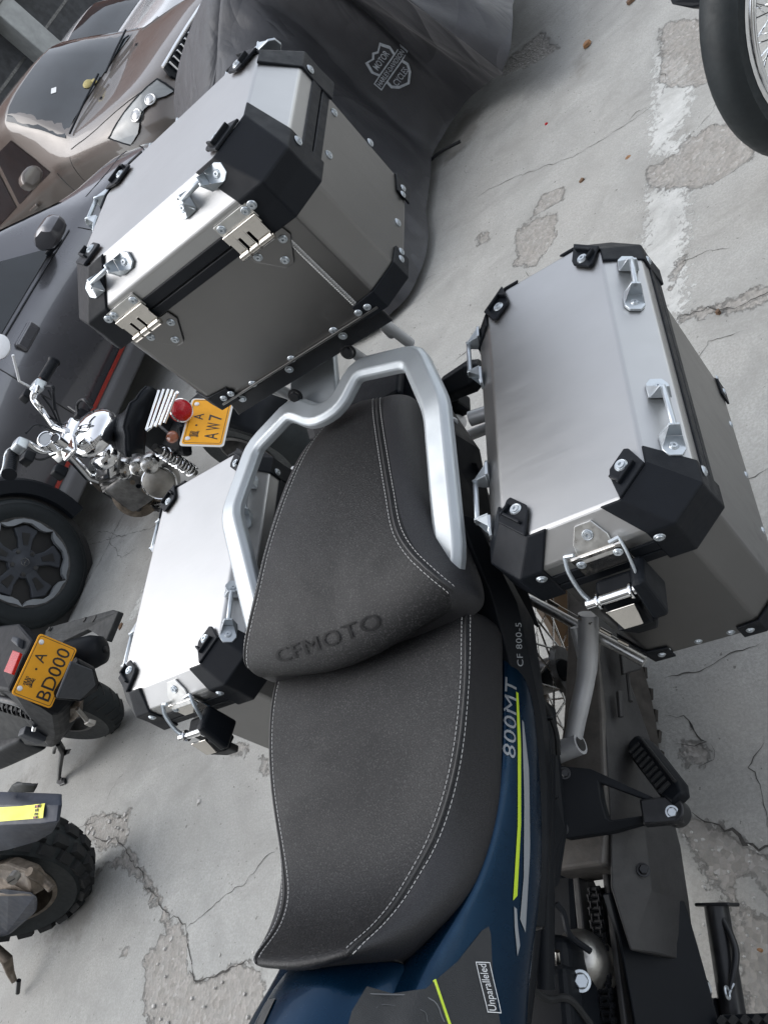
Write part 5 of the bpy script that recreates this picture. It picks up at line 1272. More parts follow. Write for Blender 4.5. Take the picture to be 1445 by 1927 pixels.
# taupe crossover, nose towards the right
SUV_P, SUV_A = (-2.44, 5.78), rad(-24.3)
Sv = [(0.02, .62, .66, .30, .62, .74, .40), (.08, .74, .78, .26, .72, .86, .48), (.22, .82, .86, .24, .80, .93, .56), (.50, .86, .90, .26, .88, .985, .64), (.9, .87, .905, .30, .93, 1.03, .68), (1.25, .87, .90, .24, .97, 1.075, .70),
      (1.45, .87, .90, .22, .985, 1.20, .66), (1.75, .87, .90, .22, 1.0, 1.42, .60), (2.05, .87, .90, .22, 1.0, 1.575, .57), (2.6, .87, .90, .22, 1.0, 1.62, .57), (3.3, .87, .90, .24, 1.01, 1.60, .56), (3.9, .86, .88, .26, 1.02, 1.50, .54), (4.3, .82, .84, .3, 1.0, 1.12, .52), (4.4, .7, .7, .35, .9, 1.0, .4)]
suv, CS, sb = car('parked_car', 'taupe brown crossover car with dark windscreen behind the grey car', SUV_P, SUV_A, Sv, 'taupe_paint', [(.85, .80), (3.4, .80), (.85, -.80), (3.4, -.80)], .35)
bs_ = bvh_of(sb)
quadpatch('windscreen', 'car_glass', CS, bs_, [(1.30, .72, 1.10), (1.30, -.72, 1.10), (2.02, -.56, 1.54), (2.02, .56, 1.54)], suv, .007, lab='dark windscreen reflecting the sky')
quadpatch('side_window', 'car_glass', CS, bs_, [(1.72, .88, 1.03), (2.62, .88, 1.03), (2.55, .66, 1.42), (2.10, .66, 1.40)], suv, .007)
quadpatch('side_window', 'car_glass', CS, bs_, [(2.72, .88, 1.03), (3.6, .88, 1.03), (3.5, .66, 1.40), (2.66, .66, 1.42)], suv, .007)
m_ = MB(); gl = [CS(.055, w, z) for w, z in ((.40, .70), (.44, .80), (.42, .875), (-.42, .875), (-.44, .80), (-.40, .70))]; fwd = CS(0, 0, 0) - CS(1, 0, 0)
m_.prism(gl, fwd, .03); gr = m_.build('grille', 'black_plastic', suv, smooth=False, bevel=.006)
for k in range(12):
    w = -.37 + k * .067; q = MB(); q.box(CS(.012, w, .79), (.020, .016, .15), frame_from((0, 0, 1), fwd), 1); q.build('grille_bar', 'chrome', gr, smooth=False, bevel=.003)
q = MB(); q.tube([CS(.03, .43, .882), CS(.005, .2, .892), CS(.0, 0, .895), CS(.005, -.2, .892), CS(.03, -.43, .882)], .012, 8); q.build('grille_trim', 'chrome', gr)
for sx in (1, -1):
    hl = quadpatch('headlight', 'lamp_glass', CS, bs_, [(.09, sx * .50, .70), (.12, sx * .48, .85), (.62, sx * .88, .885), (.45, sx * .89, .73)], suv, .012)
    for p_, q_ in (((.09, .50, .70), (.12, .48, .85)), ((.12, .48, .85), (.62, .88, .885)), ((.62, .88, .885), (.45, .89, .73)), ((.45, .89, .73), (.09, .50, .70))):
        line3('lamp_surround', 'black_plastic', CS, bs_, [(p_[0], sx * p_[1], p_[2]), ((p_[0] + q_[0]) / 2, sx * (p_[1] + q_[1]) / 2, (p_[2] + q_[2]) / 2), (q_[0], sx * q_[1], q_[2])], hl, .010, lift=.012)
    if sx == 1:
        for (l, w, z, r_) in ((.17, .63, .78, .042), (.27, .75, .80, .048)):
            h_, n_, i_, d_ = bs_.find_nearest(Vector(CS(l, w, z))); h_ = np.array(h_); n_ = np.array(n_)
            q = MB(); q.lathe([(r_, .012), (r_ * .9, .022), (r_ * .6, .030), (0, .034)], h_, n_, 24); q.torus(h_ + n_ * .018, n_, r_, .007, 28, 8); q.build('lamp_lens', 'dull_chrome', hl)
line3('seam', 'black_print', CS, bs_, [(.12, .50, .86), (.3, .62, .93), (.8, .76, .99), (1.25, .80, 1.02)], suv, .005)
line3('seam', 'black_print', CS, bs_, [(1.62, .90, .98), (1.60, .905, .75), (1.62, .90, .40)], suv, .005)
line3('door_gap', 'black_print', CS, bs_, [(1.3, .86, 1.0), (1.35, .90, .8), (1.35, .9, .5)], suv, .004)
for (w, l) in ((.36, 1.0), (-.3, 1.0)):
    q = MB(); h_ = np.array(bs_.find_nearest(Vector(CS(l, w, 1.05)))[0]); q.lathe([(0, .012), (.012, .010), (.018, 0)], h_, (0, 0, 1), 10); q.build('washer_nozzle', 'black_plastic', suv)
q = MB()
for a, b_ in (((1.22, .70), (1.30, -.02)), ((1.24, -.05), (1.36, -.62))):
    A_, B2 = [np.array(bs_.find_nearest(Vector(CS(l, w, 1.12)))[0]) for l, w in (a, b_)]; q.tube([A_ + [0, 0, .02], (A_ + B2) / 2 + [0, 0, .03], B2 + [0, 0, .03]], .009, 8)
q.build('wiper', 'black_plastic', suv)
c = CS(1.72, 1.02, 1.10); q = MB(); q.loft([[c + (CS(dl, dw, z) - CS(0, 0, 0)) for dw, z in ((-.13, -.05), (.0, -.085), (.10, -.06), (.12, .03), (.06, .085), (-.06, .08), (-.12, .03))] for dl in (-.10, -.06, .0, .045)]); 
mr = q.build('wing_mirror', 'taupe_paint', suv, smooth=60, sub=1)
q = MB(); q.box(CS(2.35, .905, .90), (.20, .03, .035), frame_from((0, 0, 1), fwd)); q.build('door_handle', 'taupe_paint', suv, smooth=False, bevel=.01, seg=3)
q = MB(); q.lathe([(0, .02), (.02, .018), (.028, 0)], CS(.95, .915, .72), CS(0, 1, 0) - CS(0, 0, 0), 14); q.build('side_repeater', 'lamp_glass', suv)
# the things seen on its dashboard
for (u, v, r_, mt_, nm, lab, cat) in ((168, 160, .055, 'toy_yellow', 'toy', 'pale yellow soft toy on the dashboard of the taupe car', 'toy'), (103, 172, .035, 'white_print', 'paper_slip', 'small white slip of paper behind the taupe car windscreen', 'paper')):
    d = ROW.T @ _ray(u, v); d /= np.linalg.norm(d); bw = bvh_of(sb); h_, n_, i_, dd = bw.ray_cast(Vector(CAM_W), Vector(d))
    if h_ is None: continue
    h_ = np.array(h_) + np.array(n_) * .010; tt = thing(nm, lab, cat, h_); q = MB(); F = frame_from(np.array(n_), (1, 0, 0))
    if nm == 'toy':
        q.lathe([(0, .03), (.03, .024), (.05, .008), (.052, 0)], h_, n_, 14, ref=None); q.lathe([(0, .026), (.02, .02), (.026, 0)], h_ + F[:, 0] * .06, n_, 12); q.build('toy_body', mt_, tt)
    else:
        q.box(h_, (.05, .07, .003), F); q.build('sheet', mt_, tt, smooth=False)

# dark grey hatchback, tail towards the lower left of the picture
G_P, G_A = (-3.32, 4.85), rad(80)
Sg = [(0.0, .50, .55, .34, .58, .66, .30), (.10, .70, .74, .26, .66, .76, .44), (.28, .80, .84, .22, .74, .85, .54), (.6, .85, .89, .24, .82, .92, .62), (.95, .86, .90, .26, .87, .98, .66), (1.2, .86, .895, .24, .92, 1.07, .66), (1.6, .86, .90, .22, .94, 1.28, .62),
      (2.0, .86, .90, .22, .95, 1.45, .56), (2.6, .86, .90, .22, .955, 1.50, .55), (3.2, .86, .90, .22, .965, 1.49, .54), (3.8, .85, .89, .26, .98, 1.40, .50), (4.15, .80, .84, .3, .96, 1.1, .5), (4.25, .66, .7, .36, .8, .9, .4)]
gcar, CG, gb = car('parked_car', 'dark grey hatchback with red sill stripe and two tone star wheel', G_P, G_A, Sg, 'grey_paint', [(.78, .78), (.78, -.78), (3.50, -.78)], .34)
bg_ = bvh_of(gb)
car_wheel(gcar, CG, 3.50, .925, .345, True)
q = MB(); a_ = CG(3.5, .90, .34); axg = CG(0, 1, 0) - CG(0, 0, 0); fg = CG(-1, 0, 0) - CG(0, 0, 0)
q.lathe([(.36, .012), (.37, .032), (.44, .034), (.455, .020), (.455, -.06)], a_, axg, 40, a0=-.35, a1=math.pi + .35, ref=fg); q.build('arch_cladding', 'black_plastic', gcar, smooth=40)
q = MB(); q.lathe([(0, .006), (.38, .006), (.38, -.02)], CG(3.5, .885, .34), axg, 40, ref=fg); q.build('wheel_well', 'black_print', gcar)
quadpatch('windscreen', 'car_glass', CG, bg_, [(1.15, .68, 1.03), (1.15, -.68, 1.03), (1.95, -.54, 1.42), (1.95, .54, 1.42)], gcar, .007, k=9)
quadpatch('side_window', 'car_glass', CG, bg_, [(1.62, .88, .985), (2.50, .88, .985), (2.46, .62, 1.36), (2.05, .62, 1.33)], gcar, .007)
quadpatch('side_window', 'car_glass', CG, bg_, [(2.60, .88, .985), (3.45, .88, .995), (3.3, .62, 1.34), (2.56, .62, 1.36)], gcar, .007)
line3('door_gap', 'black_print', CG, bg_, [(2.56, .89, .93), (2.58, .905, .7), (2.56, .90, .32)], gcar, .004)
line3('door_gap', 'black_print', CG, bg_, [(1.40, .88, .90), (1.34, .905, .7), (1.38, .90, .34)], gcar, .004)
line3('window_trim', 'black_plastic', CG, bg_, [(1.45, .88, .955), (2.2, .885, .962), (3.4, .885, .972)], gcar, .011)
line3('bonnet_gap', 'black_print', CG, bg_, [(.30, .55, .80), (.7, .72, .87), (1.1, .78, .92)], gcar, .004)
q = MB(); q.loft([[CG(l, w, z) for w, z in ((.86, .20), (.905, .22), (.918, .30), (.90, .345), (.86, .345))] for l in (1.18, 1.9, 2.6, 3.08)]); q.build('sill', 'sill_grey', gcar, smooth=False, bevel=.01)
q = MB(); q.loft([[CG(l, w, z) for w, z in ((.90, .345), (.914, .347), (.914, .363), (.90, .365))] for l in (1.18, 1.9, 2.6, 3.10)]); q.build('sill_stripe', 'stripe_red', gcar, smooth=False)
for l in (2.30, 3.25):
    h_ = np.array(bg_.find_nearest(Vector(CG(l, .92, .85)))[0]); q = MB(); q.box(h_, (.19, .050, .075), frame_from((0, 0, 1), fg)); q.build('door_handle', 'grey_paint', gcar, smooth=False, bevel=.016, seg=4)
c = CG(1.72, 1.0, 1.02); q = MB(); q.loft([[c + (CG(dl, dw, z) - CG(0, 0, 0)) for dw, z in ((-.14, -.03), (-.02, -.075), (.09, -.055), (.12, .02), (.06, .07), (-.06, .065), (-.13, .02))] for dl in (-.11, -.06, .0, .05)])
mg = q.build('wing_mirror', 'grey_paint', gcar, smooth=60, sub=1); q = MB(); q.box(CG(1.68, .90, .955), (.06, .14, .03), frame_from((0, 0, 1), fg)); q.build('mirror_foot', 'black_plastic', mg, smooth=False, bevel=.008)
quadpatch('headlight', 'lamp_glass', CG, bg_, [(.10, .52, .62), (.14, .48, .70), (.50, .86, .76), (.40, .86, .67)], gcar, .010)

# white car and one more beyond it
lt_s = np.array([math.sin(SUV_A), -math.cos(SUV_A)]); fw_s = np.array([math.cos(SUV_A), math.sin(SUV_A)])
Wp = np.array(SUV_P) - lt_s * 3.6 - fw_s * 3.75
wcar, CW_, wb_ = car('parked_car', 'white car with round fog lamp beyond the taupe car', tuple(Wp), SUV_A, [(l, a, b_, c, d * .93, e * .93, g) for l, a, b_, c, d, e, g in Sv], 'white_paint', [(.85, .80), (3.4, .80), (.85, -.80)], .33)
bw_ = bvh_of(wb_)
quadpatch('windscreen', 'car_glass', CW_, bw_, [(1.30, .72, 1.02), (1.30, -.72, 1.02), (2.02, -.56, 1.44), (2.02, .56, 1.44)], wcar, .007)
quadpatch('side_window', 'car_glass', CW_, bw_, [(1.72, .88, .96), (2.62, .88, .96), (2.55, .66, 1.32), (2.10, .66, 1.30)], wcar, .007)
hlw = quadpatch('headlight', 'lamp_glass', CW_, bw_, [(.14, .54, .68), (.16, .50, .78), (.56, .86, .84), (.46, .86, .70)], wcar, .012)
q = MB(); h_ = np.array(bw_.find_nearest(Vector(CW_(.10, .60, .46)))[0]); q.lathe([(0, .03), (.06, .028), (.075, 0)], h_, fwd, 24); q.torus(h_ + fwd * .015, fwd, .10, .02, 28, 8); q.build('fog_lamp', 'black_plastic', wcar)
q = MB(); q.prism([CW_(.05, w, z) for w, z in ((.42, .42), (.36, .62), (-.36, .62), (-.42, .42))], fwd, .04); q.build('air_intake', 'black_plastic', wcar, smooth=False, bevel=.01)
Wp2 = np.array(SUV_P) - lt_s * 6.4 - fw_s * 3.6
bcar, CB_, bb_ = car('parked_car', 'brown car with a blue number plate at the top picture edge', tuple(Wp2), SUV_A, [(l, a, b_, c, d * .92, e * .92, g) for l, a, b_, c, d, e, g in Sv], 'taupe_paint', [(.85, .80), (.85, -.80)], .33)
bbv = bvh_of(bb_)
quadpatch('windscreen', 'car_glass', CB_, bbv, [(1.30, .72, 1.02), (1.30, -.72, 1.02), (2.02, -.56, 1.44), (2.02, .56, 1.44)], bcar, .007)
q = MB(); q.prism([CB_(.04, w, z) for w, z in ((.22, .42), (.22, .54), (-.22, .54), (-.22, .42))], fwd, .03); bp = q.build('number_plate', 'plate_blue', bcar, smooth=False, bevel=.004)
q = MB(); q.prism([CB_(.05, w, z) for w, z in ((.5, .30), (.5, .66), (-.5, .66), (-.5, .30))], fwd, .02); q.build('grille', 'black_plastic', bcar, smooth=False, bevel=.01)

# garage wall far behind the cars
Wb = np.array(SUV_P) - fw_s * 9.5
gw = thing('garage_building', 'red brown building with a pale lintel over dark gates', 'building', (Wb[0], Wb[1], 0))
def GW(s, o, z): q = Wb - lt_s * s + fw_s * o; return np.array([q[0], q[1], z])
q = MB(); q.loft([[GW(-9, 0, z), GW(22, 0, z), GW(22, -5, z), GW(-9, -5, z)] for z in (2.9, 7.0)]); q.build('upper_wall', 'wall_red', gw, smooth=False)
q = MB(); q.loft([[GW(-9, .15, z), GW(22, .15, z), GW(22, -.6, z), GW(-9, -.6, z)] for z in (2.55, 2.9)]); q.build('lintel', 'wall_pale', gw, smooth=False, bevel=.02)
for s in np.arange(-8, 22, 3.3):
    q = MB(); q.loft([[GW(s, .1, z), GW(s + .45, .1, z), GW(s + .45, -.5, z), GW(s, -.5, z)] for z in (-.05, 2.55)]); q.build('pillar', 'wall_pale', gw, smooth=False, bevel=.02)
    q = MB(); q.loft([[GW(s + .45, -.35, z), GW(s + 3.3, -.35, z), GW(s + 3.3, -.45, z), GW(s + .45, -.45, z)] for z in (-.05, 2.55)]); gt = q.build('gate', 'wall_dark', gw, smooth=False)
    for z in (.6, 1.2, 1.8): 
        q = MB(); q.box(GW(s + 1.87, -.345, z), (2.8, .02, .05), frame_from((0, 0, 1), (-lt_s[0], -lt_s[1], 0))); q.build('gate_bar', 'dark_metal', gt, smooth=False)

# ------------------------------------------------------------------ covered motorcycle
cv = thing('covered_motorcycle', 'motorcycle under a black fabric cover with a pale shield emblem', 'motorcycle', (-.9, 3.0, 0))
hem = [W(803, 478, .04), W(802, 388, .05), W(816, 297, .06), W(871, 196, .10), W(930, 148, .16), W(946, 128, .22)]
hem = [np.array(p) for p in hem] + [np.array(p) for p in ((.10, 2.75, .30), (.12, 3.4, .2), (-.1, 4.1, .1), (-.7, 4.7, .1), (-1.6, 4.9, .1), (-2.2, 4.4, .1), (-2.25, 3.7, .08), (-1.9, 2.9, .06), (-1.5, 2.2, .05), (-1.15, 1.75, .05), (-.80, 1.68, .04))]
hem = bez(hem, 6, True)
Cc = np.array([-.85, 3.05, 0.0]); axv = np.array([.50, .86, 0]); axv /= np.linalg.norm(axv)
def cover():
    rings = []; H = len(hem); rs = np.random.RandomState(3)
    levels = [0, .12, .25, .38, .50, .62, .74, .85, .94, 1.0]
    ph = rs.uniform(0, 6.28, 12)
    for li, t in enumerate(levels):
        ring = []
        for i, p in enumerate(hem):
            a = 2 * math.pi * i / H
            rel = p - Cc; rel[2] = 0; s = rel @ axv; s = max(-1.05, min(1.05, s)); ridge = Cc + axv * s * .78
            zr = 1.10 + .10 * math.cos((s - .2) * 2.6) - .14 * max(0, -s) + (-.12 * max(0, s - .6))
            # side profile: hangs steeply, rounded shoulder
            f = 1 - t; rr = 1 - (t ** 2.4) * 1.0; rr = rr * (1.0 - .22 * math.sin(math.pi * min(1, t * 1.35)) * .6)
            q = ridge * (1 - rr) + np.array([p[0], p[1], 0]) * rr; z = p[2] + (zr - p[2]) * (1 - (1 - t) ** 1.35)
            fold = (math.sin(a * 9 + ph[0] + t * 2) * .6 + math.sin(a * 17 + ph[1] - t * 3) * .35 + math.sin(a * 29 + ph[2] + 4 * t) * .22) * .085 * (1 - t) ** .6 * (.35 + min(1, t * 3))
            dirn = np.array([rel[0], rel[1], 0]); dirn /= np.linalg.norm(dirn) + 1e-9
            q = q + dirn * fold; q[2] = z; ring.append(q)
        rings.append(ring)
    m_ = MB(); m_.loft(rings, caps=False); k = (len(rings) - 1) * H
    m_.f.append(tuple(range(k, k + H)))
    return m_.build('fabric_cover', 'cover_cloth', cv, smooth=180, sub=2)
cover_o = cover(); BV_C = bvh_of(cover_o)
def cpt(u, v, lift=.004):
    d = ROW.T @ _ray(u, v); h, n, i, dd = BV_C.ray_cast(Vector(CAM_W), Vector(d).normalized()); return None if h is None else (np.array(h), np.array(n))
ce = cpt(735, 128)
if ce:
    # emblem: shield crossed by a lettered bar, drawn in a plane facing the viewer's side of the cover
    a1, a2 = cpt(716, 158), cpt(756, 100); ux = a2[0] - a1[0]; sc = np.linalg.norm(ux) / 1.0; b1, b2 = cpt(712, 90), cpt(760, 168); uy = b1[0] - b2[0]; ny = np.linalg.norm(uy)
    ux /= np.linalg.norm(ux); uy = uy - ux * (uy @ ux); uy /= np.linalg.norm(uy)
    w = sc * .62; h = ny * .5
    sh = []
    def ringp(o, i_): 
        k = len(o)
        for q in range(k): r = (q + 1) % k; sh.append(poly2([o[q], o[r], i_[r], i_[q]]))
    top_o = [(-.62 * w, .22 * h), (-.72 * w, .55 * h), (-.55 * w, 1.0 * h), (-.2 * w, .86 * h), (0, 1.0 * h), (.2 * w, .86 * h), (.55 * w, 1.0 * h), (.72 * w, .55 * h), (.62 * w, .22 * h)]
    ringp(top_o, [(x * .84, y * .84 + .05 * h) for x, y in top_o])
    bot_o = [(-.62 * w, -.22 * h), (-.66 * w, -.5 * h), (-.45 * w, -.8 * h), (0, -1.05 * h), (.45 * w, -.8 * h), (.66 * w, -.5 * h), (.62 * w, -.22 * h)]
    ringp(bot_o, [(x * .82, y * .84 - .05 * h) for x, y in bot_o])
    sh += rect_line(-1.0 * w, -.22 * h, 1.0 * w, .22 * h, .05 * h)
    def tx(s_, cx, cy, hh, ww):
        vs, fs = text2d(s_, hh, .01); vs[:, 0] *= ww / (vs[:, 0].max() - vs[:, 0].min()); vs = vs + np.array([cx, cy, 0]); sh.append((vs, fs))
    tx('HARLEY-DAVIDSON', 0, 0, .22 * h, 1.8 * w); tx('MOTOR', 0, .52 * h, .30 * h, .9 * w); tx('CYCLES', 0, -.55 * h, .30 * h, .85 * w)
    decal('shield_emblem', 'faded_print', cover_o, BV_C, sh, ce[0], ux, uy, 'world', lift=.004, edge=.03, reach=.4)
q = MB(); q.tube(bez([W(800, 310, .05), W(830, 285, .06), W(866, 266, .04)], 5), .008, 8); q.build('hem_strap', 'black_steel', cv)

# ------------------------------------------------------------------ small motorcycles on the left, and the one at the top right
def number_plate(parent, P0, uL, uS, lines, L_=.22, S_=.14, frame=None, rivets=True):
    """P0: corner where the first characters start at the bottom row side; uL reading direction, uS from the upper row to the lower row"""
    uL = np.array(uL, float); uL /= np.linalg.norm(uL); uS = np.array(uS, float); uS -= uL * (uS @ uL); uS /= np.linalg.norm(uS); n = np.cross(uL, -uS)
    c = np.array(P0) + uL * L_ / 2 + uS * S_ / 2
    def rr(l, s_, r, h0, h1):
        pts = []
        for sx, sy, a0 in ((1, 1, 0), (-1, 1, 90), (-1, -1, 180), (1, -1, 270)):
            for k in range(4): a = rad(a0 + 30 * k); pts.append(c + uL * (sx * (l / 2 - r) + r * math.cos(a)) - uS * (sy * (s_ / 2 - r) + r * math.sin(a)) + n * h0)
        return pts
    m_ = MB(); m_.prism(rr(L_ + .012, S_ + .012, .012, -.004, 0) if frame else rr(L_ - .001, S_ - .001, .010, -.003, 0), n, .0038)
    pl = m_.build('number_plate', 'plate_back' if frame else 'plate_yellow', parent, smooth=False, bevel=.0008, seg=1)
    m_ = MB(); m_.prism(rr(L_ - .002, S_ - .002, .010, .0004, 0), n, .0014); m_.build('plate_face', 'plate_yellow', pl, smooth=False, bevel=.0006, seg=1)
    m_ = MB(); fr = rr(L_ - .012, S_ - .012, .008, .0022, 0); fr2 = rr(L_ - .0155, S_ - .0155, .0065, .0022, 0); k = len(fr)
    m_.add(fr + fr2, [(i, (i + 1) % k, k + (i + 1) % k, k + i) for i in range(k)]); m_.build('plate_border', 'black_print', pl, smooth=False)
    m_ = MB()
    m_.f = []; m_.v = []
    for body, x, y, h, w_ in lines:
        vs, fs = text2d(body, h, .004); vs[:, 0] *= w_ / max(1e-6, vs[:, 0].max() - vs[:, 0].min())
        for p_ in vs: pass
        m_ = MB(); m_.add([c + uL * (x + p[0]) - uS * (y + p[1]) * 1.0 + n * .0026 for p in vs], fs); m_.build('plate_characters', 'black_print', pl, smooth=False)
    if rivets:
        for sx in (-1, 1):
            q = MB(); q.lathe([(0, .004), (.006, .0038), (.0085, .002), (.009, 0)], c + uL * sx * (L_ / 2 - .026) - uS * (S_ / 2 - .018) + n * .0022, n, 14); q.build('plate_screw', 'white_print', pl)
    return pl

def bike_wheel(parent, c, ang, R_, ri, w, rim='dark_metal', tread=0, spokes=0, name='wheel', smile=None):
    n = np.array([math.cos(ang), math.sin(ang), 0]); c = np.array(c); m_ = MB(); prof = [(ri, -w * .42)]
    for a in np.linspace(-1.45, 1.45, 13): prof.append((R_ - w * .42 + w * .42 * math.cos(a) if abs(a) < 1.2 else R_ - w * .30 + w * .1 * math.cos(a), w * .5 * math.sin(a)))
    prof += [(ri, w * .42), (ri, -w * .42)]
    m_.lathe(prof, c, n, 64, ref=(0, 0, 1)); t = m_.build(name, 'clean_rubber', parent, smooth=50)
    F = frame_from(n, (0, 0, 1))
    m_ = MB(); m_.lathe([(ri + .003, w * .44), (ri - .012, w * .46), (ri - .018, w * .34), (ri - .04, w * .16), (ri - .04, -w * .16), (ri - .018, -w * .34), (ri + .003, -w * .44)], c, n, 56); m_.build('rim', rim, t, smooth=40)
    if tread:
        m_ = MB()
        for k in range(tread):
            a = 2 * math.pi * k / tread
            for xx, da, tilt, ww in ((-.17, .5, 0, .24), (.17, 0, 0, .24), (.40, .5, .75, .22), (-.40, 0, -.75, .22)):
                aa = a + da * 2 * math.pi / tread; d = F @ np.array([math.cos(aa), math.sin(aa), 0]); dd = d * math.cos(tilt) + n * math.sin(tilt)
                r_ = R_ - .001 if not tilt else R_ - w * .12
                m_.box(c + d * r_ + n * w * xx, (w * ww, 2 * math.pi * R_ / tread * .66, .020), frame_from(dd, n), .86)
        m_.build('tread_blocks', 'rubber', t, smooth=False, kind='stuff')
    for k in range(spokes):
        a = 2 * math.pi * k / spokes; s_ = 1 if k % 2 else -1; tw = .75 if (k // 2) % 2 else -.75
        p0 = c + F @ np.array([.045 * math.cos(a + tw), .045 * math.sin(a + tw), s_ * .045]); p1 = c + F @ np.array([(ri - .036) * math.cos(a), (ri - .036) * math.sin(a), s_ * .006])
        q = MB(); q.tube([p0, p1], .0019, 6); sp_ = q.build('spoke', 'chrome', t)
        q = MB(); q.tube([p1 * .93 + p0 * .07, p1], .0036, 6); q.build('spoke_nipple', 'chrome', t)
    return t, F
def tube_o(name, mat, pts, r, parent, n=12, smooth=6, flat=None, closed=False):
    m_ = MB(); m_.tube(bez(pts, smooth, closed) if smooth else pts, r, n, closed=closed, flat=flat); return m_.build(name, mat, parent)
def blob(name, mat, c, size, parent, R=None, sub=2, taper=.85):
    m_ = MB(); m_.box(c, size, R, taper); return m_.build(name, mat, parent, smooth=180, sub=sub, bevel=min(size) * .18)
def hexa(name, mat, pix, th, parent, bevel=.004, n=None, lab=None):
    """solid plate with the outline of (u, v, z) points"""
    P_ = [W(*p) for p in pix]
    if n is None:
        n = np.zeros(3)
        for i in range(len(P_)): n += np.cross(P_[i], P_[(i + 1) % len(P_)])
        n /= np.linalg.norm(n)
        if n @ (CAM_W - P_[0]) < 0: n = -n
    m_ = MB(); m_.prism(P_, n, -th); return m_.build(name, mat, parent, smooth=False, bevel=bevel, seg=2, label=lab)

# --- chrome cruiser
ch = thing('motorcycle', 'small chrome cruiser with ribbed black seat and yellow plate beside the grey car', 'motorcycle', (-1.55, 1.1, 0))
bike_wheel(ch, (-1.27, 1.13, .245), math.atan2(-.93, -.36), .245, .120, .17, 'dark_metal', name='rear_wheel')
bike_wheel(ch, (-2.28, 1.46, .23), math.atan2(-.93, -.36), .23, .15, .10, 'grimy_metal', name='front_wheel', spokes=16)
m_ = MB()
for k in range(9):
    a = rad(20 + k * 16); rr = .29; u_ = np.array([-.93, .36, 0]); cc = np.array([-1.27, 1.13, .245]); s_ = np.array([.36, .93, 0])
    if k == 0: rows = []
    o = cc + (u_ * -math.cos(a) + np.array([0, 0, 1]) * math.sin(a)) * rr; rows.append([o + s_ * x + np.array([0, 0, -abs(x) * .35]) for x in (-.105, -.08, -.04, 0, .04, .08, .105)])
m_.loft(rows, caps=False, closed=False); m_.build('rear_mudguard', 'satin_black', ch, smooth=60, solid=.004)
number_plate(ch, W(341, 836, .58), W(363, 756, .58) - W(341, 836, .58), W(405, 843, .50) - W(341, 836, .58), [('冀', -.062, .034, .034, .030), ('·', -.020, .034, .008, .008), ('A', .022, .034, .034, .030), ('A', -.070, -.026, .046, .030), ('W', -.024, -.026, .046, .036), ('7', .020, -.026, .046, .028)], frame=True)
# tail light, rack and indicator
c = W(342, 772, .62); m_ = MB(); nn = (CAM_W - c) * np.array([1, .4, .2]); m_.lathe([(0, .030), (.018, .027), (.032, .018), (.038, .004), (.038, -.02)], c, nn, 28); o = m_.build('tail_light', 'red_lens', ch)
m_ = MB(); m_.torus(c, nn, .039, .004, 28, 8); m_.build('lamp_bezel', 'chrome', o)
bars = [((276, 809, .68), (300, 735, .70)), ((284, 806, .675), (309, 733, .695)), ((293, 803, .67), (318, 733, .69)), ((301, 800, .665), (326, 734, .685)), ((310, 796, .66), (332, 740, .68))]
rkc = tube_o('rear_rack', 'chrome', [W(276, 811, .68), W(300, 790, .665), W(326, 755, .66), W(334, 738, .68)], .005, ch, smooth=0)
for a_, b_ in bars: tube_o('rack_bar', 'chrome', [W(*a_), W(*b_)], .0052, rkc, smooth=0)
hexa('rack_plate', 'chrome', [(276, 790, .66), (285, 770, .665), (290, 772, .66), (281, 795, .655)], .004, rkc)
c = W(325, 822, .52); m_ = MB(); m_.lathe([(0, .022), (.014, .018), (.022, .006), (.023, -.012), (.016, -.022), (0, -.024)], c, (.8, -.5, .3), 20); m_.build('indicator', 'amber_lens', ch)
tube_o('indicator_stalk', 'black_steel', [c, W(300, 800, .55)], .006, ch)
blob('battery_box', 'satin_black', W(312, 800, .48), (.24, .16, .22), ch)
hexa('inner_mudguard', 'satin_black', [(292, 770, .52), (335, 800, .50), (345, 860, .42), (300, 850, .45)], .05, ch, .02)
# sprung saddle, ribbed top and plain back
A1, A2 = W(262, 718, .745), W(224, 852, .70); ax_l = A2 - A1; nose = W(184, 800, .70)
rows = []; NR = 34
for i in range(NR + 1):
    t = i / NR; wv = .22 + .78 * (t ** .8) * 1.0; mid = nose * (1 - t) + (A1 + A2) / 2 * t; mid = mid + np.array([0, 0, -.028 * math.sin(math.pi * t)]); half_ = ax_l / 2 * wv
    rib = .0035 * abs(math.sin(t * math.pi * 9)); rows.append([mid - half_ * a + np.array([0, 0, rib - .030 * abs(a) ** 2.5 + (.012 if abs(a) < .5 else 0)]) for a in np.linspace(-1, 1, 13)])
m_ = MB(); m_.loft(rows, caps=False, closed=False); st = m_.build('saddle', 'satin_black', ch, smooth=180, solid=.02)
B1, B2 = W(296, 742, .665), W(268, 853, .60)
rows = []
for t in np.linspace(0, 1, 7):
    rows.append([(A1 * (1 - s_) + A2 * s_) * (1 - t) + (B1 * (1 - s_) + B2 * s_) * t + np.array([.022, -.006, .010]) * math.sin(math.pi * t) + np.array([0, 0, -.03 * abs(2 * s_ - 1) ** 2.5 + (.012 if abs(2 * s_ - 1) < .5 else 0)]) * (1 - t * .6) for s_ in np.linspace(0, 1, 13)])
m_ = MB(); m_.loft(rows, caps=False, closed=False); m_.build('saddle_back', 'satin_black', st, smooth=180, solid=.012)
tube_o('saddle_piping', 'black_plastic', [p for p in rows[0]], .0035, st, smooth=1)
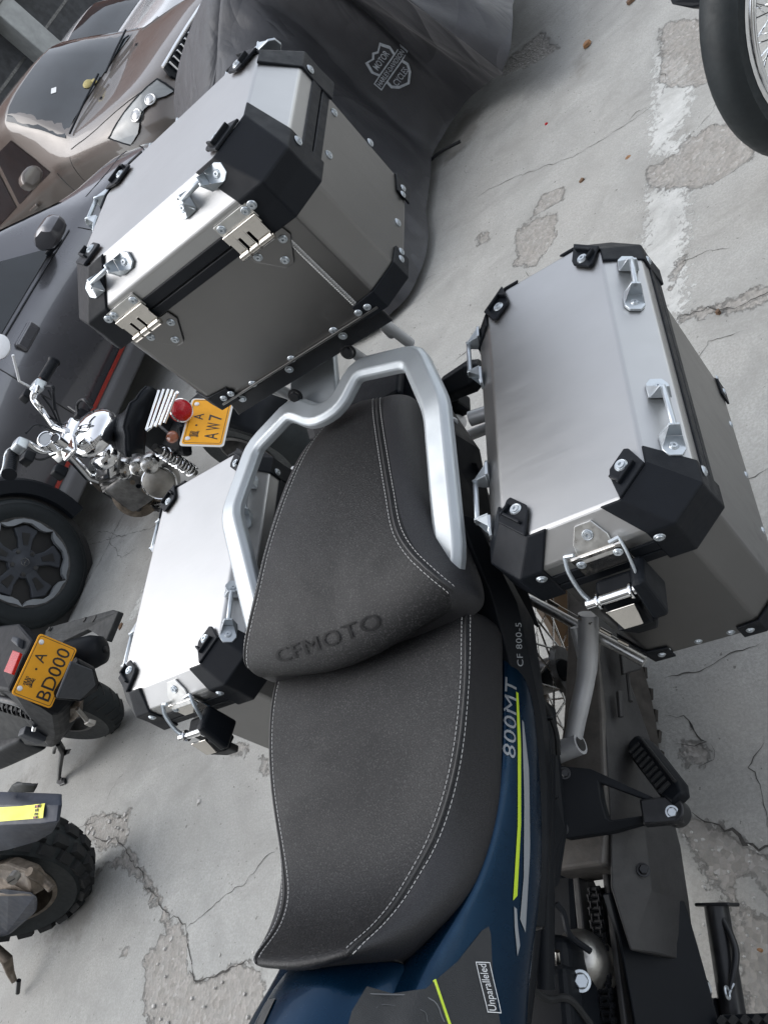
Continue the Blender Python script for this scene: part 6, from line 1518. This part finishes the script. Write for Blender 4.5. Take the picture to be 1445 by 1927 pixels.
# tank and covers
def ell(name, mat, c, ax, r, parent, n=20, sq=1.0, up=None):
    F = frame_from(ax, up or (0, 0, 1)); m_ = MB(); rings = []
    for i in range(n + 1):
        a = math.pi * i / n - math.pi / 2; h, q = math.sin(a), math.cos(a) ** .8 if abs(math.cos(a)) > 1e-6 else 0
        rings.append([np.array(c) + F @ np.array([r[1] * q * math.cos(b_), r[2] * q * math.sin(b_), r[0] * h]) for b_ in [2 * math.pi * k / 20 for k in range(20)]])
    m_.loft(rings, caps=False); return m_.build(name, mat, parent, smooth=180)
t0, t1 = W(150, 818, .735), W(204, 812, .71); ell('fuel_tank', 'chrome', (t0 + t1) / 2, t1 - t0, (.115, .060, .105), ch)
ell('side_cover', 'chrome', W(198, 858, .58), W(225, 852, .60) - W(170, 862, .58), (.09, .05, .06), ch)
hexa('air_box', 'chrome', [(170, 866, .55), (205, 880, .52), (208, 902, .46), (180, 905, .46)], .04, ch, .01)
# engine: fins, covers, brown pulley
for k in range(6): 
    c = W(205 + k * 2, 868 + k * 6, .50 - k * .03); m_ = MB(); m_.box(c, (.12, .13, .006), frame_from((.3, -.2, 1))); m_.build('cooling_fin', 'dark_metal', ch, smooth=False)
blob('engine_block', 'dark_metal', W(255, 905, .30), (.26, .18, .20), ch)
def disc(name, mat, u, v, z, r, h, nn=(.45, -.85, .35), parent=ch, dome=.3):
    c = W(u, v, z); m_ = MB(); m_.lathe([(0, h * (1 + dome)), (r * .5, h * (1 + dome * .8)), (r * .8, h), (r * .9, h * .6), (r, 0), (r, -h)], c, nn, 30); return m_.build(name, mat, parent, smooth=40)
d0 = disc('engine_cover', 'dull_chrome', 235, 882, .40, .050, .03); m_ = MB(); m_.torus(W(235, 882, .40) + np.array([.012, -.024, .01]), (.45, -.85, .35), .040, .006, 28, 8); m_.build('cover_ring', 'chrome', d0)
disc('engine_cover', 'dull_chrome', 262, 878, .42, .040, .03); disc('engine_cover', 'dull_chrome', 285, 872, .42, .045, .03)
d1 = disc('clutch_cover', 'cast_alloy', 302, 905, .34, .078, .035); m_ = MB(); m_.torus(W(302, 905, .34) + np.array([.010, -.020, .006]), (.45, -.85, .35), .070, .005, 32, 8); m_.build('cover_ring', 'chrome', d1)
d2 = disc('drive_pulley', 'grimy_metal', 256, 930, .24, .115, .012, dome=.1)
for k in range(6):
    a = 2 * math.pi * k / 6; F = frame_from((.45, -.85, .35)); q = MB(); p = W(256, 930, .24) + F @ np.array([.065 * math.cos(a), .065 * math.sin(a), .012]); q.cyl(p, p + F[:, 2] * .004, .018, 14); q.build('pulley_hole', 'black_print', d2)
for k in range(14):
    u = 205 + (k * 37) % 100; v = 872 + (k * 23) % 62; z = .44 - (v - 872) * .0035; c = W(u, v, z); q = MB()
    q.cyl(c, c + np.array([.012, -.03, .008]), .008 + (k % 3) * .004, 10); q.build('engine_bolt', 'chrome' if k % 2 else 'grimy_metal', ch, smooth=40)
hexa('case_cover', 'chrome', [(186, 885, .44), (205, 876, .45), (216, 892, .40), (200, 908, .38)], .02, ch, .006)
tube_o('exhaust_pipe', 'dull_chrome', [W(175, 905, .36), W(205, 925, .26), (W(240, 945, .18)), W(290, 950, .15), W(340, 935, .16)], .018, ch)
tube_o('front_frame_tube', 'grimy_metal', [W(140, 850, .70), W(160, 885, .50), W(190, 920, .30)], .014, ch)
tube_o('lower_frame_tube', 'black_steel', [W(190, 920, .30), W(230, 945, .16), W(290, 958, .12), W(330, 945, .14)], .012, ch)
tube_o('foot_rest', 'black_steel', [W(285, 945, .16), W(300, 960, .15), W(318, 948, .16)], .010, ch)
# spring and damper
s0, s1 = W(300, 846, .50), W(372, 893, .26); F = frame_from(s1 - s0); Ls = np.linalg.norm(s1 - s0)
P_ = [s0 + F @ np.array([.024 * math.cos(a), .024 * math.sin(a), Ls * .86 * a / (2 * math.pi * 11)]) for a in np.linspace(0, 2 * math.pi * 11, 200)]
m_ = MB(); m_.tube(P_, .0038, 6); sp_o = m_.build('shock_spring', 'chrome', ch); tube_o('shock_damper', 'dark_metal', [s0 - F[:, 2] * .03, s1], .013, sp_o, smooth=0); tube_o('shock_rod', 'chrome', [s1 - F[:, 2] * .02, s1 + F[:, 2] * .05], .015, sp_o, smooth=0)
# fork, head, clocks, bars
tube_o('fork_leg', 'chrome', [W(126, 850, .74), W(166, 896, .50), np.array([-2.26, 1.40, .24])], .020, ch, smooth=0); tube_o('fork_leg', 'chrome', [W(150, 800, .76), W(180, 845, .56), np.array([-2.30, 1.52, .24])], .018, ch, smooth=0)
blob('steering_head', 'chrome', W(124, 826, .78), (.12, .16, .06), ch); hexa('top_yoke', 'chrome', [(112, 838, .80), (136, 818, .80), (140, 846, .78), (120, 868, .77)], .015, ch, .005)
for (u, v, r) in ((90, 829, .030), (110, 828, .018)):
    c = W(u, v, .86); m_ = MB(); m_.lathe([(0, .012), (r * .8, .012), (r * .86, .018), (r, .016), (r * 1.05, 0), (r * .9, -.04), (0, -.05)], c, (.5, -.35, .8), 24); g_ = m_.build('gauge', 'chrome', ch, smooth=40)
    m_ = MB(); m_.cyl(c + np.array([.5, -.35, .8]) * .0125, c + np.array([.5, -.35, .8]) * .0150, r * .75, 20); m_.build('gauge_face', 'silver_decal' if r > .02 else 'dark_glass', g_)
tube_o('handlebar', 'chrome', [W(128, 812, .80), W(100, 800, .84), W(78, 770, .92), W(64, 750, .96), W(68, 735, .97), W(78, 715, .96)], .0125, ch); tube_o('handlebar', 'chrome', [W(112, 842, .80), W(78, 848, .86), W(50, 832, .94), W(36, 832, .96), W(28, 850, .96)], .0125, ch)
def grip(a, b_):
    a, b_ = W(*a), W(*b_); d = (b_ - a); L = np.linalg.norm(d); d /= L; m_ = MB(); pr = [(.0, -.0), (.020, 0)]
    for k in range(12): pr += [(.0185, L * (k + .1) / 12.5), (.0200, L * (k + .4) / 12.5)]
    pr += [(.024, L * .96), (.024, L), (0, L)]; m_.lathe(pr, a, d, 18); return m_.build('handle_grip', 'black_plastic', ch, smooth=30)
grip((80, 716, .955), (103, 679, .95)); grip((26, 852, .955), (18, 893, .95))
for p_, q_ in (((72, 727, .965), (50, 745, .95)), ((38, 838, .96), (52, 862, .93))):
    blob('switch_block', 'zinc', W(*p_), (.055, .045, .04), ch); blob('master_cylinder', 'satin_black', W(*q_), (.05, .045, .035), ch)
tube_o('brake_lever', 'black_plastic', [W(86, 728, .95), W(100, 728, .94), W(101, 742, .92), W(104, 770, .88)], .006, ch); tube_o('clutch_lever', 'zinc', [W(36, 840, .96), W(14, 850, .95), W(8, 880, .93), W(0, 895, .92)], .006, ch)
for pts in ([(80, 745, .94), (98, 770, .88), (112, 800, .82)], [(72, 765, .93), (90, 780, .88), (118, 800, .82)], [(48, 850, .93), (75, 865, .86), (105, 855, .80)], [(50, 815, .96), (70, 800, .93), (108, 812, .84)], [(92, 735, .93), (102, 760, .88), (116, 802, .8)]):
    tube_o('cable', 'black_plastic', [W(*p) for p in pts], .004, ch)
tube_o('cable', 'stripe_red', [W(76, 770, .90), W(92, 790, .86), W(120, 806, .80)], .003, ch)
tube_o('mirror_stem', 'white_paint', [W(25, 668, 1.10), W(37, 717, 1.03), W(50, 724, 1.0), W(60, 730, .97)], .005, ch, smooth=0)
c = W(-4, 653, 1.13); m_ = MB(); m_.lathe([(0, .004), (.044, .004), (.050, 0), (.046, -.012), (0, -.02)], c, (.55, -.55, .75), 30); m_.build('mirror', 'white_paint', ch, smooth=40)
c = W(112, 888, .60); blob('front_indicator', 'satin_black', c, (.06, .06, .06), ch); c = W(154, 782, .74); blob('front_indicator', 'satin_black', c, (.045, .05, .05), ch)
tube_o('indicator_stalk', 'black_steel', [W(150, 790, .74), W(146, 762, .78), W(158, 752, .80), W(175, 768, .76)], .006, ch); tube_o('indicator_stalk', 'black_steel', [W(154, 782, .74), W(130, 765, .78)], .005, ch)

# --- moped with the BD plate
bd = thing('motorcycle', 'black moped seen from behind with yellow plate reading BD000', 'motorcycle', (-2.2, .25, 0))
def drop(P1, u, v, L, z0):
    best = None
    for z in np.arange(z0 - .14, z0 + .02, .002):
        e = abs(np.linalg.norm(W(u, v, z) - P1) - L)
        if best is None or e < best[0]: best = (e, z)
    return W(u, v, best[1])
bw, F = bike_wheel(bd, (-2.263, .289, .227), rad(-92.7), .227, .120, .13, 'dark_metal', tread=0, name='rear_wheel')
m_ = MB()
for k in range(26):                                       # shallow bent grooves
    a = 2 * math.pi * k / 26
    for sx in (-1, 1):
        pts = []
        for q in range(5):
            xx = sx * (.008 + q * .011); aa = a + sx * .06 + q * .028; r_ = .227 - .0545 * (1 - math.cos(abs(xx) / .0545 * .95)) * .9 + .0006; pts.append(np.array([-2.263, .289, .227]) + F @ np.array([r_ * math.cos(aa), r_ * math.sin(aa), xx]))
        m_.tube(pts, .0028, 4)
m_.build('tread_grooves', 'black_print', bw, kind='stuff')
number_plate(bd, W(21, 1306, .60), W(70, 1202, .60) - W(21, 1306, .60), drop(W(21, 1306, .60), 98, 1331, .14, .60) - W(21, 1306, .60), [('冀', -.052, .034, .034, .032), ('·', -.006, .030, .008, .008), ('A', .034, .034, .036, .032), ('BD000', 0, -.030, .046, .180)], L_=.215)
m_ = MB(); P_ = [W(13, 1266, .61), W(30, 1226, .61), W(44, 1231, .60), W(28, 1271, .60)]; m_.prism(P_, np.cross(P_[1] - P_[0], P_[2] - P_[0]), -.012); m_.build('reflector', 'red_lens', bd, smooth=False, bevel=.002)
hexa('plate_holder', 'satin_black', [(-30, 1180, .60), (35, 1172, .60), (62, 1203, .585), (16, 1300, .585), (-30, 1290, .60)], .05, bd, .01)
hexa('tail_bracket', 'grey_plastic', [(20, 1205, .62), (24, 1196, .62), (36, 1199, .61), (33, 1216, .61)], .03, bd, .006)
hexa('mudguard', 'grey_plastic', [(136, 1246, .54), (176, 1262, .44), (182, 1290, .38), (152, 1318, .40), (108, 1315, .50)], .012, bd, .008, lab='grey angular rear mudguard')
hexa('mudguard_edge', 'satin_black', [(150, 1245, .50), (182, 1262, .40), (190, 1290, .33), (186, 1300, .30), (155, 1322, .36), (104, 1318, .46)], .03, bd, .01)
c = W(160, 1222, .34); m_ = MB(); a_, b_ = W(118, 1238, .38), W(198, 1222, .30); m_.tube([a_, a_ * .8 + b_ * .2, a_ * .3 + b_ * .7, a_ * .06 + b_ * .94, b_], [.055, .062, .064, .052, .030], 24); mf = m_.build('silencer', 'satin_black', bd, smooth=60)
m_ = MB(); m_.cyl(b_, b_ + (b_ - a_) / np.linalg.norm(b_ - a_) * .012, .012, 16); m_.build('silencer_outlet', 'black_print', mf)
hexa('foot_plate', 'old_plastic', [(84, 1202, .30), (86, 1186, .30), (98, 1178, .30), (212, 1147, .26), (223, 1150, .26), (200, 1206, .24), (166, 1184, .26), (120, 1206, .28)], .03, bd, .006, lab='dusty dark plate with bolt holes')
for (u, v, r) in ((94, 1184, .011), (160, 1166, .012), (178, 1164, .016)):
    q = MB(); c = W(u, v, .305 - (u - 90) * .0004); q.cyl(c, c + np.array([0, 0, .004]), r, 14); q.build('plate_hole', 'black_print', bd)
hexa('body_side', 'satin_black', [(-40, 1255, .60), (22, 1300, .58), (60, 1330, .50), (110, 1345, .40), (115, 1385, .28), (100, 1410, .22), (-40, 1400, .30)], .10, bd, .02)
tube_o('frame_tube', 'black_steel', [W(-20, 1312, .52), W(30, 1322, .48), W(70, 1340, .42)], .014, bd)
s0, s1 = W(-5, 1322, .50), W(72, 1345, .40); F2 = frame_from(s1 - s0); Ls = np.linalg.norm(s1 - s0)
m_ = MB(); m_.tube([s0 + F2 @ np.array([.022 * math.cos(a), .022 * math.sin(a), Ls * a / (2 * math.pi * 9)]) for a in np.linspace(0, 2 * math.pi * 9, 150)], .0045, 6); m_.build('shock_spring', 'black_steel', bd)
hexa('swing_arm', 'grimy_metal', [(72, 1336, .40), (104, 1326, .38), (150, 1330, .34), (148, 1352, .30), (125, 1368, .26), (80, 1352, .36)], .04, bd, .01)
blob('gearbox', 'grimy_metal', W(112, 1342, .32), (.14, .07, .09), bd)
tube_o('brake_arm', 'cast_alloy', [W(146, 1334, .34), W(158, 1348, .30), W(168, 1362, .27)], .008, bd); blob('brake_clevis', 'cast_alloy', W(170, 1360, .27), (.035, .02, .03), bd)
blob('lamp_box', 'grey_plastic', W(62, 1383, .34), (.06, .04, .09), bd); tube_o('lamp_rod', 'chrome', [W(66, 1366, .38), W(64, 1374, .37)], .008, bd)
blob('under_cowl', 'satin_black', W(30, 1392, .24), (.42, .16, .12), bd)
for (u, v, z) in ((112, 1332, .38), (113, 1385, .24), (124, 1368, .26)): put(BOLT, 'bolt', bd, W(u, v, z), (.5, -.6, .6), 1.0)
tube_o('side_stand', 'black_steel', [W(110, 1398, .20), W(118, 1412, .15), W(114, 1440, .08), W(112, 1464, .02)], [.016, .018, .016, .012], bd, smooth=0, flat=.6); hexa('stand_foot', 'black_steel', [(106, 1474, .012), (108, 1462, .012), (122, 1464, .012), (122, 1474, .012), (112, 1478, .012)], .010, bd, .003)
tube_o('stand_hook', 'black_steel', [W(112, 1396, .20), W(104, 1408, .17), W(102, 1416, .15)], .007, bd); hexa('stand_lug', 'black_steel', [(118, 1412, .14), (130, 1411, .14), (126, 1420, .13), (118, 1424, .12)], .012, bd, .002)

# --- scooter at the lower left: dirty blue mudguard, knobbly tyre
lb = thing('scooter', 'scooter with dirty blue mudguard, yellow sticker and knobbly tyre at the lower left', 'scooter', (-2.2, -.35, 0))
lw, F = bike_wheel(lb, (-2.187, -.375, .285), rad(-67.2), .285, .175, .155, 'grimy_metal', tread=22, name='rear_wheel')
m_ = MB(); m_.lathe([(0, .05), (.05, .05), (.06, .03), (.12, .02), (.13, -.02)], (-2.187, -.375, .285), (math.cos(rad(-67.2)), math.sin(rad(-67.2)), 0), 28); m_.build('brake_drum', 'grimy_metal', lw, smooth=40)
for k in range(3):
    a = .5 + 2 * math.pi * k / 3; c = np.array([-2.187, -.375, .285]); q = MB(); q.tube([c + F @ np.array([.05 * math.cos(a), .05 * math.sin(a), .03]), c + F @ np.array([.15 * math.cos(a), .15 * math.sin(a), .03])], [.018, .012], 10); q.build('wheel_spoke', 'grimy_metal', lw)
def sheetp(name, mat, rows, parent, th=.005, smooth=60):
    m_ = MB(); m_.loft([[W(*p) for p in r] for r in rows], caps=False, closed=False); return m_.build(name, mat, parent, smooth=smooth, solid=th, bevel=.002)
mgd = sheetp('rear_mudguard', 'dark_blue', [[(-60, 1488, .62), (-62, 1515, .63), (-64, 1555, .61), (-66, 1612, .52)], [(20, 1490, .585), (20, 1515, .59), (18, 1552, .57), (14, 1600, .49)], [(80, 1492, .55), (80, 1515, .555), (78, 1550, .54), (70, 1584, .46)], [(110, 1493, .53), (111, 1515, .535), (108, 1546, .52), (98, 1568, .45)], [(117, 1494, .525), (118, 1515, .525), (114, 1542, .51), (105, 1557, .45)]], lb)
BVM = bvh_of(mgd)
def decal_px(name, mat, polys, bvs, parent, edge=10, lift=.005):
    for poly in polys:
        poly = np.array(poly, float); V, Fc = refine(np.concatenate([poly, np.zeros((len(poly), 1))], 1), [tuple(range(len(poly)))], edge); out = []; ok = []
        for p in V:
            d = ROW.T @ _ray(p[0], p[1]); h, n, i, dd = bvs.ray_cast(Vector(CAM_W), Vector(d).normalized())
            if h is None:
                d = ROW.T @ _ray(p[0] + .5, p[1] + .7); h, n, i, dd = bvs.ray_cast(Vector(CAM_W), Vector(d).normalized())
            ok.append(h is not None)
            if h is not None:
                n = np.array(n); n = n if n @ (CAM_W - np.array(h)) > 0 else -n
            out.append(np.array(h) + n * lift if h is not None else np.zeros(3))
        Fc = [f for f in Fc if all(ok[i] for i in f)]
        if Fc: m_ = MB(); m_.add(out, Fc); m_.build(name, mat, parent, smooth=60)
decal_px('sticker', 'yellow_sticker', [[(-50, 1522), (87, 1514), (84, 1539), (-50, 1550)]], BVM, mgd)
decal_px('sticker_print', 'black_print', [[(70, 1516), (80, 1515), (80, 1519), (70, 1520)], [(67, 1536), (76, 1535), (76, 1539), (67, 1540)], [(71, 1522), (73, 1522), (72, 1527), (70, 1527)], [(74, 1521), (77, 1521), (76, 1527), (74, 1527)], [(70, 1529), (72, 1529), (71, 1534), (69, 1534)], [(73, 1529), (76, 1529), (75, 1534), (73, 1534)]], BVM, mgd, lift=.0065)
decal_px('sticker_print', 'stripe_red', [[(73, 1516), (77, 1516), (77, 1519), (73, 1519)], [(70, 1536), (73, 1536), (73, 1539), (70, 1539)]], BVM, mgd, lift=.0080)
sheetp('grab_loop', 'old_plastic', [[(14, 1491, .60), (22, 1478, .62), (34, 1472, .62)], [(40, 1492, .60), (42, 1476, .62), (44, 1472, .62)], [(64, 1492, .58), (66, 1478, .60), (60, 1473, .60)]], lb, .02)
m_ = MB(); c = W(20, 1712, .20); m_.loft([[W(*p) for p in r] for r in ([(-60, 1680, .36), (10, 1672, .36), (60, 1678, .32), (74, 1690, .28), (74, 1712, .20), (20, 1760, .16), (-60, 1770, .2)], [(-60, 1700, .22), (10, 1690, .22), (50, 1692, .20), (62, 1700, .18), (60, 1720, .12), (10, 1762, .10), (-60, 1775, .12)])]); m_.build('silencer_cover', 'dark_blue', lb, smooth=False, bevel=.015, seg=3)
hexa('engine_casing', 'grimy_metal', [(-40, 1625, .40), (10, 1625, .40), (50, 1640, .36), (66, 1660, .32), (62, 1688, .30), (-40, 1690, .36)], .05, lb, .01)
c = W(31, 1646, .40); q = MB(); q.cyl(c, c + np.array([.010, -.020, .012]), .016, 18); so_ = q.build('slotted_screw', 'cast_alloy', lb, smooth=40); q = MB(); F3 = frame_from((.4, -.8, .45)); q.box(c + np.array([.0108, -.0216, .013]), (.028, .003, .002), F3); q.build('screw_slot', 'black_print', so_)
tube_o('swing_arm', 'grimy_metal', [W(55, 1640, .36), W(80, 1655, .30), W(98, 1672, .27)], .014, lb)
tube_o('side_stand', 'grimy_metal', [W(-10, 1782, .16), W(14, 1806, .12), W(20, 1830, .08), W(28, 1848, .06)], [.016, .02, .014, .010], lb, smooth=0); tube_o('stand_foot', 'black_steel', [W(36, 1845, .05), W(34, 1868, .02)], .008, lb, smooth=0)

# --- chrome spoked front wheel at the top right corner
rw = thing('motorcycle', 'motorcycle front wheel with chrome spokes, double rim and black fork, top right corner', 'motorcycle', (.9, 1.25, 0))
fw_, F = bike_wheel(rw, (.886, 1.186, .335), rad(-43.4), .335, .270, .105, 'chrome', name='front_wheel', spokes=60)
n_ = F[:, 2]; cc = np.array([.886, 1.186, .335])
for r_, h in ((.256, .048), (.243, .044)):
    m_ = MB(); m_.torus(cc + n_ * h, n_, r_, .0065, 64, 10); m_.build('rim_ring', 'chrome', fw_)
m_ = MB(); m_.lathe([(0, .075), (.020, .075), (.024, .066), (.040, .060), (.046, .045), (.062, .040), (.066, .022), (.078, .016), (.080, -.01), (.030, -.03), (.030, -.06)], cc, n_, 36); m_.build('hub', 'chrome', fw_, smooth=30)
ax1 = cc + n_ * .15
tube_o('axle', 'dull_chrome', [cc, ax1], .014, rw, smooth=0); q = MB(); q.lathe([(0, .016), (.018, .014), (.024, .004), (.024, -.03), (.016, -.034)], cc + n_ * .125, n_, 18); q.build('axle_nut', 'chrome', rw, smooth=40)
upv = np.array([.10, .02, 1.0])
for o, r_ in ((n_ * .105, .026), (n_ * .105 + np.array([-.05, -.045, 0]) * .9, .018)):
    tube_o('fork_leg', 'satin_black', [cc + o - upv * .03, cc + o + upv * .34], r_, rw, smooth=0)
blob('fork_end', 'satin_black', cc + n_ * .105 + np.array([-.02, -.02, .0]), (.09, .09, .07), rw)
for k in (0, 1): put(BOLT, 'bolt', rw, cc + n_ * .135 + np.array([-.045 + .03 * k, -.05 + .02 * k, .02]), n_ + np.array([0, 0, .4]), 1.6, )
hexa('fairing_tip', 'satin_black', [(1250, -20, .16), (1262, 8, .14), (1300, 16, .12), (1330, 10, .12), (1335, -20, .16)], .05, rw, .008)

# ------------------------------------------------------------------ leaves, chips and pebbles on the ground
def bit(name, lab, cat, u, v, su, sv, mat, h=.004, grp=None):
    c = W(u, v, .0); t = MB(); k = random.randint(5, 7); R_ = (np.linalg.norm(W(u + su, v, 0) - c) + np.linalg.norm(W(u, v + sv, 0) - c)) / 2; a0 = random.uniform(0, 6)
    ring = [c + np.array([R_ * random.uniform(.55, 1) * math.cos(a0 + 2 * math.pi * i / k), R_ * random.uniform(.55, 1) * math.sin(a0 + 2 * math.pi * i / k), 0]) for i in range(k)]
    t.loft([[p + np.array([0, 0, -.002]) for p in ring], [c + (p - c) * .85 + np.array([0, 0, h * random.uniform(.8, 1.3)]) for p in ring]])
    o = t.build(name, mat, None, smooth=False); tagp(o, lab, cat, grp)
bit('dry_leaf', 'orange dry leaf on the dark stain near the top edge', 'leaf', 1104, 85, 7, 5, 'leaf_orange', .010)
bit('dry_leaf', 'brown curled leaf beside the large side case corner', 'leaf', 1352, 588, 7, 4, 'leaf_brown', .010)
bit('dry_leaf', 'small brown leaf in the middle of the open concrete', 'leaf', 1095, 340, 5, 4, 'leaf_brown', .006)
bit('dry_leaf', 'thin yellow brown leaf left of the white paint', 'leaf', 1182, 297, 7, 3, 'leaf_orange', .004)
bit('dry_leaf', 'brown leaf at the very top edge beside the cover', 'leaf', 1186, 2, 9, 5, 'leaf_brown', .008)
bit('dry_leaf', 'brown leaf near the dark plate of the moped', 'leaf', 228, 1178, 4, 7, 'leaf_brown', .004)
bit('dry_leaf', 'dark leaf above the dark plate of the moped', 'leaf', 182, 1141, 6, 4, 'leaf_brown', .006)
bit('stone_chip', 'grey stone chip on the pale floor left of the seat', 'stone', 378, 1510, 5, 5, 'pebble_grey', .010)
bit('dry_leaf', 'orange leaf in the spalled patch right of the stand', 'leaf', 1430, 1788, 6, 5, 'leaf_orange', .006)
bit('paper_scrap', 'tiny red scrap on the concrete below the cover', 'paper', 1027, 233, 3, 2, 'red_lens', .002)
PB = [(1320, 1700), (1392, 1732), (1405, 1760), (1418, 1690), (1396, 1775), (1375, 1735), (1440, 1720), (1408, 1722), (1425, 1748), (1400, 1800), (1430, 1830), (1398, 1700), (1340, 1600), (1300, 1566), (1322, 1580), (1352, 1600), (1310, 1600), (1285, 1572), (1370, 1640), (1410, 1622), (1436, 1640)]
for k in range(150):
    PB.append((random.uniform(1290, 1450), random.uniform(1560, 1920)) if k % 3 == 0 else (random.uniform(285, 480), random.uniform(1760, 1927)) if k % 3 == 1 else (random.uniform(165, 245), random.uniform(1532, 1590)))
for (u, v) in PB[:80]:
    bit('stone_chip', 'loose chip of broken concrete lying in a spalled patch', 'stone', u, v, random.uniform(1.5, 5), random.uniform(1.5, 4), 'pebble_grey', random.uniform(.002, .0045), 'loose chips in the spalled patches')
